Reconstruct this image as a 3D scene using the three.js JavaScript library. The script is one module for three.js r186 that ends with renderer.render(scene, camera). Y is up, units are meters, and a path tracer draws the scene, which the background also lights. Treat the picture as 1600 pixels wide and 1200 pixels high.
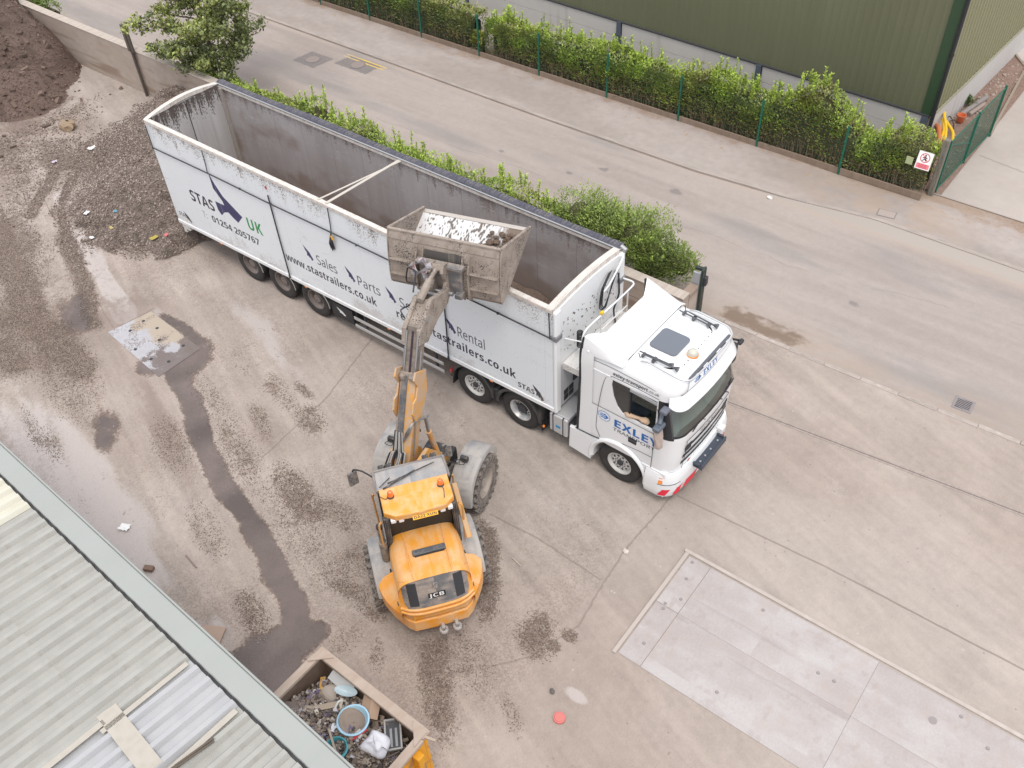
import * as THREE from 'three';
import { mergeGeometries, mergeVertices, toCreasedNormals } from 'three/addons/utils/BufferGeometryUtils.js';
import { RoundedBoxGeometry } from 'three/addons/geometries/RoundedBoxGeometry.js';
import { MarchingCubes } from 'three/addons/objects/MarchingCubes.js';

// ---------- camera, sky, sun, exposure ----------
const scene = new THREE.Scene();
const camera = new THREE.PerspectiveCamera(45.15, 4 / 3, 0.5, 1500);
camera.rotation.order = 'YXZ';
camera.position.set(8.369, 15.913, 11.141);
camera.rotation.set(-0.78242, 0.70666, -0.05701);
const renderer = new THREE.WebGLRenderer({ antialias: true });
renderer.toneMapping = THREE.LinearToneMapping;
renderer.toneMappingExposure = 1.62;
renderer.shadowMap.enabled = true;
const SUN = new THREE.Vector3(0.35, 1, 0.28).normalize();
const sun = new THREE.DirectionalLight(0xfff4e6, 0.9);
sun.position.copy(SUN).multiplyScalar(60); sun.castShadow = true;
sun.shadow.radius = 32; sun.shadow.mapSize.set(2048, 2048);
Object.assign(sun.shadow.camera, { left: -40, right: 40, top: 40, bottom: -40, near: 1, far: 140 });
scene.add(sun); scene.add(sun.target);

// ---------- noise and small helpers ----------
function rng(seed) { let s = seed | 0; return () => { s = (s + 0x6d2b79f5) | 0; let t = Math.imul(s ^ (s >>> 15), 1 | s); t = (t + Math.imul(t ^ (t >>> 7), 61 | t)) ^ t; return ((t ^ (t >>> 14)) >>> 0) / 4294967296; }; }
const NT = new Float32Array(65536); { const r = rng(77); for (let i = 0; i < 65536; i++) NT[i] = r(); }
function vn(x, y) {
  const ix = Math.floor(x), iy = Math.floor(y), fx = x - ix, fy = y - iy, u = fx * fx * (3 - 2 * fx), v = fy * fy * (3 - 2 * fy);
  const a = (ix & 255) + ((iy & 255) << 8), b = ((ix + 1) & 255) + ((iy & 255) << 8), c = (ix & 255) + (((iy + 1) & 255) << 8), d = ((ix + 1) & 255) + (((iy + 1) & 255) << 8);
  return (NT[a] * (1 - u) + NT[b] * u) * (1 - v) + (NT[c] * (1 - u) + NT[d] * u) * v;
}
function fbm(x, y, o = 4) { let s = 0, a = 0.5, n = 0; for (let i = 0; i < o; i++) { s += a * vn(x, y); n += a; a *= 0.5; x = x * 2.03 + 17.3; y = y * 2.03 + 5.1; } return s / n; }
const hash = (i, j) => NT[((i * 7919 + j * 104729) >>> 0) & 65535];
const clamp = (x, a = 0, b = 1) => Math.min(b, Math.max(a, x));
const sstep = (a, b, x) => { const t = clamp((x - a) / (b - a)); return t * t * (3 - 2 * t); };
const lerp = (a, b, t) => a + (b - a) * t;
const mix3 = (a, b, t) => [lerp(a[0], b[0], t), lerp(a[1], b[1], t), lerp(a[2], b[2], t)];
const toS = (c) => { c = clamp(c); return 255 * (c <= 0.0031308 ? c * 12.92 : 1.055 * Math.pow(c, 1 / 2.4) - 0.055); };
const S2L = new Float32Array(256).map((_, i) => { const c = i / 255; return c <= 0.04045 ? c / 12.92 : Math.pow((c + 0.055) / 1.055, 2.4); });
const LUT = new Uint8Array(4097).map((_, i) => toS(i / 4096));
const enc = (c) => LUT[Math.round(clamp(c) * 4096)];
// colour texture from fn(u, v, px, py) -> linear rgb ; v = 0 is the first row (bottom)
function tex(w, h, fn, repeat = false) {
  const d = new Uint8Array(w * h * 4);
  for (let j = 0; j < h; j++) for (let i = 0; i < w; i++) { const c = fn((i + 0.5) / w, (j + 0.5) / h, i, j), k = (j * w + i) * 4; d[k] = enc(c[0]); d[k + 1] = enc(c[1]); d[k + 2] = enc(c[2]); d[k + 3] = 255; }
  const t = new THREE.DataTexture(d, w, h); t.colorSpace = THREE.SRGBColorSpace; return fin(t, repeat);
}
function gtex(w, h, fn, repeat = false) {   // grey data (bump / roughness)
  const d = new Uint8Array(w * h * 4);
  for (let j = 0; j < h; j++) for (let i = 0; i < w; i++) { const c = clamp(fn((i + 0.5) / w, (j + 0.5) / h, i, j)) * 255, k = (j * w + i) * 4; d[k] = d[k + 1] = d[k + 2] = c; d[k + 3] = 255; }
  return fin(new THREE.DataTexture(d, w, h), repeat);
}
function fin(t, repeat) { t.magFilter = THREE.LinearFilter; t.minFilter = THREE.LinearMipmapLinearFilter; t.generateMipmaps = true; if (repeat) t.wrapS = t.wrapT = THREE.RepeatWrapping; t.needsUpdate = true; return t; }
function canvas(w, h, draw) { const c = document.createElement('canvas'); c.width = w; c.height = h; const g = c.getContext('2d'); draw(g, w, h); return { c, g, data: g.getImageData(0, 0, w, h).data, w, h }; }
const std = (o) => new THREE.MeshStandardMaterial({ roughness: 0.7, ...o });
const phys = (o) => new THREE.MeshPhysicalMaterial({ roughness: 0.4, ...o });
const rgb = (r, g, b) => new THREE.Color().setRGB(r, g, b);

// naming
const used = {};
function num(n) { if (!(n in used)) { used[n] = 0; return n; } used[n]++; return n + '_' + String(used[n]).padStart(3, '0'); }
function tag(o, label, category, group) { o.userData.label = label; if (category) o.userData.category = category; if (group) o.userData.group = group; return o; }
function thing(name, label, category, pos = [0, 0, 0], turn = 0, group) {
  const g = new THREE.Group(); g.name = num(name); g.position.set(...pos); g.rotation.y = turn; scene.add(g); return tag(g, label, category, group);
}
const flat = (gs) => { gs = [].concat(gs).filter(Boolean).map((g) => { g = g.index ? g.toNonIndexed() : g; for (const k of Object.keys(g.attributes)) if (!['position', 'normal', 'uv', 'color'].includes(k)) g.deleteAttribute(k); return g; }); const col = gs.every((g) => g.attributes.color), uv = gs.every((g) => g.attributes.uv); for (const g of gs) { if (!col) g.deleteAttribute('color'); if (!uv) g.deleteAttribute('uv'); } return gs.length > 1 ? mergeGeometries(gs) : gs[0]; };
function part(name, geos, material, parent = scene, label) {
  const m = new THREE.Mesh(flat(geos), material); m.name = parent === scene ? num(name) : name; m.castShadow = m.receiveShadow = true; parent.add(m);
  if (label) m.userData.label = label; return m;
}
function solo(name, geos, material, label, category, group) { return tag(part(name, geos, material, scene), label, category, group); }
function struct(name, geos, material) { const m = part(name, geos, material, scene); m.userData.kind = 'structure'; return m; }
// geometry helpers (all return geometry placed in its parent's frame)
const V = (x, y, z) => new THREE.Vector3(x, y, z);
function rbox(w, h, d, r, x = 0, y = 0, z = 0, rot) { const g = r > 0 ? new RoundedBoxGeometry(w, h, d, 2, Math.min(r, w / 2.01, h / 2.01, d / 2.01)) : new THREE.BoxGeometry(w, h, d); if (rot) g.applyMatrix4(new THREE.Matrix4().makeRotationFromEuler(new THREE.Euler(...rot))); g.translate(x, y, z); return g; }
function span(x0, x1, y0, y1, z0, z1, r = 0) { return rbox(x1 - x0, y1 - y0, z1 - z0, r, (x0 + x1) / 2, (y0 + y1) / 2, (z0 + z1) / 2); }
function cyl(r0, r1, h, n = 20, x = 0, y = 0, z = 0, axis = 'y') { const g = new THREE.CylinderGeometry(r1, r0, h, n); if (axis === 'x') g.rotateZ(-Math.PI / 2); if (axis === 'z') g.rotateX(Math.PI / 2); g.translate(x, y, z); return g; }
function rod(a, b, r, n = 8, r2 = r) { a = V(...a); b = V(...b); const d = b.clone().sub(a), g = new THREE.CylinderGeometry(r2, r, d.length(), n); g.applyQuaternion(new THREE.Quaternion().setFromUnitVectors(V(0, 1, 0), d.normalize())); g.translate((a.x + b.x) / 2, (a.y + b.y) / 2, (a.z + b.z) / 2); return g; }
function bar(a, b, w, h, up = [0, 1, 0], r = 0) { a = V(...a); b = V(...b); const d = b.clone().sub(a), L = d.length(); d.normalize(); const z = d.clone().cross(V(...up)).normalize(), y = z.clone().cross(d); const g = rbox(L, h, w, r); g.applyMatrix4(new THREE.Matrix4().makeBasis(d, y, z)); g.translate((a.x + b.x) / 2, (a.y + b.y) / 2, (a.z + b.z) / 2); return g; }
function tube(pts, r, n = 6, seg = 0, closed = false) { return new THREE.TubeGeometry(new THREE.CatmullRomCurve3(pts.map((p) => V(...p)), closed, 'catmullrom', 0.3), seg || pts.length * 6, r, n, closed); }
function poly(pts, depth, bevel = 0, holes = []) { const s = new THREE.Shape(pts.map((p) => new THREE.Vector2(...p))); for (const h of holes) s.holes.push(new THREE.Path(h.map((p) => new THREE.Vector2(...p)))); return new THREE.ExtrudeGeometry(s, { depth, bevelEnabled: bevel > 0, bevelSize: bevel, bevelThickness: bevel, bevelSegments: 2, bevelOffset: -bevel, curveSegments: 8 }); }
function lathe(pts, n = 32, axis = 'z') { const g = new THREE.LatheGeometry(pts.map((p) => new THREE.Vector2(...p)), n); if (axis === 'z') g.rotateX(Math.PI / 2); return g; }
function move(g, x, y, z, ry = 0) { if (ry) g.rotateY(ry); g.translate(x, y, z); return g; }
// grid surface from fn(u, v) -> [x, y, z], uv = u, v
function surf(nu, nv, fn) {
  const pos = [], uv = [], idx = [];
  for (let j = 0; j <= nv; j++) for (let i = 0; i <= nu; i++) { pos.push(...fn(i / nu, j / nv)); uv.push(i / nu, j / nv); }
  for (let j = 0; j < nv; j++) for (let i = 0; i < nu; i++) { const a = j * (nu + 1) + i, b = a + 1, c = a + nu + 1, d = c + 1; idx.push(a, b, d, a, d, c); }
  const g = new THREE.BufferGeometry(); g.setAttribute('position', new THREE.Float32BufferAttribute(pos, 3)); g.setAttribute('uv', new THREE.Float32BufferAttribute(uv, 2)); g.setIndex(idx); g.computeVertexNormals(); return g;
}
// box-projected uv in metres (divided by scale)
function boxUV(g, s = 1) { g = g.index ? g.toNonIndexed() : g; const p = g.attributes.position, n = g.attributes.normal, uv = new Float32Array(p.count * 2); for (let i = 0; i < p.count; i++) { const ax = Math.abs(n.getX(i)), ay = Math.abs(n.getY(i)), az = Math.abs(n.getZ(i)); const x = p.getX(i), y = p.getY(i), z = p.getZ(i); let a, b; if (ay >= ax && ay >= az) { a = x; b = z; } else if (ax > az) { a = z; b = y; } else { a = x; b = y; } uv[2 * i] = a / s; uv[2 * i + 1] = b / s; } g.setAttribute('uv', new THREE.BufferAttribute(uv, 2)); return g; }

// sky: an even bright overcast, a little brighter towards the hidden sun
{
  const W = 256, H = 128, d = new Float32Array(W * H * 4);
  for (let j = 0; j < H; j++) for (let i = 0; i < W; i++) {
    const el = ((j + 0.5) / H - 0.5) * Math.PI, az = ((i + 0.5) / W - 0.5) * 2 * Math.PI, k = (j * W + i) * 4;
    const dir = [Math.cos(el) * Math.cos(az), Math.sin(el), Math.cos(el) * Math.sin(az)], cs = Math.max(0, dir[0] * SUN.x + dir[1] * SUN.y + dir[2] * SUN.z);
    let L = 0.62 + 0.36 * Math.max(0, Math.sin(el)) + 0.25 * Math.pow(cs, 6);
    L *= 0.93 + 0.14 * fbm(3 + dir[0] * 2.5 + 20, 3 + dir[2] * 2.5 + 20, 4);
    if (el < 0) L = 0.3;
    d[k] = L * 0.965; d[k + 1] = L * 0.99; d[k + 2] = L * 1.05; d[k + 3] = 1;
  }
  const t = new THREE.DataTexture(d, W, H, THREE.RGBAFormat, THREE.FloatType); t.mapping = THREE.EquirectangularReflectionMapping; t.magFilter = THREE.LinearFilter; t.needsUpdate = true;
  scene.background = t; scene.environment = t;
}
// ---------- ground: yard, road, pavement ----------
const YX0 = -34, YX1 = 13, YZ0 = -6.15, YZ1 = 13;
const MW = 1410, MH = 576, mpx = MW / (YX1 - YX0);       // 3.3 cm per mask pixel
const mask = canvas(MW, MH, (g) => {
  g.fillStyle = '#000'; g.fillRect(0, 0, MW, MH); g.globalCompositeOperation = 'lighter';
  const X = (x) => (x - YX0) * mpx, Z = (z) => (z - YZ0) * mpx;
  const blob = (ch, x, z, rx, rz, rot = 0, a = 1) => { g.save(); g.translate(X(x), Z(z)); g.rotate(rot); g.scale(rx * mpx, rz * mpx); const q = g.createRadialGradient(0, 0, 0, 0, 0, 1); const col = (k) => ch === 'r' ? `rgba(255,0,0,${k})` : ch === 'g' ? `rgba(0,255,0,${k})` : `rgba(0,0,255,${k})`; q.addColorStop(0, col(a)); q.addColorStop(0.55, col(a * 0.75)); q.addColorStop(1, col(0)); g.fillStyle = q; g.fillRect(-1, -1, 2, 2); g.restore(); };
  const path = (ch, pts, w, a = 0.9) => { for (let i = 0; i + 1 < pts.length; i++) { const [x0, z0] = pts[i], [x1, z1] = pts[i + 1], L = Math.hypot(x1 - x0, z1 - z0), n = Math.ceil(L / (w * 0.45)); for (let k = 0; k < n; k++) { const t = k / n; blob(ch, lerp(x0, x1, t), lerp(z0, z1, t), w * (0.8 + 0.4 * hash(i * 31 + k, 3)), w * (0.8 + 0.4 * hash(i * 31 + k, 9)), 0, a * 0.6); } } };
  // wet run from the cover plates to the pool by the skip
  path('r', [[-9.5, 3.5], [-8.9, 3.75], [-7.9, 4.1], [-6.7, 4.75], [-5.2, 5.3], [-4.3, 5.5], [-3.2, 5.85], [-2.5, 6.15], [-1.7, 6.4], [-1.2, 6.8]], 0.33, 0.85);
  for (const [x, z, r] of [[-1.1, 7.0, 0.6], [-1.3, 7.5, 0.7], [-1, 8.1, 0.8], [-0.6, 7.6, 0.5], [-0.9, 6.6, 0.35], [-1.6, 8.2, 0.6], [-0.5, 8.6, 0.7]]) blob('r', x, z, r, r, 0, 1);
  for (const [x, z, a, b] of [[-9.5, 2.9, 0.9, 0.7], [-9.3, 3.3, 0.7, 0.5], [-10.6, 2.45, 1.0, 0.22], [-9.9, 3.9, 0.5, 0.4]]) blob('r', x, z, a, b, 0, 1);
  path('g', [[-17, 1.9], [-15.4, 2.5], [-14, 3.05], [-13, 3.6], [-12.3, 3.9]], 0.34, 0.8); path('r', [[-13.9, 3.35], [-13, 3.8], [-12.5, 4.0]], 0.26, 0.6); path('b', [[-19.2, 0.6], [-17.4, 1.35], [-15.6, 2.0], [-14, 2.5], [-12.2, 2.9]], 0.3, 0.9);
  blob('r', -13.4, 3.9, 1.2, 0.5, 0.4, 0.75); blob('r', -9.0, 5.8, 0.8, 0.38, 0.45, 0.8); blob('r', -8.6, 6.15, 0.5, 0.25, 0.4, 0.6);
  path('g', [[-21.5, -0.8], [-20.2, 0.2], [-19.4, 1.2], [-18.6, 2.0]], 0.24, 0.9); path('g', [[-20.3, -0.9], [-19.2, 0.3], [-18.2, 1.2], [-17, 1.8], [-15.5, 2.25]], 0.18, 0.9); path('g', [[-20, 2.6], [-17, 3.6], [-14, 4.6], [-11, 5.0]], 0.5, 0.6); path('g', [[-19, 4.2], [-16, 5.2], [-12.5, 6.1]], 0.45, 0.6);
  // brown crumbs and soil
  for (const [x, z, a, b, r, k] of [[-6.05, 2.15, 0.55, 0.16, 0.15, 0.9], [-5.2, 2.7, 0.7, 0.42, 0.3, 0.8], [-6.15, 3.45, 0.9, 0.25, 0.45, 0.6], [-3.85, 4.4, 1.2, 0.45, 0.25, 0.9], [-2.6, 4.3, 0.8, 0.4, 0, 0.55], [-6.4, 2.55, 1.0, 0.3, 0.35, 0.45],
    [0.75, 3.3, 0.35, 0.9, -0.6, 0.95], [1.35, 4.0, 0.3, 0.7, -0.5, 0.8], [0.1, 2.75, 0.5, 0.3, 0, 0.6], [1.25, 5.55, 0.45, 0.4, 0.7, 0.95], [1.6, 5.9, 0.5, 0.42, 0.7, 1], [2.0, 6.25, 0.55, 0.4, 0.7, 0.85], [2.4, 6.5, 0.45, 0.3, 0.7, 0.5],
    [2.62, 4.15, 0.55, 0.42, 0.3, 1], [2.5, 3.8, 0.4, 0.3, 0, 0.7], [3.08, 3.68, 0.24, 0.17, 0, 1], [2.98, 4.05, 0.2, 0.15, 0, 0.9], [3.2, 5.6, 0.5, 0.2, 0.6, 0.5], [-2.2, 7.05, 0.8, 0.35, 0.3, 0.8], [-1.0, 5.5, 0.6, 0.25, -0.2, 0.8], [-0.4, 5.6, 0.5, 0.2, 0, 0.6], [-1.5, 5.1, 0.5, 0.9, 0.3, 0.5],
    [-3.2, 5.0, 1.6, 0.6, 0.3, 0.4], [-5.5, 4.6, 1.5, 0.4, 0.3, 0.45], [-7.3, 5.2, 1.2, 0.5, 0.4, 0.5], [-4.6, 6.3, 1.1, 0.4, 0.3, 0.42], [-11.5, 5.2, 2.5, 0.8, 0.4, 0.55], [-13.5, 5.2, 2.2, 0.9, 0.3, 0.6], [-15.5, 4.4, 2.5, 1.0, 0.3, 0.6], [-16.4, 3.2, 1.6, 0.7, 0.5, 0.6], [-17.8, 3.0, 2.2, 0.8, 0.5, 0.65], [-11.9, 4.9, 1.4, 0.35, 0.2, 0.5],
    [-20, 1.4, 1.5, 1.0, 0.5, 0.5], [-22.5, 0.4, 2.2, 0.8, 0.2, 0.8], [-21.3, -0.8, 1.6, 1.0, 0, 0.85], [-19.2, -1.6, 3.2, 2.6, 0, 0.9], [-16, -0.2, 2.6, 1.8, 0.3, 0.95], [-15.2, 0.7, 1.6, 0.9, 0.2, 0.9], [-14.3, 0.0, 1.4, 0.9, 0, 0.8], [-25, -1.6, 3.5, 2.8, 0, 0.8], [-24.5, 0.8, 2.5, 0.6, 0.2, 0.55], [-21.5, 2.0, 2.4, 0.4, 0.3, 0.4], [-10.5, 6.9, 1.2, 0.2, 0.3, 0.55], [-9.6, 6.9, 0.9, 0.25, 0.3, 0.5], [-7, 3.9, 2.5, 0.4, 0.25, 0.3], [1.8, 5.2, 1.1, 0.5, 0.4, 0.4], [2.4, 7.2, 0.4, 0.2, 0, 0.4], [0.4, 6.2, 0.5, 0.2, 0.7, 0.5], [-0.3, 6.4, 0.3, 0.5, 0, 0.4]]) blob('g', x, z, a, b, r, k);
  // pale dust
  for (const [x, z, a, b, r, k] of [[-8, 7.2, 3.2, 1.2, 0.3, 0.9], [-6.2, 7.4, 1.8, 0.8, 0.2, 0.9], [-10.5, 7.2, 2.5, 1.4, 0.3, 0.7], [-4.6, 7.8, 1.2, 0.5, 0.2, 0.85], [-13.3, 2.7, 1.6, 0.35, 0.45, 1], [-12.2, 3.0, 0.7, 0.4, 0.3, 0.9], [-15, 1.9, 1.5, 0.25, 0.5, 0.6], [-11.2, 2.5, 1, 0.25, 0.3, 0.7], [-17, 6.2, 3.5, 1.2, 0.3, 0.5], [-7.4, 1.6, 2.5, 0.5, 0.3, 0.4], [-9, 1.2, 2, 0.5, 0.25, 0.4], [-22, 2.6, 3, 1, 0.2, 0.5], [3.9, 4.6, 0.3, 0.15, 0, 0.8], [1.5, 1.9, 2, 0.8, 0.2, 0.3], [6, -2, 4, 1.2, 0, 0.25], [-2.4, 7.8, 0.8, 0.4, 0, 0.5]]) blob('b', x, z, a, b, r, k);
});
function mk(ch, x, z) { const u = clamp((x - YX0) * mpx - 0.5, 0, MW - 1.01), v = clamp((z - YZ0) * mpx - 0.5, 0, MH - 1.01), i = Math.floor(u), j = Math.floor(v), fx = u - i, fy = v - j, d = mask.data, k = (j * MW + i) * 4 + ch; return ((d[k] * (1 - fx) + d[k + 4] * fx) * (1 - fy) + (d[k + MW * 4] * (1 - fx) + d[k + MW * 4 + 4] * fx) * fy) / 255; }
function segd(x, z, pts) { let m = 9; for (let i = 0; i + 1 < pts.length; i++) { const [a, b] = pts[i], [c, d] = pts[i + 1], ex = c - a, ez = d - b, t = clamp(((x - a) * ex + (z - b) * ez) / (ex * ex + ez * ez)); m = Math.min(m, Math.hypot(x - a - ex * t, z - b - ez * t)); } return m; }
const JOINTS = [[[2.9, -0.4], [2.86, 1.4], [2.95, 2.4], [3.1, 3.4], [2.75, 4.5], [2.2, 5.2], [1.4, 6.0]], [[3.0, -0.45], [6.7, -0.66], [13, -0.72]], [[0.05, 2.35], [1.2, 2.25], [2.85, 2.3]], [[-19.4, 1.1], [-16.6, 2.0], [-14.6, 2.75], [-12, 3.55]], [[-11.95, 3.75], [-11.75, 2.4]], [[-20.8, -1.5], [-19.4, 1.1], [-19, 2.4]], [[-6, -0.2], [-5.4, 2], [-5.2, 4.2]]];
const concrete = (x, z) => {
  const big = fbm(x * 0.22 + 40, z * 0.22 + 40, 4), mid = fbm(x * 1.3 + 9, z * 1.3 + 3, 4), fine = fbm(x * 9 + 1, z * 9 + 5, 3), gr = vn(x * 46, z * 46), gr2 = vn(x * 23 + 7, z * 23 + 3);
  const ang = 0.32, cx = x * Math.cos(ang) + z * Math.sin(ang), cz = -x * Math.sin(ang) + z * Math.cos(ang);
  const streak = fbm(cx * 0.45 + 20, cz * 4.5 + 20, 4), str2 = fbm(cx * 1.2 + 60, cz * 11 + 60, 3);
  let c = mix3([0.328, 0.27, 0.234], [0.388, 0.331, 0.294], sstep(0.3, 0.7, big));
  c = mix3(c, [0.345, 0.305, 0.27], sstep(0.5, 0.75, vn(x * 0.13 + 3, z * 0.2 + 8)) * 0.4);
  let k = 1 + (mid - 0.5) * 0.22 + (fine - 0.5) * 0.22 + (gr - 0.5) * 0.12 + (streak - 0.5) * 0.3 + (str2 - 0.5) * 0.16;
  // east of the joint the slab is cleaner
  const west = sstep(3.6, 2.6, x + 0.25 * vn(z * 2, 3));
  k = lerp(1 + (mid - 0.5) * 0.16 + (fine - 0.5) * 0.1 + (streak - 0.5) * 0.16 + (gr - 0.5) * 0.05 + (str2 - 0.5) * 0.06, k, 0.35 + 0.65 * west);
  c = [c[0] * k, c[1] * k, c[2] * k];
  const sp = hash(Math.floor(x * 42), Math.floor(z * 42)) * 0.6 + gr * 0.4, nb = (fbm(x * 3.1 + 5, z * 3.1 + 2, 4) - 0.5) * 1.3 + (gr2 - 0.5) * 0.7 + (sp - 0.5) * 0.8;
  const speck = sstep(0.6, 0.8, sp + (fbm(x * 0.8 + 11, z * 0.8 + 40, 4) - 0.5) * 0.9 + (mk(1, x, z) - 0.15) * 0.25) * west * sstep(-0.5, 1.5, z - 0.12 * (x + 4)); c = mix3(c, [0.17, 0.125, 0.1], speck * 0.4); c = mix3(c, [0.46, 0.4, 0.36], sstep(0.72, 0.85, hash(Math.floor(x * 38 + 7), Math.floor(z * 38)) + (mid - 0.5) * 0.4) * west * 0.22);
  const B = sstep(0.3, 0.75, mk(2, x, z) + (fbm(cx * 0.9 + 4, cz * 3 + 4, 4) - 0.5) * 0.9 + (gr - 0.5) * 0.15); c = mix3(c, [0.46, 0.41, 0.39], B * 0.8);
  const crumbs = (fbm(x * 0.7 + 80, z * 0.7 + 33, 3) - 0.52) * 1.1 * west * sstep(5.5, 2, z) ;
  const trk = sstep(0.5, 0.74, fbm(cx * 0.16 + 3, cz * 1.25 + 9, 5) + (fine - 0.5) * 0.2 + (sp - 0.5) * 0.16) * west * sstep(0.6, 2.2, z - 0.1 * (x + 6)) * sstep(9.5, 6.5, z + 0.15 * (x + 8)) * sstep(1.5, -3, x); c = mix3(c, mix3([0.17, 0.12, 0.095], [0.24, 0.185, 0.155], sp), trk * 0.6);
  const far = sstep(-9, -15, x) * sstep(0.42, 0.66, fbm(x * 0.5 + 2, z * 0.9 + 77, 4) + (fine - 0.5) * 0.35 + (sp - 0.5) * 0.3) * sstep(-3.5, -1, z + 0.12 * (x + 18) * 0); c = mix3(c, mix3([0.13, 0.09, 0.07], [0.22, 0.165, 0.135], sp), far * 0.78);
  const G = sstep(0.36, 0.7, mk(1, x, z) * 0.85 + nb * (0.1 + 0.56 * Math.max(west * sstep(-2.5, 1.2, z - 0.08 * x), sstep(0.1, 0.4, mk(1, x, z)))) + crumbs * 0.6); const soil = mix3([0.115, 0.082, 0.066], [0.24, 0.185, 0.15], sstep(0.25, 0.8, gr * 0.6 + fine * 0.5)); c = mix3(c, soil, G * 0.82);
  const n0 = sstep(0.03, 0.22, mk(0, x, z)), R = n0 * sstep(0.32, 0.66, mk(0, x, z) * 0.95 + nb * 0.42 + (fbm(x * 6.5 + 3, z * 6.5, 3) - 0.5) * 0.5); const wet = mix3([0.08, 0.06, 0.053], [0.165, 0.128, 0.118], clamp((mid - 0.5) * 1.6 + 0.3 + sp * 0.4)); c = mix3(c, [0.13, 0.09, 0.07], n0 * sstep(0.1, 0.42, mk(0, x, z) + nb * 0.5) * 0.7); c = mix3(c, wet, R * 0.9);
  let jd = 9; for (const J of JOINTS) jd = Math.min(jd, segd(x + (fine - 0.5) * 0.05, z + (mid - 0.5) * 0.05, J));
  c = mix3(c, [0.16, 0.13, 0.11], (1 - sstep(0.008, 0.03, jd)) * 0.65 * (0.4 + 0.6 * big * 1.4));
  if (hash(Math.floor(x * 30), Math.floor(z * 30)) > 0.9988) { const d = hash(Math.floor(x * 30), Math.floor(z * 30) + 9) > 0.25 ? [0.2, 0.16, 0.13] : [0.5, 0.46, 0.42]; c = mix3(c, d, 0.55); }
  return c;
};
const bumpNoise = gtex(512, 512, (u, v) => 0.5 * hash(Math.floor(u * 512), Math.floor(v * 512)) + 0.5 * hash(Math.floor(u * 256), Math.floor(v * 256) + 99), true);
function bumpRep(mx, mz) { const t = bumpNoise.clone(); t.repeat.set(mx, mz); t.needsUpdate = true; return t; }
function sheet(name, x0, x1, z0, z1, y, W, H, colour, o = {}) {
  const g = new THREE.PlaneGeometry(x1 - x0, z1 - z0); g.rotateX(-Math.PI / 2); g.translate((x0 + x1) / 2, y, (z0 + z1) / 2);
  const map = tex(W, H, (u, v) => colour(lerp(x0, x1, u), lerp(z1, z0, v)));
  const rm = o.rough ? gtex(W >> 2, H >> 2, (u, v) => o.rough(lerp(x0, x1, u), lerp(z1, z0, v))) : null;
  return struct(name, g, std({ map, roughness: rm ? 1 : 0.93, roughnessMap: rm, bumpMap: bumpRep((x1 - x0) / 6, (z1 - z0) / 6), bumpScale: o.bump ?? 0.006 }));
}
{
  const g = new THREE.PlaneGeometry(900, 900); g.rotateX(-Math.PI / 2); g.translate(0, -0.06, 0);
  struct('ground', g, std({ color: rgb(0.3, 0.26, 0.23), roughness: 1 }));
}
const yardRough = (x, z) => 0.95 - 0.42 * sstep(0.45, 0.7, mk(0, x, z) + (fbm(x * 3.1 + 5, z * 3.1 + 2, 4) - 0.5) * 0.4);
sheet('yard', -10, 13, YZ0, 13, 0, 2048, 1696, concrete, { rough: yardRough, bump: 0.008 });
sheet('yard', -34, -10, YZ0, 13, 0, 1280, 1024, concrete, { rough: yardRough, bump: 0.008 });
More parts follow.
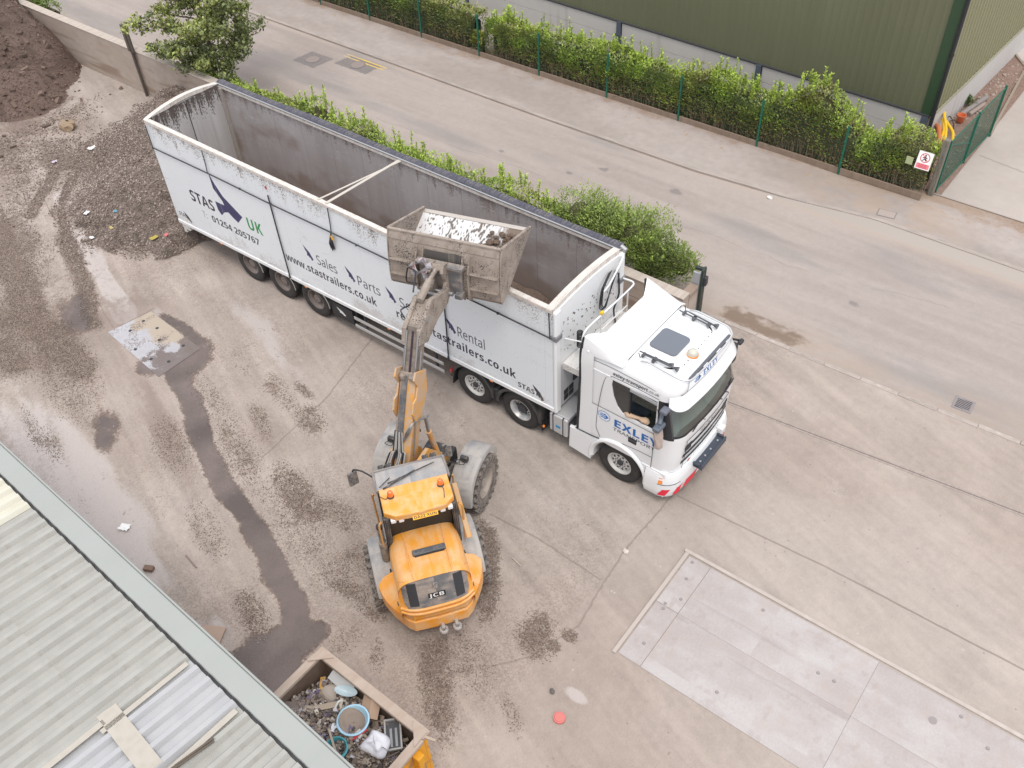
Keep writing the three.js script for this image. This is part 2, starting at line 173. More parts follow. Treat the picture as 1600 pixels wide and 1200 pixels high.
// road
const PATCH = [[-19.2, -10.45, 0.62, 0.5], [-17.4, -11.1, 0.85, 0.42]];
sheet('road', -48, 14, -11.95, YZ0, 0, 2048, 512, (x, z) => {
  const big = fbm(x * 0.15 + 12, z * 0.5 + 31, 4), st = fbm(x * 0.35 + 3, z * 3.2 + 8, 4), fine = fbm(x * 7, z * 7, 3), gr = vn(x * 30, z * 30);
  let c = mix3([0.308, 0.26, 0.236], [0.372, 0.32, 0.292], sstep(0.25, 0.75, big * 0.55 + st * 0.5)); const k = 1 + (fine - 0.5) * 0.1 + (gr - 0.5) * 0.06; c = c.map((q) => q * k);
  c = mix3(c, [0.33, 0.262, 0.21], sstep(-7.4, -6.2, z + (fbm(x * 0.9, 3, 3) - 0.5) * 1.1) * 0.65 * sstep(0.1, 0.8, fbm(x * 1.6 + 8, z * 4 + 2, 4) + 0.15));
  c = mix3(c, [0.4, 0.33, 0.28], sstep(-11.5, -11.85, z + (fine - 0.5) * 0.3) * 0.6);
  c = mix3(c, [0.225, 0.212, 0.205], sstep(0.52, 0.8, fbm(x * 0.28 + 70, z * 1.1 + 6, 4)) * 0.5);
  for (const [px, pz, a, b] of PATCH) { const q = Math.max(Math.abs((x - px) + (z - pz) * 0.1) / a, Math.abs(z - pz) / b) + (fine - 0.5) * 0.12; c = mix3(c, [0.155, 0.14, 0.138], (1 - sstep(0.93, 1.0, q)) * 0.85 * (0.75 + 0.5 * (gr - 0.3))); const rr = Math.hypot(x - px, z - pz); c = mix3(c, [0.25, 0.2, 0.18], (1 - sstep(0.2, 0.24, rr)) * 0.6); }
  const sp = segd(x, z, [[1.1, -6.45], [1.9, -6.38], [2.7, -6.42]]); c = mix3(c, [0.17, 0.12, 0.085], (1 - sstep(0.1, 0.42, sp + (fbm(x * 5, z * 8, 4) - 0.5) * 0.55)) * 0.85);
  for (const [px, pz, r] of [[-9, -9.3, 0.1], [-5.6, -10.3, 0.12], [-3.1, -10.5, 0.16], [-6.4, -9.5, 0.08], [3.4, -8.6, 0.12]]) { const d = Math.hypot((x - px) * 0.6, z - pz) + (fine - 0.5) * 0.12; c = mix3(c, [0.16, 0.145, 0.14], (1 - sstep(r * 0.5, r, d)) * 0.6); }
  const cr = segd(x, z + (fbm(x * 1.5, 4, 3) - 0.5) * 0.25, [[-14, -8.6], [-4, -9.0], [2, -9.2], [9, -10.6]]); c = mix3(c, [0.2, 0.18, 0.17], (1 - sstep(0.006, 0.03, cr)) * 0.35 * sstep(0.4, 0.6, vn(x * 0.8, 4)));
  return c;
}, { bump: 0.006 });
// far kerb: one line of low kerbstones that drops at the entrance
const KP = [[-48, -12.2], [-30, -12.05], [-16.8, -11.92], [-9, -11.82], [-3.2, -11.85], [-0.4, -12.1], [2.3, -12.55], [6.5, -12.5], [14, -12.45]];
const kerbZ = (x) => { for (let i = 0; i + 1 < KP.length; i++) if (x <= KP[i + 1][0]) return lerp(KP[i][1], KP[i + 1][1], clamp((x - KP[i][0]) / (KP[i + 1][0] - KP[i][0]))); return KP[KP.length - 1][1]; };
const kerbH = (x) => lerp(0.065, 0.02, sstep(-1.6, 0.6, x)) ;
{
  const prof = [[0.0, -0.02], [0.0, 1], [-0.02, 1.15], [-0.13, 1.15], [-0.13, -0.02]];
  const stone = tex(1024, 32, (u, v) => { const x = u * 62, k = 0.8 + 0.4 * fbm(x * 4, v * 8, 3) + (hash(Math.floor(x / 0.915), 2) - 0.5) * 0.1; const j = 1; return [0.35 * k * j, 0.305 * k * j, 0.275 * k * j]; });
  const N = 220, g = surf(N, prof.length - 1, (u, v) => { const x = -48 + 62 * u, p = prof[Math.round(v * (prof.length - 1))]; return [x, p[1] < 0 ? -0.03 : p[1] * kerbH(x), kerbZ(x) + p[0] + 0.06]; });
  struct('kerb', toCreasedNormals(g, 0.6), std({ map: stone, roughness: 0.95 }));
  // pavement slab behind it, and the road filler up to the kerb where it swings back
  const pav = surf(160, 24, (u, v) => { const x = -48 + 62 * u, z0 = kerbZ(x) - 0.06; return [x, kerbH(x) - 0.012, lerp(z0, -14.75, v)]; });
  const pmap = tex(2048, 128, (u, v) => { const x = -48 + 62 * u, z = -12 - 2.75 * v, big = fbm(x * 0.3 + 5, z + 9, 4), fine = fbm(x * 6, z * 6, 3); let c = mix3([0.315, 0.27, 0.245], [0.375, 0.325, 0.3], sstep(0.3, 0.7, big)); c = c.map((q) => q * (1 + (fine - 0.5) * 0.18)); const lit = sstep(0.62, 0.95, v + (fbm(x * 2, z * 3, 4) - 0.5) * 0.5); c = mix3(c, [0.27, 0.185, 0.13], lit * 0.75 * (0.5 + vn(x * 26, z * 26))); const dr = sstep(-3, 2.6, x) * (1 - sstep(3, 6, x)); c = mix3(c, [0.37, 0.28, 0.21], dr * 0.5 * sstep(0.4, 0.65, fbm(x * 1.5, z * 2, 4) + v * 0.2)); if (hash(Math.floor(x * 14), Math.floor(z * 14)) > 0.985 && v > 0.5) c = mix3(c, [0.36, 0.24, 0.14], 0.8); return c; });
  struct('pavement', pav, std({ map: pmap, roughness: 0.95, bumpMap: bumpRep(10, 0.6), bumpScale: 0.005 }));
  const rf = surf(80, 1, (u, v) => { const x = -4 + 18 * u; return [x, -0.004, lerp(-11.9, kerbZ(x) - 0.02, v)]; });
  struct('road_edge', rf, std({ color: rgb(0.37, 0.325, 0.29), roughness: 0.95 }));
  struct('road_edge', surf(40, 1, (u, v) => { const x = -48 + 44 * u; return [x, -0.004, lerp(-11.9, kerbZ(x) - 0.02, v)]; }), std({ color: rgb(0.34, 0.3, 0.27), roughness: 0.95 }));
}
// concrete drive beside the green building
sheet('driveway', 1.9, 40, -60, -14.7, 0.0, 768, 1024, (x, z) => { const big = fbm(x * 0.3 + 15, z * 0.3 + 90, 4), fine = fbm(x * 5, z * 5, 3); let c = mix3([0.41, 0.36, 0.325], [0.475, 0.43, 0.4], sstep(0.3, 0.7, big)).map((q) => q * (1 + (fine - 0.5) * 0.1)); const j = segd(x, z, [[3.6, -17.6], [12, -16.2]]); c = mix3(c, [0.2, 0.18, 0.16], (1 - sstep(0.01, 0.035, j)) * 0.7); return c; });
sheet('verge', -48, 1.9, -60, -14.7, 0.012, 512, 512, (x, z) => { const f = fbm(x * 2, z * 2, 4); return [0.34 * (0.8 + 0.4 * f), 0.31 * (0.8 + 0.4 * f), 0.28 * (0.8 + 0.4 * f)]; });
// pavement patch at the drive mouth
sheet('driveway_apron', 3.0, 14, -14.74, -14.69, 0.03, 64, 8, () => [0.36, 0.31, 0.28]);
// worn yellow lines on the road edge
{
  const m = std({ roughness: 0.9, map: tex(256, 16, (u, v) => mix3([0.68, 0.45, 0.05], [0.4, 0.34, 0.27], sstep(0.5, 0.72, fbm(u * 30, v * 4 + 3, 4) + Math.abs(u - 0.5) * 0.35))) });
  for (const dz of [0, 0.17]) struct('yellow_line', move(surf(12, 1, (u, v) => [-18.4 + 2.15 * u, 0.005, kerbZ(-18.4 + 2.15 * u) + 0.42 + dz + 0.07 * (v - 0.5) * -1]), 0, 0, 0), m);
}
// flush kerbstones between yard and road
{
  const mats = [0.9, 1, 1.08].map((k, i) => std({ roughness: 0.95, map: tex(64, 32, (u, v) => { const f = fbm(u * 8 + i * 9, v * 4, 3); return [0.37 * k * (0.75 + 0.5 * f), 0.32 * k * (0.75 + 0.5 * f), 0.285 * k * (0.75 + 0.5 * f)]; }) }));
  const t = thing('kerb_edging', 'flush pale kerbstone edging between the yard and the road', 'kerb'); t.userData.kind = 'structure'; delete t.userData.category; delete t.userData.label;
  const r = rng(5), gs = [0, 1, 2].map(() => rbox(0.9, 0.12, 0.125, 0.012)); const pts = (x) => -6.07 - 0.02 * Math.max(0, x - 4) * 1.8;
  for (let i = 0; i < 15; i++) { const x = 0.55 + i * 0.915, m = part('kerb_stone', gs[i % 3], mats[i % 3], t); m.position.set(x, -0.044 + (r() - 0.5) * 0.008, pts(x) + (r() - 0.5) * 0.014); m.rotation.y = 0.02 + (r() - 0.5) * 0.012; }
}
// ---------- shared vehicle pieces ----------
const M = {};
M.white = phys({ color: rgb(0.78, 0.79, 0.8), roughness: 0.32, clearcoat: 0.6, clearcoatRoughness: 0.15 });
M.whiteDirty = std({ roughness: 0.6, map: tex(512, 512, (u, v) => { const f = fbm(u * 6, v * 6, 5), g = fbm(u * 40, v * 40, 3); return mix3([0.72, 0.71, 0.69], [0.33, 0.26, 0.2], sstep(0.56, 0.8, f * 0.7 + g * 0.4) * 0.8); }, true) });
M.rubber = std({ roughness: 0.88, map: tex(256, 256, (u, v) => { const k = 0.7 + 0.9 * fbm(u * 16, v * 16, 4); return [0.03 * k, 0.028 * k, 0.027 * k]; }, true) });
M.black = std({ color: rgb(0.022, 0.023, 0.027), roughness: 0.5 });
M.blackDust = std({ roughness: 0.8, map: tex(256, 256, (u, v) => mix3([0.03, 0.03, 0.033], [0.16, 0.14, 0.125], sstep(0.35, 0.85, fbm(u * 10, v * 10, 5)) * 0.6), true) });
M.steel = std({ color: rgb(0.42, 0.42, 0.42), metalness: 0.85, roughness: 0.38 });
M.alu = std({ color: rgb(0.62, 0.62, 0.62), metalness: 0.7, roughness: 0.42 });
M.silver = std({ color: rgb(0.56, 0.56, 0.57), metalness: 0.35, roughness: 0.4 });
M.rimWhite = std({ roughness: 0.5, map: tex(128, 128, (u, v) => { const k = 0.75 + 0.35 * fbm(u * 9, v * 9, 4); return [0.58 * k, 0.57 * k, 0.55 * k]; }, true) });
M.rimOld = std({ roughness: 0.75, map: tex(128, 128, (u, v) => mix3([0.3, 0.26, 0.24], [0.12, 0.09, 0.075], fbm(u * 9, v * 9, 4)), true) });
M.dark = std({ color: rgb(0.05, 0.05, 0.055), roughness: 0.7 });
M.seal = std({ color: rgb(0.06, 0.06, 0.065), roughness: 0.8 });
M.red = phys({ color: rgb(0.55, 0.02, 0.03), roughness: 0.3, clearcoat: 0.5 });
M.amber = phys({ color: rgb(0.85, 0.25, 0.02), roughness: 0.25, clearcoat: 0.8 });
M.lens = phys({ color: rgb(0.75, 0.77, 0.8), roughness: 0.12, clearcoat: 1 });
M.glass = phys({ color: rgb(0.62, 0.72, 0.7), roughness: 0.03, transmission: 1, thickness: 0, ior: 1.5 });
M.glassDark = phys({ color: rgb(0.02, 0.024, 0.026), roughness: 0.06, clearcoat: 1 });
M.rope = std({ color: rgb(0.05, 0.05, 0.055), roughness: 0.9 });

// tyre + rim about the z axis, outer face towards +z
function tyreGeo(R, W, rimR, lugs = 0) {
  const h = W / 2, s = R - rimR, p = [[rimR, -h * 0.8], [rimR + s * 0.2, -h * 0.97], [rimR + s * 0.62, -h], [R - 0.03, -h * 0.93], [R - 0.004, -h * 0.8]];
  if (!lugs) for (const k of [-0.45, 0, 0.45]) p.push([R, h * (k - 0.13) * 1], [R, h * (k - 0.03)], [R - 0.014, h * (k - 0.025)], [R - 0.014, h * (k + 0.025)], [R, h * (k + 0.03)]);
  p.push([R - 0.004, h * 0.8], [R - 0.03, h * 0.93], [rimR + s * 0.62, h], [rimR + s * 0.58, h * 1.0], [rimR + s * 0.2, h * 0.97], [rimR, h * 0.8]);
  const g = [toCreasedNormals(lathe(p, 48), 0.7)];
  if (lugs) for (let i = 0; i < lugs; i++) for (const sd of [-1, 1]) { const b = rbox(0.1, 0.075, W * 0.52, 0.012, 0, 0, 0, [0, sd * 0.6, 0]); b.translate(0, R + 0.012, sd * W * 0.26); b.rotateZ(((i + (sd > 0 ? 0.5 : 0)) / lugs) * Math.PI * 2); g.push(b); const q = rbox(0.085, 0.13, 0.03, 0.01, 0, R - 0.055, sd * (h + 0.002)); q.rotateZ(((i + (sd > 0 ? 0.5 : 0)) / lugs) * Math.PI * 2); g.push(q); }
  return g;
}
function rimGeo(kind, rimR, W) {
  const o = W / 2, g = [];
  if (kind === 'steer' || kind === 'hub') {          // front style: disc bulges outwards, ring of holes
    g.push(lathe([[0.05, o * 0.55], [rimR * 0.42, o * 0.55], [rimR * 0.46, o * 0.62], [rimR * 0.5, o * 0.62], [rimR * 0.8, o * 0.5], [rimR * 0.84, o * 0.4], [rimR * 0.9, o * 0.55], [rimR * 0.95, o * 0.84], [rimR + 0.008, o * 0.86], [rimR + 0.01, o * 0.7]], 40));
  } else {                                            // dished
    g.push(lathe([[0.02, o * 0.1], [rimR * 0.5, o * 0.05], [rimR * 0.78, -o * 0.05], [rimR * 0.86, o * 0.25], [rimR * 0.9, o * 0.6], [rimR * 0.95, o * 0.84], [rimR + 0.008, o * 0.86], [rimR + 0.01, o * 0.7]], 40));
  }
  return g.map((q) => toCreasedNormals(q, 0.6));
}
function wheel(parent, x, y, z, sgn, o) {
  const w = new THREE.Group(); w.name = 'wheel'; w.position.set(x, y, z); if (sgn < 0) w.rotation.y = Math.PI; parent.add(w); w.userData.part = true;
  part('tyre', o.tyre, o.tyreMat ?? M.rubber, w); part('rim', o.rim, o.rimMat, w);
  if (o.hub) part('hub', o.hub, o.hubMat ?? M.dark, w);
  return w;
}
const T2 = { R: 0.53, W: 0.36, r: 0.292 };
function truckWheelKit(kind) {
  const o = T2.W / 2, hub = [], z0 = kind === 'dish' ? -o * 0.02 : o * 0.6;
  if (kind === 'dish') { hub.push(cyl(0.13, 0.12, 0.1, 20, 0, 0, o * 0.3, 'z')); for (let i = 0; i < 10; i++) { const a = i * 0.628; hub.push(cyl(0.016, 0.014, 0.05, 6, 0.168 * Math.cos(a), 0.168 * Math.sin(a), o * 0.1, 'z')); } for (let i = 0; i < 8; i++) { const a = i * 0.785 + 0.2; hub.push(move(cyl(0.03, 0.03, 0.012, 12, 0, 0, 0, 'z'), 0.205 * Math.cos(a), 0.205 * Math.sin(a), o * 0.03)); } }
  else { hub.push(lathe([[0, o * 0.8], [0.06, o * 0.8], [0.075, o * 0.7], [0.075, o * 0.5]], 20)); for (let i = 0; i < 10; i++) { const a = i * 0.628; hub.push(move(cyl(0.027, 0.027, 0.014, 12, 0, 0, 0, 'z'), 0.187 * Math.cos(a), 0.187 * Math.sin(a), o * 0.565)); hub.push(cyl(0.013, 0.011, 0.03, 6, 0.13 * Math.cos(a + 0.3), 0.13 * Math.sin(a + 0.3), o * 0.63, 'z')); } }
  return { tyre: tyreGeo(T2.R, T2.W, T2.r), rim: rimGeo(kind === 'dish' ? 'dish' : 'steer', T2.r, T2.W), hub };
}
const KIT = { steer: truckWheelKit('steer'), dish: truckWheelKit('dish') };
function arcGuard(R, w, a0, a1, t = 0.02) { // band about z
  return surf(18, 5, (u, v) => { const a = lerp(a0, a1, u), k = [[R, -w / 2], [R, w / 2], [R + t, w / 2], [R + t, -w / 2], [R, -w / 2], [R, -w / 2]][Math.round(v * 5)]; return [Math.cos(a) * k[0], Math.sin(a) * k[0], k[1]]; });
}
// the trailer maker's arrow mark as a polygon, unit height, origin at lower left
const MARK = [[0, 1], [0.16, 0.66], [0.3, 0.5], [0.28, 0.22], [0.42, 0.3], [0.5, 0.17], [0.62, 0.2], [0.7, -0.02], [0.92, 0.14], [0.6, 0.62]];

// ---------- tipping bulk trailer ----------
{
  const L = 13.4, HW = 1.25, yR = 0.835, yF = 1.2, top = 4.0, bot = (x) => lerp(yR, yF, (x + L) / L);
  const t = thing('semi_trailer', 'long open-topped white bulk trailer with dark blue and green lettering on its side', 'trailer', [0, 0, -HW]);
  const PW = 2048, PH = 496, ux = (x) => ((x + L) / L) * PW, vy = (y) => (1 - (y - 0.8) / 3.2) * PH, sx = PW / L, sy = PH / 3.2;
  const cv = canvas(PW, PH, (g) => {
    g.fillStyle = '#e9eef2'; g.fillRect(0, 0, PW, PH);
    const navy = '#25265f', ink = '#1d1f33', green = '#0b8f45';
    // text with its cap height in metres, scaled to a given length
    const txt = (s, x0, x1, y, h, font, col) => { g.save(); g.fillStyle = col; g.font = font.replace('$', '100'); const w = g.measureText(s).width; g.translate(ux(x0), vy(y)); g.scale(((x1 - x0) * sx) / w, (h * sy) / 72); g.fillText(s, 0, 0); g.restore(); };
    const mark = (x, y, h, w, col) => { g.fillStyle = col; g.beginPath(); MARK.forEach(([a, b], i) => g[i ? 'lineTo' : 'moveTo'](ux(x + a * w), vy(y + b * h))); g.fill(); };
    txt('STAS', -12.32, -11.26, 1.97, 0.36, 'bold $px sans-serif', ink);
    g.fillStyle = navy; g.beginPath(); [[-11.05, 3.3], [-10.94, 3.03], [-10.7, 2.68], [-10.06, 2.28], [-10.33, 2.0], [-10.52, 2.1], [-10.66, 2.2], [-10.84, 2.13], [-11.02, 1.97], [-11.12, 2.1], [-11.14, 2.37], [-10.76, 2.38], [-10.78, 2.5], [-11.04, 2.8]].forEach(([x, y], i) => g[i ? 'lineTo' : 'moveTo'](ux(x), vy(y))); g.fill();
    txt('UK', -9.94, -9.32, 1.99, 0.37, 'bold $px sans-serif', green);
    txt('T:', -11.98, -11.76, 1.55, 0.21, '$px sans-serif', '#9aa0aa'); txt('01254 205767', -11.58, -9.6, 1.55, 0.22, 'bold $px sans-serif', ink);
    for (const [x, s, x0, x1] of [[-7.72, 'Sales', -7.3, -6.55], [-6.24, 'Parts', -5.88, -5.08], [-4.88, 'Service', -4.48, -3.3], [-3.02, 'Rental', -2.7, -1.85]]) { mark(x, 2.0, 0.4, 0.33, navy); txt(s, x0, x1, 1.99, 0.29, '$px sans-serif', '#3a3c4c'); }
    txt('www.stastrailers.co.uk', -8.56, -5.3, 1.57, 0.24, 'bold $px sans-serif', ink); txt('rental.stastrailers.co.uk', -4.66, -1.02, 1.58, 0.24, 'bold $px sans-serif', ink);
    txt('STAS', -0.98, -0.5, 1.38, 0.15, 'bold $px sans-serif', ink); mark(-0.56, 1.3, 0.38, 0.34, ink);
    txt('STAS', -13.25, -12.88, 1.13, 0.12, 'bold $px sans-serif', ink); mark(-12.98, 1.02, 0.32, 0.3, ink);
  });
  const panelTex = tex(PW, PH, (u, v, i, j) => {
    const k = ((PH - 1 - j) * PW + i) * 4, d = cv.data, x = u * L, y = 0.8 + v * 3.2; let c = [S2L[d[k]] * 0.95, S2L[d[k + 1]] * 0.95, S2L[d[k + 2]] * 0.95];
    const s = fbm(x * 5, y * 1.2, 4), gr = vn(x * 50, y * 50), f = fbm(x * 1.5, y * 6 + 30, 4);
    const dirt = sstep(0.5, 0.75, (y - 3.35) * 0.55 + s * 0.55 + (gr - 0.5) * 0.5); c = mix3(c, [0.17, 0.125, 0.1], dirt * 0.85 * sstep(0.35, 0.6, fbm(x * 0.7 + 4, 7, 3) + 0.1));
    c = mix3(c, [0.4, 0.36, 0.32], sstep(0.64, 0.85, f * 0.85 + (gr - 0.5) * 0.25) * 0.4);
    const spray = sstep(0.55, 0.8, (1.55 - y + 0.02 * x) * 0.5 + fbm(x * 3, y * 3 + 9, 4) * 0.7 + (gr - 0.5) * 0.3); c = mix3(c, [0.42, 0.37, 0.33], spray * 0.45); const sm = Math.abs(((x + 0.2) % 2.68) - 1.34); if (sm > 1.336) c = mix3(c, [0.5, 0.51, 0.53], 0.6);
    if (hash(i >> 1, j >> 1) > 0.9994) c = mix3(c, [0.12, 0.1, 0.1], 0.8);
    const sc = Math.abs(fbm(x * 3 + 9, y * 0.7 + 3, 3) - 0.5); if (sc < 0.0012) c = mix3(c, [0.4, 0.38, 0.37], 0.4);
    return c;
  });
  const outline = [[-L, yR], [0, yF], [0, top], [-L, top]];
  function panelGeo(zc) { const g = poly(outline, 0.05, 0); g.translate(0, 0, zc - 0.025); const p = g.attributes.position, uv = g.attributes.uv; for (let i = 0; i < p.count; i++) uv.setXY(i, (p.getX(i) + L) / L, (p.getY(i) - 0.8) / 3.2); return g; }
  const metalIn = std({ metalness: 0.15, roughness: 0.45, map: tex(1024, 256, (u, v) => {
    const x = u * L, y = v * 2.8; const f = fbm(x * 0.7, y * 0.9, 4), st = fbm(x * 9, y * 0.8 + 3, 4), gr = vn(x * 40, y * 40); let c = mix3([0.36, 0.325, 0.315], [0.5, 0.475, 0.48], f); c = c.map((q) => q * (0.9 + 0.2 * st));
    const drip = sstep(0.5, 1.05, (y - 2.35) * 1.0 + st * 0.75 + (gr - 0.5) * 0.4 + (fbm(x * 22, y * 2, 3) - 0.5) * 0.4); c = mix3(c, [0.17, 0.125, 0.1], drip * 0.85); const scr = Math.abs(fbm(x * 0.9 + 3, y * 5 + x * 0.6, 3) - 0.5); if (scr < 0.006) c = mix3(c, [0.62, 0.6, 0.6], 0.45);
    c = mix3(c, [0.27, 0.2, 0.165], sstep(0.45, 0.8, fbm(x * 1.1 + 5, y * 1.6, 4) + (x > 10.5 ? 0.12 : 0) + (1 - y) * 0.12) * 0.7);
    const e = Math.abs(((x / 1.12) % 1) - 0.5); if (e > 0.494) c = mix3(c, [0.2, 0.17, 0.16], 0.6);
    return c;
  }) });
  const panelMat = phys({ map: panelTex, roughness: 0.38, clearcoat: 0.35, clearcoatRoughness: 0.2 });
  part('side_panel', panelGeo(HW - 0.03), panelMat, t); part('side_panel', panelGeo(-HW + 0.03), M.whiteDirty, t);
  const lin = (z, s) => { const g = new THREE.PlaneGeometry(L - 0.12, 2.72); if (s < 0) g.rotateY(Math.PI); g.translate(-L / 2, top - 1.38, z); return g; };
  part('inner_lining', lin(-HW + 0.06, 1), metalIn, t); part('inner_lining', lin(HW - 0.06, -1), metalIn, t);
  part('floor', span(-L + 0.05, -0.05, 1.2, 1.28, -HW + 0.06, HW - 0.06), std({ roughness: 0.9, map: tex(512, 128, (u, v) => mix3([0.2, 0.15, 0.12], [0.1, 0.075, 0.06], fbm(u * 40, v * 8, 4))) }), t);
  // spilled soil lying on the floor
  const heapM = std({ roughness: 1, map: tex(256, 256, (u, v) => mix3([0.07, 0.048, 0.038], [0.2, 0.15, 0.12], vn(u * 90, v * 90) * 0.6 + 0.4 * fbm(u * 8, v * 8, 3)), true) });
  part('soil', boxUV(surf(80, 24, (u, v) => { const x = -L + 0.1 + (L - 0.2) * u, z = lerp(HW - 0.08, -HW + 0.08, v); return [x, 1.3 + 0.5 * fbm(x * 0.8 + 4, z * 0.8 + 4, 4) + 0.35 * Math.exp(-((x + 4) ** 2) / 6), z]; }), 2), heapM, t);
  // rails, arches and bow
  const lip = std({ roughness: 0.75, map: tex(512, 128, (u, v) => { const f = fbm(u * 20, v * 4, 5), g = vn(u * 200, v * 40); return mix3(mix3([0.68, 0.65, 0.62], [0.55, 0.48, 0.42], f), [0.15, 0.11, 0.09], sstep(0.6, 0.78, f * 0.5 + g * 0.45) * 0.8); }, true) });
  part('top_rail', boxUV(bar([-L, top + 0.02, HW - 0.045], [0, top + 0.02, HW - 0.045], 0.13, 0.11, [0, 1, 0], 0.02), 1.2), lip, t);
  part('top_rail', boxUV(bar([-L, top + 0.02, -HW + 0.045], [0, top + 0.02, -HW + 0.045], 0.13, 0.11, [0, 1, 0], 0.02), 1.2), lip, t);
  part('bottom_rail', boxUV(bar([-L, yR + 0.03, HW - 0.005], [0.02, yF + 0.03, HW - 0.005], 0.05, 0.11, [0, 1, 0], 0.012), 1.5), M.white, t);
  part('bottom_rail', boxUV(bar([-L, yR + 0.03, -HW + 0.005], [0.02, yF + 0.03, -HW + 0.005], 0.05, 0.11, [0, 1, 0], 0.012), 1.5), M.white, t);
  const arch = (x, w, h, rise) => surf(24, 4, (u, v) => { const z = lerp(HW, -HW, u), k = [[-w / 2, 0], [-w / 2, h], [w / 2, h], [w / 2, 0], [-w / 2, 0]][Math.round(v * 4)]; return [x + k[0], top - 0.06 + k[1] + rise * (1 - (2 * u - 1) ** 2), z]; });
  part('rear_arch', boxUV(toCreasedNormals(arch(-L + 0.07, 0.14, 0.13, 0.16), 0.5), 1.1), lip, t);
  part('front_arch', boxUV(toCreasedNormals(arch(-0.06, 0.15, 0.14, 0.11), 0.5), 1.1), lip, t);
  // gable pieces under the arches, rear doors, front wall
  const gable = (x, y0, th, rise) => { const pts = [[-HW + 0.02, y0]]; pts.push([HW - 0.02, y0]); for (let i = 0; i <= 16; i++) { const z = lerp(HW - 0.02, -HW + 0.02, i / 16); pts.push([z, top - 0.03 + rise * (1 - (z / HW) ** 2)]); } const g = poly(pts, th); g.rotateY(-Math.PI / 2); g.translate(x, 0, 0); return g; };
  const doorTex = std({ metalness: 0.3, roughness: 0.5, map: tex(256, 256, (u, v) => { const st = fbm(u * 26, v * 1.6, 4), gr = vn(u * 90, v * 90), f = fbm(u * 3, v * 3, 4); let c = mix3([0.52, 0.5, 0.49], [0.68, 0.67, 0.67], f * st * 2); return mix3(c, [0.085, 0.06, 0.05], sstep(0.5, 0.66, (v - 0.68) * 1.5 + st * 0.55 + (gr - 0.5) * 0.35) * 0.92); }) });
  for (const s of [-1, 1]) { const g = new THREE.PlaneGeometry(HW - 0.07, 2.9); g.rotateY(Math.PI / 2); g.translate(-L + 0.145, top - 1.36, s * (HW / 2 - 0.035 + 0.004)); part('door_lining', g, doorTex, t); }
  part('rear_wall', gable(-L + 0.14, 0.95, 0.1, 0.15), M.white, t);
  for (const s of [-1, 1]) part('corner_post', span(-L + 0.15, -L + 0.24, 1.3, top - 0.02, s > 0 ? HW - 0.16 : -HW + 0.06, s > 0 ? HW - 0.06 : -HW + 0.16, 0.01), std({ color: rgb(0.4, 0.36, 0.33), roughness: 0.7, metalness: 0.2 }), t);
  part('door_gap', span(-L + 0.146, -L + 0.152, 1.3, top, -0.012, 0.012), M.dark, t);
  part('front_wall', gable(0.05, 1.2, 0.06, 0.1), M.white, t);
  part('front_lining', (() => { const g = new THREE.PlaneGeometry(2 * HW - 0.12, 2.74); g.rotateY(-Math.PI / 2); g.translate(-0.03, top - 1.37, 0); return g; })(), metalIn, t);
  for (const s of [-1, 1]) { part('front_post', span(0, 0.1, 1.13, top + 0.03, s > 0 ? HW - 0.19 : -HW - 0.01, s > 0 ? HW + 0.01 : -HW + 0.19, 0.05), M.white, t); part('collar', span(-0.03, 0.125, 3.26, 3.4, s > 0 ? HW - 0.2 : -HW - 0.03, s > 0 ? HW + 0.03 : -HW + 0.2, 0.03), std({ color: rgb(0.2, 0.2, 0.21), roughness: 0.6 }), t); }
  // splatter on the front wall, lower bay, louvre and letters
  {
    const cvf = canvas(256, 256, (g) => { g.clearRect(0, 0, 256, 256); const r = rng(8); for (let i = 0; i < 190; i++) { g.fillStyle = `rgba(${70 + r() * 40 | 0},${60 + r() * 30 | 0},52,1)`; const q = r(); g.beginPath(); g.arc(r() * 256, 60 + r() * r() * 190, 0.5 + q * q * 2.2, 0, 7); g.fill(); } });
    const tx = new THREE.CanvasTexture(cvf.c); tx.colorSpace = THREE.SRGBColorSpace; const g = new THREE.PlaneGeometry(2.1, 2.2); g.rotateY(Math.PI / 2); g.translate(0.054, 3.0, 0); part('mud_spots', g, std({ map: tx, transparent: true, alphaTest: 0.5, roughness: 0.9 }), t);
    part('lower_bay', span(0.05, 0.07, 1.22, 2.45, -1.05, 1.05), std({ color: rgb(0.5, 0.5, 0.51), roughness: 0.5 }), t);
    for (let i = 0; i < 2; i++) for (let j = 0; j < 2; j++) part('vent', span(0.068, 0.085, 1.3 + j * 0.17, 1.44 + j * 0.17, 0.6 + i * 0.19, 0.76 + i * 0.19, 0.008), M.black, t);
    part('vent', span(0.068, 0.1, 1.66, 1.86, 0.38, 0.62, 0.02), M.black, t);
  }
  // service platform and handrail on the front wall
  part('platform', [span(0.06, 0.5, 2.42, 2.47, -1.15, 0.98, 0.01), span(0.48, 0.51, 2.34, 2.5, -1.15, 0.98, 0.008), span(0.06, 0.48, 2.3, 2.42, 0.92, 0.98)], M.whiteDirty, t);
  part('handrail', [tube([[0.42, 2.45, 0.78], [0.42, 3.2, 0.78], [0.42, 3.34, 0.66], [0.42, 3.36, 0.4], [0.42, 3.36, -1.1], [0.12, 3.36, -1.17]], 0.022, 8, 60), rod([0.42, 2.45, 0.12], [0.42, 3.36, 0.12], 0.018), rod([0.42, 2.45, -0.9], [0.42, 3.36, -0.9], 0.018), rod([0.42, 2.93, 0.78], [0.42, 2.93, -0.9], 0.016), rod([0.42, 3.1, 0.78], [0.06, 3.1, 0.9], 0.016)], M.white, t);
  part('handrail', [tube([[0.1, 3.45, -0.3], [0.16, 3.6, -0.55], [0.16, 3.95, -1.0], [0.1, 4.02, -1.12]], 0.022, 8, 40)], M.white, t);
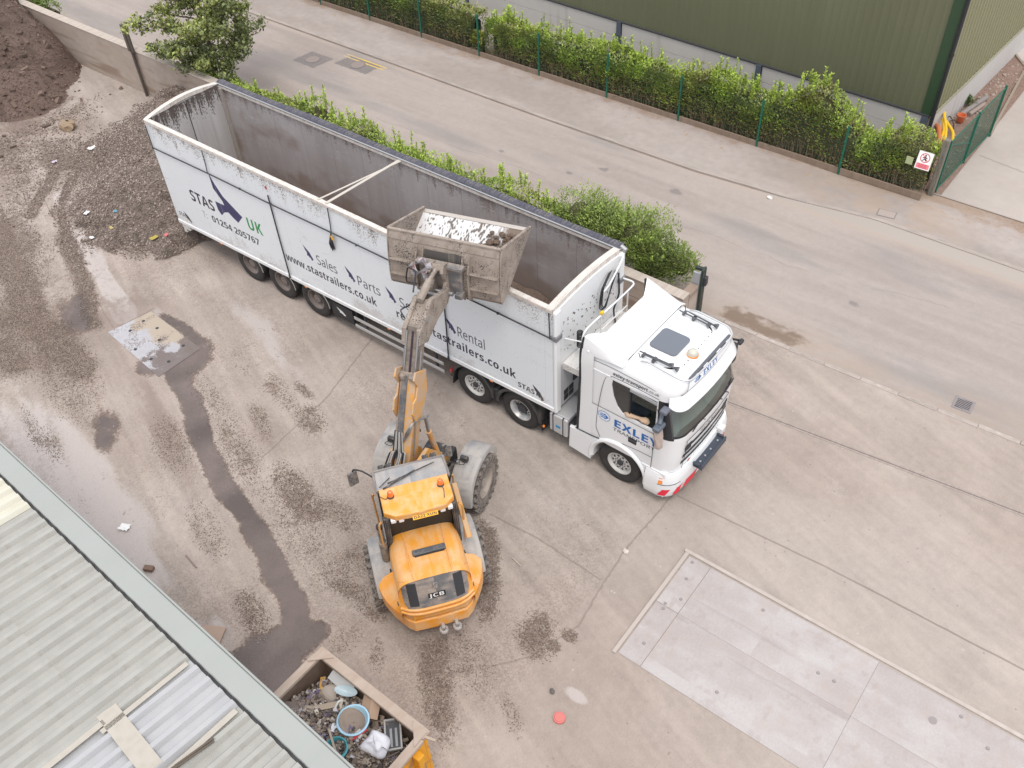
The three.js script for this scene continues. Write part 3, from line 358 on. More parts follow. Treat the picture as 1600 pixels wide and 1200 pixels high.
  for (let k = 0; k < 3; k++) part('hose', tube([[0.1, 3.85, -0.62 - k * 0.05], [0.14, 3.62, -0.3 - k * 0.04], [0.15, 3.2, -0.22 - k * 0.05], [0.15, 3.05, -0.38 - k * 0.04], [0.14, 3.3, -0.6], [0.1, 3.75, -0.95 + k * 0.04]], 0.014, 6, 50), M.black, t);
  { const p = []; for (let i = 0; i <= 90; i++) p.push([0.24 + 0.055 * Math.cos(i * 0.7), 2.78 + i * 0.0045, 0.62 + 0.055 * Math.sin(i * 0.7)]); part('coiled_line', tube(p, 0.013, 5, 240), M.black, t); }
  part('hose', [tube([[0.1, 3.6, -1.0], [0.16, 3.1, -0.96], [0.16, 2.75, -0.78], [0.4, 2.5, -0.55]], 0.02, 6, 40), tube([[0.3, 2.8, 0.6], [0.5, 2.3, 0.55], [0.7, 1.9, 0.4]], 0.014, 6, 30)], M.black, t);
  part('valve_cap', rbox(0.07, 0.07, 0.09, 0.02, 0.43, 3.42, 0.1), std({ color: rgb(0.75, 0.48, 0.02) }), t);
  // rolled sheet along the far rail
  part('rolled_sheet', boxUV(surf(120, 14, (u, v) => { const a = v * Math.PI * 2, x = -L + 0.03 + (L - 0.03) * u, r = 0.1 + 0.014 * fbm(x * 5 + 3, v * 6, 3); return [x, top + 0.06 + 0.75 * r * Math.sin(a) - 0.025 * Math.sin(u * Math.PI * 5), -HW - 0.03 + 1.15 * r * Math.cos(a)]; }), 1), std({ roughness: 0.75, map: tex(512, 64, (u, v) => { const x = u, f = fbm(u * 60, v * 9, 4), g = vn(u * 300, v * 40); return mix3(mix3([0.03, 0.032, 0.05], [0.09, 0.09, 0.12], f), [0.3, 0.26, 0.22], sstep(0.6, 0.85, g * 0.5 + fbm(u * 30 + 5, v * 5, 3) * 0.6) * 0.7); }, true) }), t);
  part('sheet_tube', [rod([-L, top + 0.08, -HW + 0.1], [0.02, top + 0.08, -HW + 0.1], 0.024), rod([-0.02, top + 0.1, -HW], [0.12, top + 0.06, -HW + 0.02], 0.06)], M.steel, t);
  // webbing across the top
  const web = std({ color: rgb(0.5, 0.46, 0.41), roughness: 0.85 });
  part('cross_strap', bar([-6.72, top + 0.085, HW - 0.02], [-6.3, top + 0.05, -HW + 0.05], 0.05, 0.012), web, t);
  part('cross_strap', bar([-6.45, top + 0.09, HW - 0.02], [-6.36, top + 0.055, -HW + 0.05], 0.075, 0.014), web, t);
  // rope rail and tie-downs on the near side
  part('side_rope', tube([[-L + 0.02, 3.24, HW + 0.03], [-10.9, 3.28, HW + 0.03], [-8.6, 3.28, HW + 0.035], [-6.4, 3.31, HW + 0.03], [-3, 3.33, HW + 0.035], [0, 3.34, HW + 0.04]], 0.017, 6, 90), M.rope, t);
  const tie = (pts, r = 0.013) => part('tie_strap', tube(pts, r, 6, 24), M.rope, t);
  tie([[-L + 0.05, 3.9, HW + 0.03], [-L + 0.04, 3.3, HW + 0.03], [-L + 0.02, 3.2, HW + 0.02]]); tie([[-10.97, 3.96, HW + 0.03], [-11, 3.6, HW + 0.02], [-11.02, 3.28, HW + 0.035]]);
  tie([[-8.6, 3.52, HW + 0.03], [-8.6, 2.4, HW + 0.025], [-8.56, 1.05, HW + 0.035]], 0.018); tie([[-6.36, 4.02, HW + 0.04], [-6.4, 3.6, HW + 0.025], [-6.42, 3.3, HW + 0.035]]); tie([[-2.95, 3.35, HW + 0.03], [-2.98, 2.2, HW + 0.025], [-3.02, 1.12, HW + 0.035]], 0.018); tie([[-0.06, 3.98, HW + 0.03], [-0.05, 3.6, HW + 0.025], [-0.04, 3.3, HW + 0.03]]);
  { const g = [], r = rng(4); for (let i = 0; i < 9; i++) { const x = -6.44 + (r() - 0.5) * 0.12; g.push(tube([[-6.43, 3.3, HW + 0.04], [x, 3.12 - r() * 0.1, HW + 0.06 + r() * 0.05], [x - 0.05, 2.95 - r() * 0.15, HW + 0.03], [x - 0.1 * r(), 2.75 + r() * 0.15, HW + 0.03]], 0.012, 5, 16)); } part('rope_bundle', g, M.rope, t); part('ratchet_handle', rbox(0.05, 0.12, 0.03, 0.01, -6.38, 3.2, HW + 0.075, [0, 0, 0.3]), std({ color: rgb(0.75, 0.4, 0.03) }), t); }
  part('red_tag', rbox(0.05, 0.09, 0.012, 0.004, -8.63, 3.72, HW + 0.012), M.red, t);
  for (const x of [-9.75, -8.58, -5.6, -4.2, -1.4]) part('rope_hook', [rbox(0.05, 0.05, 0.04, 0.01, x, 3.27 + (x + 13) * 0.004, HW + 0.03)], M.dark, t);
  for (const x of [-8.56, -3.02]) part('strap_hook', rbox(0.04, 0.12, 0.04, 0.01, x, 1.12 + (x > -5 ? 0.02 : -0.07), HW + 0.04), M.dark, t);
  // wheels, guards, axles, chassis
  for (let i = 0; i < 3; i++) {
    const x = -10.449 + 1.31 * i;
    for (const s of [1, -1]) { wheel(t, x, 0.53, s * (HW - 0.23), s, { ...KIT.dish, rimMat: M.rimOld, hubMat: M.rimOld });
      const g = toCreasedNormals(arcGuard(0.6, 0.42, 0.05, Math.PI * 0.82), 0.5); g.translate(x, 0.53, s * (HW - 0.22)); part('mudguard', g, M.blackDust, t);
      const e = [tube(Array.from({ length: 9 }, (_, k) => { const a = 0.05 + k * 0.3; return [x + 0.615 * Math.cos(a), 0.53 + 0.615 * Math.sin(a), s * (HW - 0.01)]; }), 0.013, 5, 30)]; part('guard_edge', e, M.alu, t); }
    part('axle', cyl(0.07, 0.07, 2.1, 12, x, 0.53, 0, 'z'), M.dark, t);
  }
  part('chassis_beam', [bar([-L + 0.2, 0.98, 0.5], [-0.3, 1.16, 0.5], 0.12, 0.22), bar([-L + 0.2, 0.98, -0.5], [-0.3, 1.16, -0.5], 0.12, 0.22), ...Array.from({ length: 9 }, (_, k) => bar([-12.6 + k * 1.45, 1.0 + k * 0.02, -1.15], [-12.6 + k * 1.45, 1.0 + k * 0.02, 1.15], 0.1, 0.12))], M.dark, t);
  part('rear_bumper', [span(-L + 0.02, -L + 0.14, 0.45, 0.62, -1.2, 1.2, 0.02), span(-L + 0.05, -L + 0.4, 0.62, 0.9, 0.95, 1.22, 0.02)], M.whiteDirty, t);
  for (const y of [0.68, 0.42]) part('side_guard_rail', [bar([-6.35, y - 0.02, HW - 0.06], [-3.3, y + 0.04, HW - 0.06], 0.035, 0.1, [0, 1, 0], 0.012)], M.alu, t);
  for (const x of [-6.0, -4.7, -3.6]) part('guard_bracket', span(x, x + 0.06, 0.36, 1.02, HW - 0.12, HW - 0.08), M.dark, t);
  part('equipment_board', [span(-7.2, -6.4, 0.36, 0.82, HW - 0.12, HW - 0.06, 0.02), span(-7.2, -6.3, 0.4, 0.8, HW - 0.5, HW - 0.12, 0.03)], M.black, t);
  { const g = poly(MARK.map(([a, b]) => [a * 0.26, b * 0.24]), 0.006); g.scale(1.3, 0.8, 1); g.translate(-6.98, 0.52, HW - 0.058); part('arrow_mark', g, std({ color: rgb(0.7, 0.7, 0.7) }), t); }
  part('landing_leg', [span(-2.75, -2.6, 0.4, 1.05, 0.62, 0.78, 0.01), span(-2.82, -2.53, 0.35, 0.4, 0.55, 0.85, 0.01), tube([[-2.75, 0.95, 0.8], [-2.78, 0.85, 1.05], [-2.8, 0.7, 1.12]], 0.014)], M.blackDust, t);
  part('landing_leg', [span(-2.75, -2.6, 0.4, 1.05, -0.78, -0.62, 0.01), span(-2.82, -2.53, 0.35, 0.4, -0.85, -0.55, 0.01)], M.blackDust, t);
  for (const x of [-1.75, -5.0, -8.0, -11.5]) part('marker_lamp', rbox(0.09, 0.035, 0.02, 0.008, x, bot(x) - 0.05, HW + 0.012), M.amber, t);
}
// ---------- tractor unit ----------
{
  const t = thing('lorry_tractor', 'white sleeper-cab lorry tractor unit with blue lettering on its door, coupled to the long trailer', 'lorry', [0, 0, -1.25]);
  const HW = 1.235;
  // half width, front x and corner radius of the cab by height
  const LV = [[0.98, 1.225, 2.98, 0.34], [1.4, 1.235, 3.02, 0.34], [2.06, 1.235, 3.06, 0.36], [2.14, 1.23, 3.05, 0.36], [2.5, 1.22, 2.97, 0.36], [2.95, 1.205, 2.88, 0.36], [3.06, 1.2, 2.88, 0.36], [3.2, 1.185, 2.9, 0.36], [3.32, 1.14, 2.89, 0.36], [3.4, 1.06, 2.84, 0.36], [3.45, 0.95, 2.76, 0.34], [3.465, 0.8, 2.62, 0.3]];
  const lv = (y) => { for (let i = 0; i + 1 < LV.length; i++) if (y <= LV[i + 1][0]) { const k = clamp((y - LV[i][0]) / (LV[i + 1][0] - LV[i][0])); return [0, 1, 2, 3].map((c) => lerp(LV[i][c], LV[i + 1][c], k)); } return LV[LV.length - 1]; };
  const REAR = 0.86;
  // s in metres round the plan outline: 0 at rear right, then along right side, round the front, back along the left
  function cabAt(q, y, off = 0) { // q 0..1 right side, 1..2 right corner, 2..3 front, 3..4 left corner, 4..5 left side
    const [, hw, f, r] = lv(y), bow = 0.05; let x, z, nx, nz;
    const front = (zz) => f + bow * (1 - (zz / (hw - r)) ** 2);
    if (q <= 1) { x = lerp(REAR, f - r, q); z = hw; nx = 0; nz = 1; }
    else if (q <= 2) { const a = Math.PI / 2 * (1 - (q - 1)); x = f - r + r * Math.cos(a); z = hw - r + r * Math.sin(a); nx = Math.cos(a); nz = Math.sin(a); }
    else if (q <= 3) { z = lerp(hw - r, -(hw - r), q - 2); x = front(z); nx = 1; nz = 0; }
    else if (q <= 4) { const a = Math.PI / 2 * (q - 3); x = f - r + r * Math.cos(a); z = -(hw - r) - r * Math.sin(a); nx = Math.cos(a); nz = -Math.sin(a); }
    else { x = lerp(f - r, REAR, q - 4); z = -hw; nx = 0; nz = -1; }
    return [x + nx * off, y, z + nz * off];
  }
  const wrap = (q0, q1, y0, y1, nu, nv, off = 0) => surf(nu, nv, (u, v) => cabAt(lerp(q0, q1, u), lerp(y0, y1, v), off));
  const wall = (q0, q1, y0, y1, off = 0) => wrap(q0, q1, y0, y1, Math.max(4, Math.round((q1 - q0) * 10)), Math.max(3, Math.round((y1 - y0) * 14)), off);
  // lower body, upper body, roof
  part('cab_body', [wall(0, 1, 1.0, 2.04), wall(1, 4, 1.0, 2.13), wall(4, 5, 1.0, 2.04), wall(0, 5, 3.0, 3.465),
    wall(4, 5, 2.03, 3.01),                                   // far side
    surf(10, 10, (u, v) => { const y = 3.4655, [, hw, f, r] = lv(3.465); const z = lerp(hw, -hw, v); const az = Math.abs(z), fx = az > hw - r ? f - r + Math.sqrt(Math.max(0, r * r - (az - hw + r) ** 2)) : f + 0.05 * (1 - (z / (hw - r)) ** 2); return [lerp(REAR, fx, u), y, z]; }),
    span(REAR - 0.03, REAR + 0.01, 1.0, 3.4, -HW + 0.02, HW - 0.02)].map((g) => g), M.white, t);
  // near side wall with the window opening
  const WIN = [[1.46, 2.96], [1.44, 2.8], [1.5, 2.5], [1.6, 2.28], [1.72, 2.16], [2.0, 2.12], [2.5, 2.1], [2.5, 2.96]];
  { const g = poly([[REAR, 2.03], [2.54, 2.03], [2.52, 3.01], [REAR, 3.01]], 0.04, 0, [WIN]); g.translate(0, 0, 1.175); part('window_surround', g, M.white, t); }
  part('pillar', wall(0.97, 1.42, 2.04, 3.0, 0.004), M.black, t); part('pillar', wall(3.58, 4.1, 2.04, 3.0, 0.004), M.black, t);
  part('windscreen', wall(1.36, 3.64, 2.12, 2.97, 0.012), phys({ color: rgb(0.72, 0.82, 0.79), roughness: 0.04, transmission: 1, thickness: 0, ior: 2.05 }), t);
  part('screen_edge', [wall(1.4, 3.6, 2.11, 2.16, 0.016)], M.black, t);
  // rear part of the side glass and the half-lowered pane
  { const g = poly([[1.46, 2.97], [1.43, 2.8], [1.49, 2.48], [1.59, 2.26], [1.72, 2.14], [1.88, 2.12], [1.88, 2.97]], 0.006); g.translate(0, 0, 1.19); part('side_window', g, M.glassDark, t); }
  { const g = poly([[1.9, 2.62], [2.5, 2.62], [2.5, 2.96], [1.9, 2.96]], 0.006); g.translate(0, 0, 1.185); part('side_window', g, M.glass, t); part('wind_deflector', bar([1.88, 2.93, 1.225], [2.5, 2.9, 1.225], 0.02, 0.07), phys({ color: rgb(0.35, 0.36, 0.37), roughness: 0.2 }), t); part('window_divider', span(1.865, 1.9, 2.1, 2.97, 1.17, 1.21), M.black, t); }
  // interior
  part('cab_interior', [span(0.9, 0.96, 1.0, 3.3, -1.1, 1.1), span(0.95, 2.8, 1.05, 1.1, -1.1, 1.1), span(2.55, 2.86, 1.1, 2.06, -1.1, 1.1, 0.06), span(0.95, 2.6, 1.1, 2.02, -1.13, -1.08), span(1.25, 1.75, 1.1, 1.6, 0.35, 0.9, 0.08), span(1.2, 1.34, 1.55, 2.35, 0.36, 0.88, 0.06), span(1.25, 1.75, 1.1, 1.6, -0.9, -0.35, 0.08), span(1.2, 1.34, 1.55, 2.35, -0.88, -0.36, 0.06)], std({ color: rgb(0.32, 0.34, 0.33), roughness: 0.85 }), t);
  { const g = new THREE.TorusGeometry(0.22, 0.018, 8, 30); g.rotateY(Math.PI / 2); g.rotateZ(0.5); g.translate(2.35, 2.05, 0.62); part('steering_wheel', g, M.black, t); }
  // sun visor over the windscreen and sign panel
  part('sun_visor', surf(40, 8, (u, v) => { const q = lerp(1.35, 3.65, u), a = cabAt(q, 3.0, 0), b = cabAt(q, 3.13, 0); const e = Math.pow(Math.abs(2 * u - 1), 6); const out = 0.15 * (1 - v) * (1 - 0.55 * e); const c = cabAt(q, 3.06, out + 0.012); const y = lerp(2.84 + 0.13 * e, 3.16, v); void a; void b; return [c[0], y, c[2]]; }), M.white, t);
  part('visor_gap', wall(1.7, 3.3, 3.155, 3.175, 0.016), M.seal, t);
  {
    const cs = canvas(1024, 128, (g) => { g.fillStyle = '#eef1f4'; g.fillRect(0, 0, 1024, 128); g.fillStyle = '#1460a8'; g.font = 'bold 112px sans-serif'; g.save(); g.translate(300, 106); g.scale(360 / g.measureText('EXLEY').width, 1); g.fillText('EXLEY', 0, 0); g.restore(); g.fillRect(130, 36, 80, 14); g.fillRect(110, 58, 110, 14); g.fillRect(130, 80, 80, 14); g.beginPath(); g.moveTo(200, 18); g.lineTo(258, 65); g.lineTo(200, 112); g.fill();  });
    const tx = new THREE.CanvasTexture(cs.c); tx.colorSpace = THREE.SRGBColorSpace;
    part('sign_panel', surf(24, 4, (u, v) => cabAt(lerp(2.0, 3.0, u), lerp(3.19, 3.38, v), 0.02)), phys({ map: tx, roughness: 0.3 }), t);
  }
  // roof fairing with its scooped rear edge and side collars
  const top = (x, z) => { const e = Math.min(1, Math.abs(z) / 1.12), k = clamp((1.66 - x) / 0.9); return 3.468 + k * (0.04 + 0.26 * Math.pow(e, 2.2)); };
  part('roof_fairing', surf(36, 16, (u, v) => { const z = lerp(1.14, -1.14, u), e = Math.abs(z) / 1.14, xr = 1.08 - 0.36 * Math.pow(e, 1.7), x = lerp(1.66, xr, v); return [x, top(x, z) - 0.1 * Math.pow(e, 14), z]; }), M.white, t);
  for (const s of [1, -1]) {
    part('side_collar', [surf(14, 22, (u, v) => { const y = lerp(1.0, 3.4, v), xr = 0.66 + 0.05 * Math.sin(v * 3) , x = lerp(xr, 1.0, u); return [x, y, s * (1.238 - 0.1 * Math.pow(clamp((y - 3.0) / 0.7), 2))]; }), surf(16, 6, (u, v) => { const x = lerp(0.72, 1.66, u), yb = 3.3 + 0.08 * u, yt = top(x, 1.14) - 0.1 * 1; return [x, lerp(yb, Math.max(yb + 0.01, yt), v), s * lerp(1.205 - 0.02 * u, 1.14, Math.pow(v, 1.5))]; })], M.white, t);
    part('collar_edge', [tube([[0.645, 1.05, s * 1.225], [0.66, 1.8, s * 1.23], [0.69, 2.6, s * 1.225], [0.68, 3.3, s * 1.2], [0.7, 3.62, s * 1.13]], 0.035, 8, 40), ...(s < 0 ? [tube([[0.7, 3.62, s * 1.13], [0.83, 3.6, s * 0.93], [0.9, 3.52, s * 0.78]], 0.02, 6, 16)] : [])], M.black, t);
  }
  part('fairing_joint', bar([1.66, 3.467, 1.0], [1.66, 3.467, -1.0], 0.012, 0.008), M.seal, t);
  part('roof_hatch', (() => { const s = new THREE.Shape(), a = 0.3, b = 0.31, r = 0.1; s.moveTo(-a + r, -b); s.lineTo(a - r, -b); s.quadraticCurveTo(a, -b, a, -b + r); s.lineTo(a, b - r); s.quadraticCurveTo(a, b, a - r, b); s.lineTo(-a + r, b); s.quadraticCurveTo(-a, b, -a, b - r); s.lineTo(-a, -b + r); s.quadraticCurveTo(-a, -b, -a + r, -b); const g = new THREE.ExtrudeGeometry(s, { depth: 0.012, bevelSize: 0.012, bevelThickness: 0.012, bevelSegments: 3 }); g.rotateX(-Math.PI / 2); g.translate(2.06, 3.478, 0.12); return g; })(), phys({ color: rgb(0.1, 0.115, 0.14), roughness: 0.12, clearcoat: 1 }), t);
  // light bar, roof tube, horns, beacon
  part('roof_bar', [tube([[1.9, 3.5, 0.93], [2.1, 3.55, 0.93], [2.75, 3.5, 0.93], [2.93, 3.47, 0.8], [2.97, 3.46, 0.4], [2.98, 3.46, -0.4], [2.93, 3.47, -0.8], [2.75, 3.5, -0.93], [2.1, 3.55, -0.93], [1.9, 3.5, -0.93]], 0.02, 8, 110)], M.alu, t);
  part('light_bar', [rbox(0.07, 0.08, 1.55, 0.025, 2.9, 3.44, 0)], std({ color: rgb(0.09, 0.095, 0.11), roughness: 0.4 }), t);
  for (const z of [-0.62, -0.25, 0.25, 0.62]) part('light_bar_lamp', rbox(0.02, 0.05, 0.16, 0.008, 2.94, 3.44, z), M.lens, t);
  for (const s of [1, -1]) { part('air_horn', [rod([1.75, 3.55, s * 0.75], [2.4, 3.53, s * 0.72], 0.014, 10, 0.02), rod([1.9, 3.57, s * 0.8], [2.55, 3.54, s * 0.76], 0.012, 10, 0.02), cyl(0.022, 0.06, 0.09, 16, 2.58, 3.545, s * 0.76, 'x'), cyl(0.022, 0.052, 0.08, 16, 2.44, 3.53, s * 0.71, 'x'), rbox(0.06, 0.07, 0.14, 0.01, 2.1, 3.51, s * 0.76), rbox(0.05, 0.06, 0.12, 0.01, 1.86, 3.52, s * 0.77)], std({ color: rgb(0.13, 0.13, 0.14), metalness: 0.7, roughness: 0.35 }), t); part('aerial', rod([1.84, 3.5, s * 0.86], [1.8, 3.62, s * 0.87], 0.008), M.black, t); }
  part('beacon', [lathe([[0.0, 0.12], [0.06, 0.11], [0.105, 0.07], [0.115, 0]], 24, 'y').translate(2.6, 3.475, 0.16)], phys({ color: rgb(0.52, 0.5, 0.42), roughness: 0.15, clearcoat: 1 }), t);
  part('beacon_base', cyl(0.125, 0.12, 0.03, 24, 2.6, 3.478, 0.16), M.amber, t);
  for (let k = 0; k < 9; k++) part('roof_rivet', cyl(0.014, 0.012, 0.012, 8, 2.62 - k * 0.006, 3.47, 0.5 - k * 0.14), M.seal, t);
  // door seams, handle
  part('door_seam', [tube([[2.5, 1.02, 1.24], [2.52, 1.9, 1.242], [2.48, 2.05, 1.24]], 0.006, 5, 30), tube([[1.45, 3.03, 1.207], [1.3, 2.94, 1.212], [1.22, 2.6, 1.222], [1.15, 2.0, 1.237], [1.12, 1.4, 1.238], [1.22, 1.14, 1.233]], 0.006, 5, 40), tube([[1.45, 3.03, 1.205], [2.0, 3.04, 1.204], [2.52, 3.02, 1.206]], 0.006, 5, 20), tube([[1.78, 1.28, 1.237], [2.2, 1.33, 1.238], [2.5, 1.34, 1.24]], 0.005, 5, 16), tube([[0.88, 3.22, 1.19], [1.4, 3.24, 1.187], [2.3, 3.2, 1.19], [2.62, 3.12, 1.17]], 0.005, 5, 30)], M.seal, t);
  part('door_handle', rbox(0.2, 0.15, 0.025, 0.02, 2.02, 1.53, 1.237), M.black, t); part('handle_grip', rbox(0.17, 0.035, 0.03, 0.012, 2.03, 1.55, 1.252), M.dark, t);
  // lettering on the door (print)
  {
    const decal = (w, h, W, H, x, y, draw, z = 1.2415, tilt = 0) => { const c = canvas(W, H, (g) => { g.clearRect(0, 0, W, H); draw(g); }); const tx = new THREE.CanvasTexture(c.c); tx.colorSpace = THREE.SRGBColorSpace; const g = new THREE.PlaneGeometry(w, h); g.rotateX(tilt); g.translate(x + w / 2, y + h / 2, z); part('lettering', g, std({ map: tx, transparent: true, alphaTest: 0.4, roughness: 0.4 }), t); };
    decal(1.5, 0.5, 1024, 342, 1.15, 1.5, (g) => { const blue = '#1563ad'; g.strokeStyle = blue; g.fillStyle = '#dfe6ee'; g.lineWidth = 7; g.beginPath(); g.ellipse(110, 110, 98, 88, 0, 0, 7); g.fill(); g.stroke(); g.fillStyle = blue; g.fillRect(48, 70, 80, 18); g.fillRect(30, 102, 110, 18); g.fillRect(48, 134, 80, 18); g.beginPath(); g.moveTo(118, 50); g.lineTo(190, 111); g.lineTo(118, 172); g.fill(); g.fillStyle = '#dfe6ee'; g.fillRect(60, 88, 78, 14); g.fillRect(60, 120, 78, 14); g.save(); g.fillStyle = blue; g.font = 'bold 200px sans-serif'; const w = g.measureText('EXLEY').width; g.translate(262, 208); g.scale(750 / w, 1); g.fillText('EXLEY', 0, 0); g.restore(); g.fillStyle = '#4a4f58'; g.font = '84px sans-serif'; const w2 = g.measureText('TRANSPORT').width; g.translate(266, 300); g.scale(690 / w2, 1); g.fillText('TRANSPORT', 0, 0); });
    decal(1.12, 0.16, 1024, 146, 1.44, 3.03, (g) => { g.fillStyle = '#3c4048'; g.font = 'bold 96px sans-serif'; const s = 'exley-transport'; g.save(); const w = g.measureText(s).width; g.translate(10, 92); g.scale(740 / w, 1); g.fillText(s, 0, 0); g.restore(); g.font = '84px sans-serif'; g.fillText('.co.uk', 758, 92); }, 1.206, -0.1);
  }
  // mirrors
  const dirtyCover = std({ roughness: 0.9, map: tex(128, 128, (u, v) => { const f = fbm(u * 6, v * 6, 4); return [0.46 * (0.75 + 0.5 * f), 0.375 * (0.75 + 0.5 * f), 0.33 * (0.75 + 0.5 * f)]; }), bumpMap: bumpNoise, bumpScale: 0.004 });
  part('mirror_cover', surf(16, 16, (u, v) => { const a = u * Math.PI * 2, w = 0.12 * (1 - 0.12 * v) + 0.012 * Math.sin(a * 3 + v * 7), d = 0.075 + 0.008 * Math.sin(a * 4 - v * 5); const c = v > 0.96 ? 0.6 : 1; return [2.74 + d * c * Math.cos(a) - 0.05 * (1 - v), 2.52 - 0.52 * v, 1.44 + w * c * Math.sin(a)]; }), dirtyCover, t);
  part('mirror_head', [rbox(0.17, 0.12, 0.3, 0.05, 2.69, 2.55, 1.42), bar([2.62, 2.72, 1.2], [2.7, 2.6, 1.42], 0.08, 0.1, [0, 1, 0], 0.03)], std({ color: rgb(0.1, 0.12, 0.15), roughness: 0.35 }), t);
  part('kerb_mirror', rbox(0.16, 0.1, 0.2, 0.04, 2.72, 2.92, 1.3), std({ color: rgb(0.12, 0.13, 0.16), roughness: 0.3 }), t);
  part('mirror_head', rbox(0.17, 0.5, 0.26, 0.05, 2.72, 2.35, -1.45), M.black, t);
  part('front_mirror', [rbox(0.1, 0.09, 0.17, 0.04, 2.98, 3.0, -1.2), bar([2.8, 3.08, -1.08], [2.96, 3.03, -1.2], 0.03, 0.04)], M.black, t);
  // wipers and dash seen through the glass
  for (const [z0, z1] of [[0.75, 0.05], [0.05, -0.65], [-0.2, -0.95]]) part('wiper', [rod([3.1, 2.08, z0], [3.07, 2.2, z1], 0.012, 6), rod([3.08, 2.14, z0 - 0.35], [3.1, 2.02, z0 - 0.5], 0.014, 6)], M.black, t);
  part('dash_top', surf(10, 3, (u, v) => { const z = lerp(1.05, -1.05, u); return [lerp(2.4, 2.98, v) - 0.12 * z * z * v, 2.08 + 0.03 * v, z]; }), std({ color: rgb(0.24, 0.28, 0.27), roughness: 0.6 }), t);
  // front panel, grille, bumper
  const F = (y) => lv(y)[2] + 0.03;
  for (const [y, h, w] of [[1.62, 0.09, 1.75], [1.4, 0.1, 1.8], [1.19, 0.09, 1.82]]) part('grille_slot', surf(20, 2, (u, v) => { const z = lerp(w / 2, -w / 2, u), yy = y - h / 2 + h * v; const b = 0.05 * (1 - (z / 0.9) ** 2); return [lv(yy)[2] + b + 0.007, yy, z]; }), M.black, t);
  for (const s of [1, -1]) part('air_intake', surf(6, 4, (u, v) => cabAt(2.02 + (s > 0 ? u * 0.12 : 0.84 + u * 0.12), 1.5 + 0.2 * v, 0.008)), M.black, t);
  { const c = canvas(512, 64, (g) => { g.clearRect(0, 0, 512, 64); g.fillStyle = '#868b90'; g.font = 'bold 62px sans-serif'; const w = g.measureText('SCANIA').width; g.scale(500 / w, 1); g.fillText('SCANIA', 2, 56); }); const tx = new THREE.CanvasTexture(c.c); tx.colorSpace = THREE.SRGBColorSpace; const g = new THREE.PlaneGeometry(0.8, 0.11); g.rotateY(Math.PI / 2); g.translate(3.118, 1.79, 0); part('badge', g, std({ map: tx, transparent: true, alphaTest: 0.4, metalness: 0.4, roughness: 0.4 }), t); }
  part('badge_red', rbox(0.01, 0.05, 0.09, 0.003, 3.085, 1.19, 0.72), M.red, t);
  // panel seams on the front corner
  part('front_seam', tube([[2.93, 1.02, 1.04], [2.96, 1.5, 1.06], [2.97, 2.0, 1.07]], 0.006, 5, 20), M.seal, t);
  part('front_seam', [tube([[3.06, 1.85, 0.86], [3.1, 1.87, 0.4], [3.11, 1.88, 0], [3.1, 1.87, -0.4], [3.06, 1.85, -0.86]], 0.006, 5, 30), tube([[3.02, 1.02, 0.87], [3.06, 1.5, 0.87], [3.07, 1.85, 0.86]], 0.006, 5, 20)], M.seal, t);
  const bump = (y0, y1, off, q0 = 1.0, q1 = 4.0) => surf(40, 6, (u, v) => { const p = cabAt(lerp(q0, q1, u), 1.2, off - 0.05 * Math.pow(Math.abs(2 * v - 1), 4)); return [p[0], lerp(y0, y1, v), p[2]]; });
  part('bumper', [bump(0.28, 0.98, 0.08, 0.86, 4.14)], M.white, t);
  part('bumper_cap', surf(40, 3, (u, v) => { const p = cabAt(lerp(0.86, 4.14, u), 1.2, 0.03 - v * 0.14); return [p[0], 0.98 + 0.01 * v, p[2]]; }), M.white, t);
  part('front_step', [rbox(0.2, 0.08, 1.05, 0.02, 3.2, 0.84, 0.0), rbox(0.04, 0.14, 1.05, 0.012, 3.3, 0.86, 0), rbox(0.16, 0.1, 0.05, 0.01, 3.18, 0.88, 0.5), rbox(0.16, 0.1, 0.05, 0.01, 3.18, 0.88, -0.5)], std({ color: rgb(0.05, 0.062, 0.085), roughness: 0.5 }), t);
  for (const z of [-0.35, -0.05, 0.18, 0.38]) part('step_bolt', cyl(0.022, 0.02, 0.02, 10, 3.2, 0.885, z), M.alu, t);
  part('tow_bracket', rbox(0.14, 0.1, 0.18, 0.02, 3.12, 1.0, -0.62), M.white, t);
  part('number_plate', rbox(0.012, 0.11, 0.52, 0.003, 3.17, 0.62, 0), std({ color: rgb(0.7, 0.7, 0.68) }), t);
  for (const [q, w] of [[1.12, 0.26], [1.62, 0.26], [2.02, 0.12], [2.14, 0.12], [2.9, 0.12], [3.3, 0.26]]) part('chevron', surf(8, 4, (u, v) => { const p = cabAt(q + w * u + 0.16 * v * (w / 0.26), 1.2, 0.083); return [p[0], lerp(0.37, 0.56, v), p[2]]; }), std({ color: rgb(0.72, 0.02, 0.05), roughness: 0.35 }), t);
  for (const s of [1, -1]) { const q0 = s > 0 ? 1.15 : 3.35, g = (a, b, off, y0, y1) => surf(10, 5, (u, v) => { const p = cabAt(q0 + lerp(a, b, u) * 0.5, 1.2, off - 0.03 * v); return [p[0], lerp(y0, y1, v), p[2]]; }); part('headlight', g(s > 0 ? 0.25 : -0.1, s > 0 ? 1.3 : 0.75, 0.088, 0.74, 0.9), M.lens, t); part('indicator', g(s > 0 ? -0.05 : 0.77, s > 0 ? 0.22 : 1.0, 0.09, 0.74, 0.9), M.amber, t); }
  part('headlight_seam', tube([1.1, 1.3, 1.5, 1.7, 1.9].map((q) => { const p = cabAt(q, 1.2, 0.085); return [p[0], 0.71, p[2]]; }), 0.006, 5, 20), M.seal, t);
  // arch, steps, skirts
  const AX = 1.706;
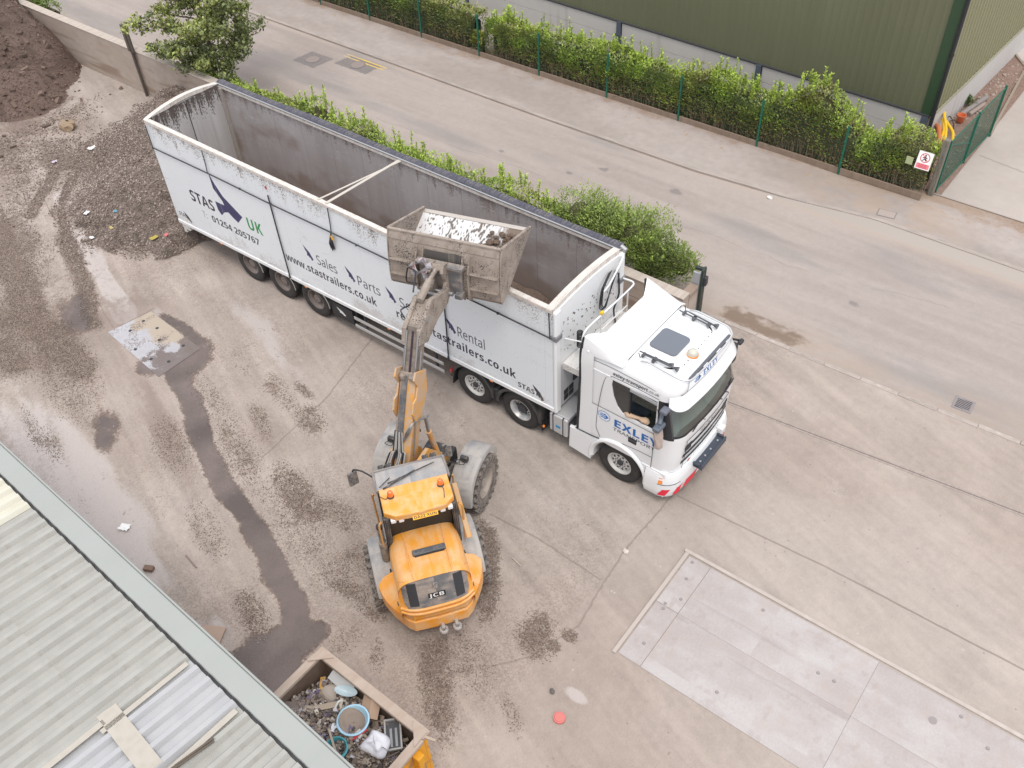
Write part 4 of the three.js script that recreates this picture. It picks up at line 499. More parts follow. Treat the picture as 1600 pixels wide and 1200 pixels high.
  { const g = surf(28, 6, (u, v) => { const a = lerp(-0.12, Math.PI + 0.12, u), r = lerp(0.62, 0.75, v); return [AX + r * 1.02 * Math.cos(a), 0.52 + r * Math.sin(a), 1.235 + 0.06 * Math.sin(v * Math.PI)]; }); part('wheel_arch', [g, surf(28, 2, (u, v) => { const a = lerp(-0.12, Math.PI + 0.12, u); return [AX + 0.632 * Math.cos(a), 0.52 + 0.62 * Math.sin(a), lerp(1.235, 0.8, v)]; })], M.white, t); }
  { const g = surf(28, 2, (u, v) => { const a = lerp(0, Math.PI, u); return [AX + 0.6 * Math.cos(a), 0.52 + 0.6 * Math.sin(a), lerp(-1.235, -0.8, v)]; }); part('wheel_arch', g, M.white, t); }
  { const pts = [[2.44, 0.3], [2.86, 0.3], [2.86, 1.03], [2.3, 1.03]]; for (let k = 4; k >= 0; k--) { const a = lerp(-0.1, 0.75, k / 4); pts.push([AX + 0.7 * Math.cos(a), 0.52 + 0.7 * Math.sin(a)]); } const g = poly(pts, 0.5, 0.01); g.translate(0, 0, 0.74); part('step_panel', g, M.white, t); }
  const mesh = canvas(256, 256, (g) => { g.fillStyle = '#dfe2e4'; g.fillRect(0, 0, 256, 256); g.fillStyle = '#17181b'; for (let i = 0; i < 9; i++) for (let j = 0; j < 9; j++) { g.beginPath(); g.ellipse(14 + i * 28 + (j % 2) * 14, 14 + j * 28, 10, 8, 0, 0, 7); g.fill(); } }); const mtx = new THREE.CanvasTexture(mesh.c); mtx.colorSpace = THREE.SRGBColorSpace;
  for (const [y0, y1, x0, x1] of [[0.86, 0.97, 2.38, 2.74], [0.42, 0.74, 2.44, 2.74]]) { const g = new THREE.PlaneGeometry(x1 - x0, y1 - y0); g.translate((x0 + x1) / 2, (y0 + y1) / 2, 1.258); part('step_tread', g, std({ map: mtx, roughness: 0.6 }), t); }
  part('step_hollow', span(2.36, 2.78, 0.8, 0.84, 1.245, 1.262), M.black, t);
  { const pts = [[0.42, 0.32], [1.0, 0.26], [1.02, 0.6]]; for (let k = 0; k < 5; k++) { const a = lerp(Math.PI - 0.12, Math.PI - 0.8, k / 4); pts.push([AX + 0.7 * Math.cos(a), 0.52 + 0.7 * Math.sin(a)]); } pts.push([1.18, 1.02], [0.44, 0.98]); const g = poly(pts, 0.5, 0.02); g.translate(0, 0, 0.73); part('side_skirt', g, M.white, t); const h = g.clone(); h.translate(0, 0, -1.96); part('side_skirt', h, M.white, t); }
  part('skirt_seam', [tube([[0.6, 1.03, 1.245], [1.0, 1.05, 1.25], [1.22, 1.08, 1.25]], 0.012, 5, 16), rod([1.02, 0.72, 1.26], [1.16, 1.0, 1.262], 0.014, 6)], M.black, t);
  // wheels
  const kits = { ...KIT.steer, rimMat: M.rimWhite }, kd = { ...KIT.dish, rimMat: M.alu, hubMat: M.dark };
  wheel(t, AX, 0.52, 1.02, 1, kits); wheel(t, AX, 0.52, -1.02, -1, kits);
  wheel(t, -2.371, 0.52, 1.02, 1, kits); wheel(t, -2.371, 0.52, -1.02, -1, kits);
  wheel(t, -1.0, 0.52, 1.02, 1, kd); wheel(t, -1.0, 0.52, -1.02, -1, kd);
  for (const x of [AX, -2.371, -1.0]) part('axle', cyl(0.07, 0.07, 1.9, 12, x, 0.52, 0, 'z'), M.dark, t);
  for (const s of [1, -1]) {
    for (const x of [-2.371, -1.0]) { const g = toCreasedNormals(arcGuard(0.6, 0.5, 0.02, Math.PI - 0.02), 0.5); g.translate(x, 0.53, s * 1.0); part('mudguard', g, M.blackDust, t); const e = surf(26, 2, (u, v) => { const a = u * Math.PI; const r = lerp(0.575, 0.66, v); return [x + r * Math.cos(a), 0.53 + r * Math.sin(a), s * (1.255)]; }); part('guard_lip', e, M.blackDust, t); }
    part('mud_flap', rbox(0.02, 0.42, 0.42, 0.006, -3.02, 0.44, s * 1.0, [0, 0, -0.12]), M.black, t); part('mud_flap', rbox(0.02, 0.3, 0.42, 0.006, -0.36, 0.4, s * 1.0), M.black, t);
    part('rear_lamp', rbox(0.06, 0.1, 0.14, 0.02, -3.0, 0.73, s * 1.22), M.red, t);
    part('side_lamp', rbox(0.05, 0.06, 0.05, 0.015, -0.28, 0.5, s * 1.24), M.amber, t);
  }
  part('guard_link', span(-1.75, -1.62, 0.5, 0.82, 0.9, 1.2, 0.02), M.blackDust, t);
  part('frame_rail', [span(-3.0, 2.6, 0.75, 1.0, 0.34, 0.44), span(-3.0, 2.6, 0.75, 1.0, -0.44, -0.34), span(-2.9, -2.8, 0.78, 0.95, -0.34, 0.34), span(-0.2, -0.1, 0.78, 0.95, -0.34, 0.34), span(-1.9, -1.3, 1.02, 1.16, -0.4, 0.4, 0.03)], M.dark, t);
  part('fuel_tank', [rbox(0.5, 0.56, 0.62, 0.05, 0.12, 0.78, 0.93)], M.silver, t);
  part('tank_strap', [rbox(0.04, 0.575, 0.635, 0.05, -0.02, 0.78, 0.93), rbox(0.04, 0.575, 0.635, 0.05, 0.25, 0.78, 0.93)], M.dark, t);
  part('tank_sticker', rbox(0.12, 0.07, 0.006, 0, 0.12, 0.74, 1.243), std({ color: rgb(0.03, 0.25, 0.45) }), t);
  part('tank_lid', [span(-0.14, 0.38, 1.06, 1.1, 0.5, 1.2, 0.02)], M.silver, t);
  part('additive_tank', [rbox(0.2, 0.55, 0.5, 0.05, 0.46, 0.72, 0.95)], M.black, t); part('filler_cap', [cyl(0.06, 0.055, 0.05, 18, 0.5, 0.9, 1.21, 'z')], std({ color: rgb(0.02, 0.3, 0.6), roughness: 0.4 }), t); part('side_lamp', rbox(0.08, 0.05, 0.03, 0.01, 0.52, 0.7, 1.21), M.amber, t);
  part('fuel_tank', [rbox(1.0, 0.56, 0.62, 0.05, 0.0, 0.78, -0.93)], M.silver, t);
  part('catwalk', [span(-0.2, 0.8, 1.0, 1.03, -0.6, 0.6)], M.alu, t);

  // driver seen through the open window
  const parts = [], cell = 0.016;
  const bones = [[[1.45, 1.68, -0.62 + 1.25], [1.42, 2.18, 0.63], 0.17, 0.19], [[1.42, 2.2, 0.45], [1.43, 2.2, 0.82], 0.085, 0.085], [[1.42, 2.28, 0.63], [1.46, 2.42, 0.63], 0.062, 0.06], [[1.46, 2.52, 0.63], [1.49, 2.6, 0.63], 0.1, 0.098], [[1.44, 2.2, 0.82], [1.62, 2.16, 1.06], 0.068, 0.055], [[1.62, 2.16, 1.06], [1.86, 2.18, 1.2], 0.055, 0.047], [[1.86, 2.18, 1.2], [2.12, 2.2, 1.16], 0.046, 0.034], [[1.45, 1.68, 0.54], [1.9, 1.66, 0.52], 0.1, 0.08], [[1.45, 1.68, 0.72], [1.9, 1.66, 0.76], 0.1, 0.08], [[1.43, 2.2, 0.44], [1.62, 1.98, 0.38], 0.065, 0.052], [[1.62, 1.98, 0.38], [2.2, 2.08, 0.5], 0.05, 0.033]];
  const field = (p, list) => { let acc = 0; for (const [a, b, r0, r1] of list) { const ax = b[0] - a[0], ay = b[1] - a[1], az = b[2] - a[2], k = clamp(((p[0] - a[0]) * ax + (p[1] - a[1]) * ay + (p[2] - a[2]) * az) / (ax * ax + ay * ay + az * az)); const d = Math.hypot(p[0] - a[0] - ax * k, p[1] - a[1] - ay * k, p[2] - a[2] - az * k) - lerp(r0, r1, k); acc += Math.exp(-d * 45); } return -Math.log(acc) / 45; };
  const march = (list, mn, size, n) => { const mc = new MarchingCubes(n, new THREE.MeshBasicMaterial(), false, false, 60000); const h = size / 2; for (let k = 0; k < n; k++) for (let j = 0; j < n; j++) for (let i = 0; i < n; i++) mc.field[k * n * n + j * n + i] = -field([mn[0] + size * i / n, mn[1] + size * j / n, mn[2] + size * k / n], list); mc.isolation = 0; mc.update(); const c = mc.count, g = new THREE.BufferGeometry(); const P = mc.positionArray.slice(0, c * 3), N = mc.normalArray.slice(0, c * 3); for (let i = 0; i < c; i++) for (let a = 0; a < 3; a++) { P[3 * i + a] = mn[a] + (P[3 * i + a] + 1) * h; } g.setAttribute('position', new THREE.BufferAttribute(P, 3)); g.setAttribute('normal', new THREE.BufferAttribute(N, 3)); return g; };
  const arm = bones[6], hand = []; const hx = 2.12, hy = 2.2, hz = 1.16;
  hand.push([[hx, hy, hz], [hx + 0.09, hy - 0.005, hz - 0.02], 0.032, 0.034]); for (let f = 0; f < 4; f++) { const z = hz + 0.02 - f * 0.021, l = [0.07, 0.08, 0.075, 0.058][f]; hand.push([[hx + 0.09, hy, z - 0.01], [hx + 0.09 + l * 0.55, hy - 0.012, z - 0.012], 0.0105, 0.0095], [[hx + 0.09 + l * 0.55, hy - 0.012, z - 0.012], [hx + 0.09 + l, hy - 0.04, z - 0.016], 0.0095, 0.008]); } hand.push([[hx + 0.02, hy, hz + 0.02], [hx + 0.075, hy + 0.005, hz + 0.055], 0.013, 0.01]);
  const skin = std({ color: rgb(0.52, 0.37, 0.25), roughness: 0.6 }), cloth = std({ color: rgb(0.09, 0.11, 0.14), roughness: 0.9 });
  void arm; void cell; void parts;
  const fore = [bones[5], bones[6], ...hand], rest = bones;
  const p = new THREE.Group(); p.name = num('person'); p.position.set(0, 0, -1.25); scene.add(p); tag(p, 'driver in dark top seated in the lorry cab, bare forearm resting on the open window', 'person');
  const body = part('body', [march(bones, [1.1, 1.5, 0.15], 1.25, 64)], skin, p);
  const sl = rest.filter((_, i) => i < 2 || i === 4 || i >= 7).map(([a, b, r0, r1]) => [a, b, r0 + 0.014, r1 + 0.014]); sl.push([[1.62, 2.16, 1.06], [1.7, 2.165, 1.11], 0.066, 0.062]);
  part('clothes', [march(sl, [1.1, 1.5, 0.15], 1.25, 60)], cloth, p);
  part('hand', [march(hand, [2.05, 2.06, 1.02], 0.28, 70)], skin, p); void fore; void body;
  part('hair', [lathe([[0, 0.115], [0.06, 0.1], [0.1, 0.05], [0.108, -0.01]], 18, 'y').translate(1.47, 2.58, 0.63)], std({ color: rgb(0.06, 0.04, 0.03), roughness: 0.9 }), p);
}
// ---------- telescopic wheel loader ----------
{
  const A = [0.12, 4.37], TR = Math.atan2(0.59, -0.812), F = [-1.35, 2.45], TF = 1.875;
  const t = thing('wheel_loader', 'yellow telescopic wheel loader with its grey bucket raised over the white trailer', 'loader', [A[0], 0, A[1]], TR);
  // where the front chassis sits in the frame of the rear one
  const dx = F[0] - A[0], dz = F[1] - A[1], c = Math.cos(-TR), s = Math.sin(-TR), FX = c * dx + s * dz, FZ = -s * dx + c * dz;
  const front = (o) => { o.position.set(FX, 0, FZ); o.rotation.y = TF - TR; return o; };
  const fpart = (n, g, m, l) => front(part(n, g, m, t, l));
  const dusty = (base, dust, lo, hi, sc = 6, seed = 0) => tex(256, 256, (u, v) => { const f = fbm(u * sc + seed, v * sc + seed, 5), g = vn(u * 90, v * 90), st = fbm(u * 3 + seed, v * 20, 4); return mix3(base, dust, sstep(lo, hi, f * 0.6 + g * 0.15 + st * 0.35)); }, true);
  const DUST = [0.38, 0.315, 0.265];
  const yellow = phys({ roughness: 0.5, clearcoat: 0.15, clearcoatRoughness: 0.4, map: dusty([0.74, 0.305, 0.025], [0.7, 0.42, 0.2], 0.34, 0.82) });
  const yellowOld = std({ roughness: 0.65, map: dusty([0.68, 0.3, 0.025], [0.5, 0.35, 0.22], 0.35, 0.75, 6, 8) });
  const grey = std({ roughness: 0.75, map: dusty([0.12, 0.125, 0.135], DUST, 0.34, 0.9, 5, 3) });
  const greyDusty = std({ roughness: 0.85, map: dusty([0.23, 0.235, 0.25], [0.41, 0.385, 0.36], 0.2, 0.75, 4, 5) });
  const dk = std({ roughness: 0.75, map: dusty([0.035, 0.036, 0.04], DUST, 0.5, 1.0, 8, 2) });
  const tyreM = std({ roughness: 0.95, map: dusty([0.05, 0.046, 0.044], [0.25, 0.215, 0.19], 0.3, 0.75, 8, 6) });
  const rimM = std({ roughness: 0.9, map: dusty([0.26, 0.23, 0.2], [0.4, 0.345, 0.3], 0.2, 0.7, 8, 7) });
  const boomM = std({ roughness: 0.7, map: dusty([0.66, 0.31, 0.05], [0.5, 0.36, 0.25], 0.32, 0.7, 7, 9) });
  const innerM = std({ roughness: 0.7, metalness: 0.25, map: dusty([0.16, 0.135, 0.115], [0.3, 0.25, 0.21], 0.3, 0.75, 7, 12) });
  const mudM = std({ roughness: 0.95, map: tex(256, 256, (u, v) => { const f = fbm(u * 7, v * 7, 5), g = vn(u * 80, v * 80); let k = mix3([0.24, 0.19, 0.155], [0.42, 0.36, 0.31], f); return mix3(k, [0.085, 0.072, 0.065], sstep(0.6, 0.78, g * 0.5 + fbm(u * 5 + 9, v * 5, 4) * 0.55)); }, true), bumpMap: bumpNoise, bumpScale: 0.006 });
  const glass = phys({ color: rgb(0.05, 0.06, 0.062), roughness: 0.12, clearcoat: 1 });
  const U = (g, k = 1) => [].concat(g).map((q) => boxUV(q, k));

  // wheels
  const R = 0.6, W = 0.46, kit = { tyre: tyreGeo(R, W, 0.33, 20), rim: [toCreasedNormals(lathe([[0.05, 0.05], [0.15, 0.06], [0.17, 0.02], [0.24, 0.0], [0.27, 0.1], [0.3, 0.16], [0.31, 0.2], [0.335, 0.205], [0.335, 0.16]], 36), 0.6)], hub: [cyl(0.12, 0.1, 0.12, 18, 0, 0, 0.1, 'z'), ...Array.from({ length: 8 }, (_, i) => move(cyl(0.016, 0.014, 0.03, 6, 0, 0, 0, 'z'), 0.2 * Math.cos(i * 0.785), 0.2 * Math.sin(i * 0.785), 0.035))], tyreMat: tyreM, rimMat: rimM, hubMat: rimM };
  for (const sd of [1, -1]) wheel(t, 0, R, sd * 0.9, sd, kit);
  for (const sd of [1, -1]) { const w = new THREE.Group(); w.name = 'wheel'; t.add(w); const a = new THREE.Vector3(0, R, sd * 0.97).applyAxisAngle(V(0, 1, 0), TF - TR); w.position.set(FX + a.x, R, FZ + a.z); w.rotation.y = TF - TR + (sd < 0 ? Math.PI : 0); part('tyre', kit.tyre, tyreM, w); part('rim', kit.rim, rimM, w); part('hub', kit.hub, rimM, w); }
  // fenders
  const fender = (sd, r, w, a0, a1, drop = 0.1) => surf(26, 9, (u, v) => { const a = lerp(a0, a1, u), k = [[0, 0], [0.12, 0.02], [0.5, 0.03], [0.88, 0.02], [0.97, 0.005], [1, -0.03], [1, -drop], [0.985, -drop], [0.97, -0.02], [0, -0.02]][Math.round(v * 9)]; const sq = 1 + 0.06 * Math.abs(Math.sin(2 * a)); return [(r + k[1]) * sq * Math.cos(a), (r + k[1]) * sq * Math.sin(a), sd * (k[0] - 0.5) * w]; });
  for (const sd of [1, -1]) { const g = toCreasedNormals(boxUV(fender(sd, 0.7, 0.5, 0.1, Math.PI - 0.35), 1.4), 0.7); g.translate(0, R + 0.02, sd * 0.8); part('fender', g, greyDusty, t); }
  for (const sd of [1, -1]) { const g = toCreasedNormals(boxUV(fender(sd, 0.73, 0.5, 0.25, Math.PI + 0.05), 1.4), 0.7); g.translate(0, R + 0.05, sd * 0.9); fpart('fender', g, greyDusty); }
  // rear chassis and bonnet
  part('rear_frame', U([span(-1.1, 1.0, 0.45, 1.05, -0.42, 0.42, 0.04), span(-0.2, 0.2, 0.42, 0.78, -0.7, 0.7, 0.06)]), dk, t);
  const topY = (x) => 1.86 + 0.1 * sstep(-0.9, 0.0, x) - 0.02 * sstep(-0.9, -1.2, x), hwB = (x) => 0.68 - 0.05 * sstep(-0.5, 0.05, x);
  part('bonnet', boxUV(surf(30, 26, (u, v) => { const x = lerp(0.02, -1.16, v), hw = hwB(x), ty = topY(x), r = 0.27; let z, y; const q = u * 30; if (q < 6) { z = hw; y = lerp(1.0, ty - r, q / 6); } else if (q < 13) { const a = (q - 6) / 7 * Math.PI / 2; z = hw - r + r * Math.cos(a); y = ty - r + r * Math.sin(a); } else if (q <= 17) { z = lerp(hw - r, -(hw - r), (q - 13) / 4); y = ty; } else if (q <= 24) { const a = Math.PI / 2 * (1 + (q - 17) / 7); z = -(hw - r) + r * Math.cos(a); y = ty - r + r * Math.sin(a); } else { z = -hw; y = lerp(ty - r, 1.0, (q - 24) / 6); } return [x, y + (Math.abs(z) < 0.36 && y > 1.7 ? 0.018 : 0), z]; }), 1.2), yellow, t);
  part('bonnet_front', span(-0.02, 0.03, 1.0, 1.93, -0.6, 0.6, 0.02), M.black, t);
  part('bonnet_vent', [rbox(0.12, 0.06, 0.62, 0.02, -0.62, 1.915, 0.04)], std({ roughness: 0.7, map: dusty([0.085, 0.092, 0.105], [0.2, 0.19, 0.18], 0.45, 0.9, 9, 4) }), t); part('vent_slot', rbox(0.02, 0.03, 0.56, 0.005, -0.69, 1.9, 0.04), M.black, t);
  for (const sd of [1, -1]) part('bonnet_gap', tube([[-0.02, 1.28, sd * 0.69], [-0.5, 1.26, sd * 0.72], [-1.1, 1.12, sd * 0.71]], 0.018, 6, 20), M.black, t);
  part('bonnet_crease', [-0.36, 0.36].map((z) => bar([0, 1.975, z], [-1.12, 1.86, z], 0.02, 0.02, [0, 1, 0], 0.008)), yellow, t);
  // sloping tail with dark grille panel
  const tail = (u, v, off = 0) => { const z = lerp(0.68, -0.68, u), e = Math.pow(Math.abs(z) / 0.68, 4); const x = lerp(-1.15, -1.42, v) + 0.16 * e - off * 0.85, y = lerp(1.85, 1.18, v) - 0.1 * e * (1 - v) + off * 0.5; return [x, y, z]; };
  part('tail_panel', boxUV(surf(30, 12, (u, v) => tail(u, v)), 1.2), yellow, t);
  const grl = (z0, z1, v0, v1, off) => surf(12, 6, (u, v) => tail(lerp(0.5 - z0 / 1.36, 0.5 - z1 / 1.36, u), lerp(v0, v1, v), off));
  { const g = surf(30, 10, (u, v) => { const w = 0.61 - 0.06 * Math.pow(Math.abs(2 * v - 1), 4); return tail(0.5 - lerp(w, -w, u) / 1.36, lerp(0.0, 0.86, v), 0.012); }); part('grille', boxUV(g, 1), grey, t); }
  for (const z of [0.43, -0.43]) part('grille_slot', grl(z + 0.085, z - 0.085, 0.08, 0.78, 0.02), std({ color: rgb(0.035, 0.037, 0.042), roughness: 0.8 }), t);
  part('latch', [bar([...tail(0.5, 0.18, 0.03)], [...tail(0.5, 0.36, 0.03)], 0.09, 0.025, [0.9, 0.5, 0], 0.008)], grey, t);
  { const cv = canvas(256, 64, (g) => { g.fillStyle = '#26272a'; g.fillRect(0, 0, 256, 64); g.fillStyle = '#d8d6d2'; g.font = 'bold 62px sans-serif'; g.save(); g.translate(16, 54); g.scale(224 / g.measureText('JCB').width, 1); g.fillText('JCB', 0, 0); g.restore(); }); const tx = new THREE.CanvasTexture(cv.c); tx.colorSpace = THREE.SRGBColorSpace; tx.wrapS = THREE.RepeatWrapping; const g = surf(6, 3, (u, v) => tail(0.5 + lerp(-0.16, 0.16, u) / 1.36 * -1, lerp(0.62, 0.47, v), 0.026)); part('badge', g, std({ map: tx, roughness: 0.5 }), t); }
  for (let k = 0; k < 2; k++) part('tail_lip', boxUV(tube(Array.from({ length: 11 }, (_, i) => { const p = tail(i / 10, 0.9 + 0.12 * k, 0.015); return p; }), 0.03, 8, 60), 1), yellow, t);
  // counterweight and corner panels
  const plan = [[-1.38, -0.5], [-1.4, 0], [-1.38, 0.5], [-1.28, 0.62], [-0.95, 0.84], [-0.62, 0.95], [-0.55, 0.62], [-0.55, -0.62], [-0.62, -0.95], [-0.95, -0.84], [-1.28, -0.62]];
  const slab = (pts, y0, y1, b = 0.025) => { const g = poly(pts.map(([x, z]) => [x, -z]), y1 - y0 - 2 * b, b); g.rotateX(-Math.PI / 2); g.translate(0, y0 + b, 0); return boxUV(g, 1.2); };
  part('counterweight', [slab(plan, 0.55, 0.86)], yellow, t);
  part('counterweight_cap', [slab(plan.map(([x, z]) => [x * 0.985, z * 0.985]), 0.9, 1.08)], yellow, t);
  part('counterweight_gap', slab(plan.map(([x, z]) => [x * 0.96, z * 0.96]), 0.84, 0.92, 0.005), dk, t);
  for (const sd of [1, -1]) { part('corner_panel', boxUV(surf(10, 8, (u, v) => { const x = lerp(-0.48, -1.24, u), z = sd * lerp(0.66, 1.0 - 0.3 * Math.pow(u, 2.2), v); return [x, lerp(1.3, 1.1, v) - 0.14 * u + 0.05 * (1 - u), z]; }), 1.2), yellow, t); part('corner_side', boxUV(surf(8, 3, (u, v) => { const x = lerp(-0.48, -1.24, u); return [x, lerp(1.15 - 0.14 * u, 0.8, v), sd * (1.0 - 0.3 * Math.pow(u, 2.2))]; }), 1.2), yellow, t); part('tail_lamp', rbox(0.02, 0.03, 0.1, 0.006, -1.3, 1.1, sd * 0.6, [0, sd * -0.6, 0]), M.red, t); }
  for (const z of [0.0, 0.26]) part('tow_lug', [rbox(0.16, 0.14, 0.07, 0.02, -1.42, 0.58, z), lathe([[0.03, -0.04], [0.085, -0.04], [0.085, 0.04], [0.03, 0.04], [0.03, -0.04]], 16, 'y').translate(-1.49, 0.55, z)], greyDusty, t);
  // cab
  const CZ = 0.03;
  const post = (a, b, w = 0.08) => bar(a, b, w, w, [0, 1, 0.001], 0.02);
  for (const sd of [1, -1]) { const z = (k) => CZ + sd * k; part('pillar', post([0.95, 1.1, z(0.64)], [0.72, 2.72, z(0.62)]), dk, t); part('pillar', post([-0.12, 1.1, z(0.66)], [-0.3, 2.72, z(0.62)], 0.1), dk, t); part('side_glass', surf(4, 4, (u, v) => [lerp(lerp(0.93, -0.1, u), lerp(0.7, -0.28, u), v), lerp(1.3, 2.7, v), z(0.645 - 0.02 * v)]), glass, t); part('cab_side', span(-0.1, 0.92, 0.75, 1.32, sd > 0 ? 0.6 : -0.66, sd > 0 ? 0.72 : -0.54, 0.03), sd > 0 ? yellowOld : dk, t); }
  part('rear_glass', surf(6, 4, (u, v) => [lerp(-0.1, -0.24, v), lerp(1.75, 2.72, v), CZ + lerp(0.58, -0.58, u)]), phys({ color: rgb(0.03, 0.034, 0.035), roughness: 0.25, specularIntensity: 0.35 }), t);
  part('front_glass', surf(6, 4, (u, v) => [lerp(0.98, 0.74, v) + 0.08 * (1 - (2 * u - 1) ** 2), lerp(1.2, 2.72, v), CZ + lerp(0.58, -0.58, u)]), glass, t);
  part('cab_floor', U(span(-0.15, 0.98, 0.8, 1.1, -0.6, 0.64, 0.03)), dk, t);
  const roofPts = (x0, x1, hw, cut) => [[x1, -hw], [x1, hw], [x0 + cut, hw], [x0, hw - cut * 1.3], [x0 - 0.03, 0], [x0, -hw + cut * 1.3], [x0 + cut, -hw]];
  part('roof', [slab(roofPts(-0.42, 0.27, 0.64, 0.14).map(([x, z]) => [x, z + CZ]), 2.7, 2.85, 0.03)], yellow, t);
  part('roof_visor', boxUV(surf(8, 8, (u, v) => { const x = lerp(0.25, 0.8, v), z = CZ + lerp(0.66, -0.66, u); return [x, 2.83 - 0.05 * v - 0.06 * v * v + 0.015 * Math.sin(u * Math.PI), z]; }), 1.3), std({ roughness: 0.6, map: dusty([0.25, 0.262, 0.275], [0.42, 0.38, 0.35], 0.3, 0.8, 4, 21) }), t);
  part('visor_edge', [bar([0.81, 2.71, CZ + 0.68], [0.81, 2.71, CZ - 0.68], 0.05, 0.08, [0, 1, 0], 0.02), bar([0.24, 2.81, CZ + 0.67], [0.82, 2.72, CZ + 0.67], 0.05, 0.07, [0, 1, 0], 0.02), bar([0.24, 2.81, CZ - 0.67], [0.82, 2.72, CZ - 0.67], 0.05, 0.07, [0, 1, 0], 0.02)], grey, t);
  part('roof_wiper', [rod([0.24, 2.87, -0.52], [0.52, 2.85, 0.12], 0.018, 6), rod([0.36, 2.85, -0.42], [0.62, 2.83, 0.5], 0.012, 6), rod([0.3, 2.86, -0.58], [0.5, 2.83, -0.36], 0.01, 6)], dk, t);
  part('roof_cable', [tube([[0.06, 2.87, 0.5], [-0.1, 2.862, 0.53], [-0.28, 2.86, 0.5]], 0.007, 5, 16), tube([[0.06, 2.87, -0.42], [0.0, 2.862, -0.52], [0.1, 2.862, -0.62]], 0.007, 5, 16)], dk, t);
  for (const z of [-0.42, 0.5]) { part('beacon_base', cyl(0.068, 0.062, 0.05, 18, 0.04, 2.865, z), dk, t); part('beacon', [lathe([[0, 0.12], [0.03, 0.115], [0.052, 0.085], [0.058, 0]], 18, 'y').translate(0.04, 2.885, z)], phys({ color: rgb(0.72, 0.17, 0.03), roughness: 0.25, clearcoat: 1 }), t); }
  for (const z of [-0.5, -0.36, 0.4, 0.54]) part('work_lamp', rbox(0.08, 0.09, 0.1, 0.02, -0.42 + 0.1 * Math.abs(z), 2.68, CZ + z), M.lens, t);
  { const cv = canvas(256, 40, (g) => { g.fillStyle = '#e8a80c'; g.fillRect(0, 0, 256, 40); g.fillStyle = '#17150f'; g.font = 'bold 36px sans-serif'; g.save(); g.translate(10, 33); g.scale(236 / g.measureText('DA22 XUN').width, 1); g.fillText('DA22 XUN', 0, 0); g.restore(); }); const tx = new THREE.CanvasTexture(cv.c); tx.colorSpace = THREE.SRGBColorSpace; const g = new THREE.PlaneGeometry(0.52, 0.1); g.scale(0.88, 0.78, 1); g.rotateX(-0.95); g.rotateY(-Math.PI / 2); g.translate(-0.472, 2.745, 0.1); part('number_plate', g, std({ map: tx, roughness: 0.5 }), t); }
  part('exhaust', [rod([-0.18, 1.3, -0.74], [-0.18, 2.35, -0.74], 0.055, 16), rod([-0.18, 1.35, -0.74], [-0.18, 1.9, -0.74], 0.08, 16)], std({ roughness: 0.7, map: dusty([0.14, 0.13, 0.12], [0.3, 0.26, 0.22], 0.3, 0.7) }), t);
  part('exhaust_tip', cyl(0.062, 0.062, 0.05, 16, -0.18, 2.36, -0.74), M.black, t);
  for (const sd of [1, -1]) part('grab_rail', [tube([[0.5, 1.5, CZ + sd * 0.76], [0.46, 2.5, CZ + sd * 0.77], [0.36, 2.6, CZ + sd * 0.74]], 0.02, 7, 24), tube([[-0.2, 1.4, CZ + sd * 0.76], [-0.3, 2.5, CZ + sd * 0.77], [-0.28, 2.62, CZ + sd * 0.7]], 0.02, 7, 24)], yellowOld, t);
  part('side_rail', boxUV(bar([0.25, 2.55, CZ + 0.74], [-0.5, 1.8, CZ + 0.8], 0.1, 0.07, [0, 1, 0], 0.02), 1), yellowOld, t);
  for (const sd of [1, -1]) { part('lamp_cluster', [rbox(0.13, 0.11, 0.12, 0.02, 0.93, 2.62, CZ + sd * 0.5), rbox(0.13, 0.11, 0.12, 0.02, 0.93, 2.62, CZ + sd * 0.35), rbox(0.06, 0.05, 0.45, 0.01, 0.86, 2.64, CZ + sd * 0.45)], dk, t); }
  part('mirror_arm', [tube([[0.8, 2.55, -0.62], [0.95, 2.66, -0.82], [1.04, 2.66, -0.98], [1.05, 2.4, -1.02]], 0.016, 6, 24)], M.black, t); part('mirror', [rbox(0.06, 0.38, 0.2, 0.03, 1.05, 2.42, -1.02, [0, 0.3, 0])], grey, t);
  part('mirror_arm', [tube([[0.8, 2.55, 0.66], [1.05, 2.66, 0.78], [1.2, 2.55, 0.84]], 0.016, 6, 24)], M.black, t); part('mirror', [rbox(0.05, 0.34, 0.18, 0.03, 1.2, 2.4, 0.85, [0, -0.3, 0])], grey, t);
  // front chassis
  fpart('front_frame', U([span(-1.15, 0.45, 0.5, 1.0, -0.34, 0.34, 0.04), span(-0.2, 0.2, 0.42, 0.8, -0.75, 0.75, 0.06), span(-0.5, -0.3, 1.0, 1.25, -0.9, 0.9, 0.03), span(-1.5, -1.1, 0.5, 0.8, -0.18, 0.18, 0.04)]), dk);
  for (const z of [0.3, -0.3]) fpart('boom_tower', boxUV((() => { const g = poly([[-1.3, 0.8], [0.1, 0.9], [0.0, 1.25], [-0.72, 2.2], [-1.1, 2.25], [-1.3, 1.9]], 0.06, 0.01); g.translate(0, 0, z - 0.03); return g; })(), 1), yellowOld);
  fpart('mud_guard_stay', [tube([[-0.35, 1.35, 0.3], [-0.4, 1.5, 0.5], [-0.3, 1.42, 0.72]], 0.02, 6, 20)], dk); fpart('mud_guard_stay', [tube([[-0.35, 1.35, -0.3], [-0.4, 1.5, -0.5], [-0.3, 1.42, -0.72]], 0.02, 6, 20)], dk);
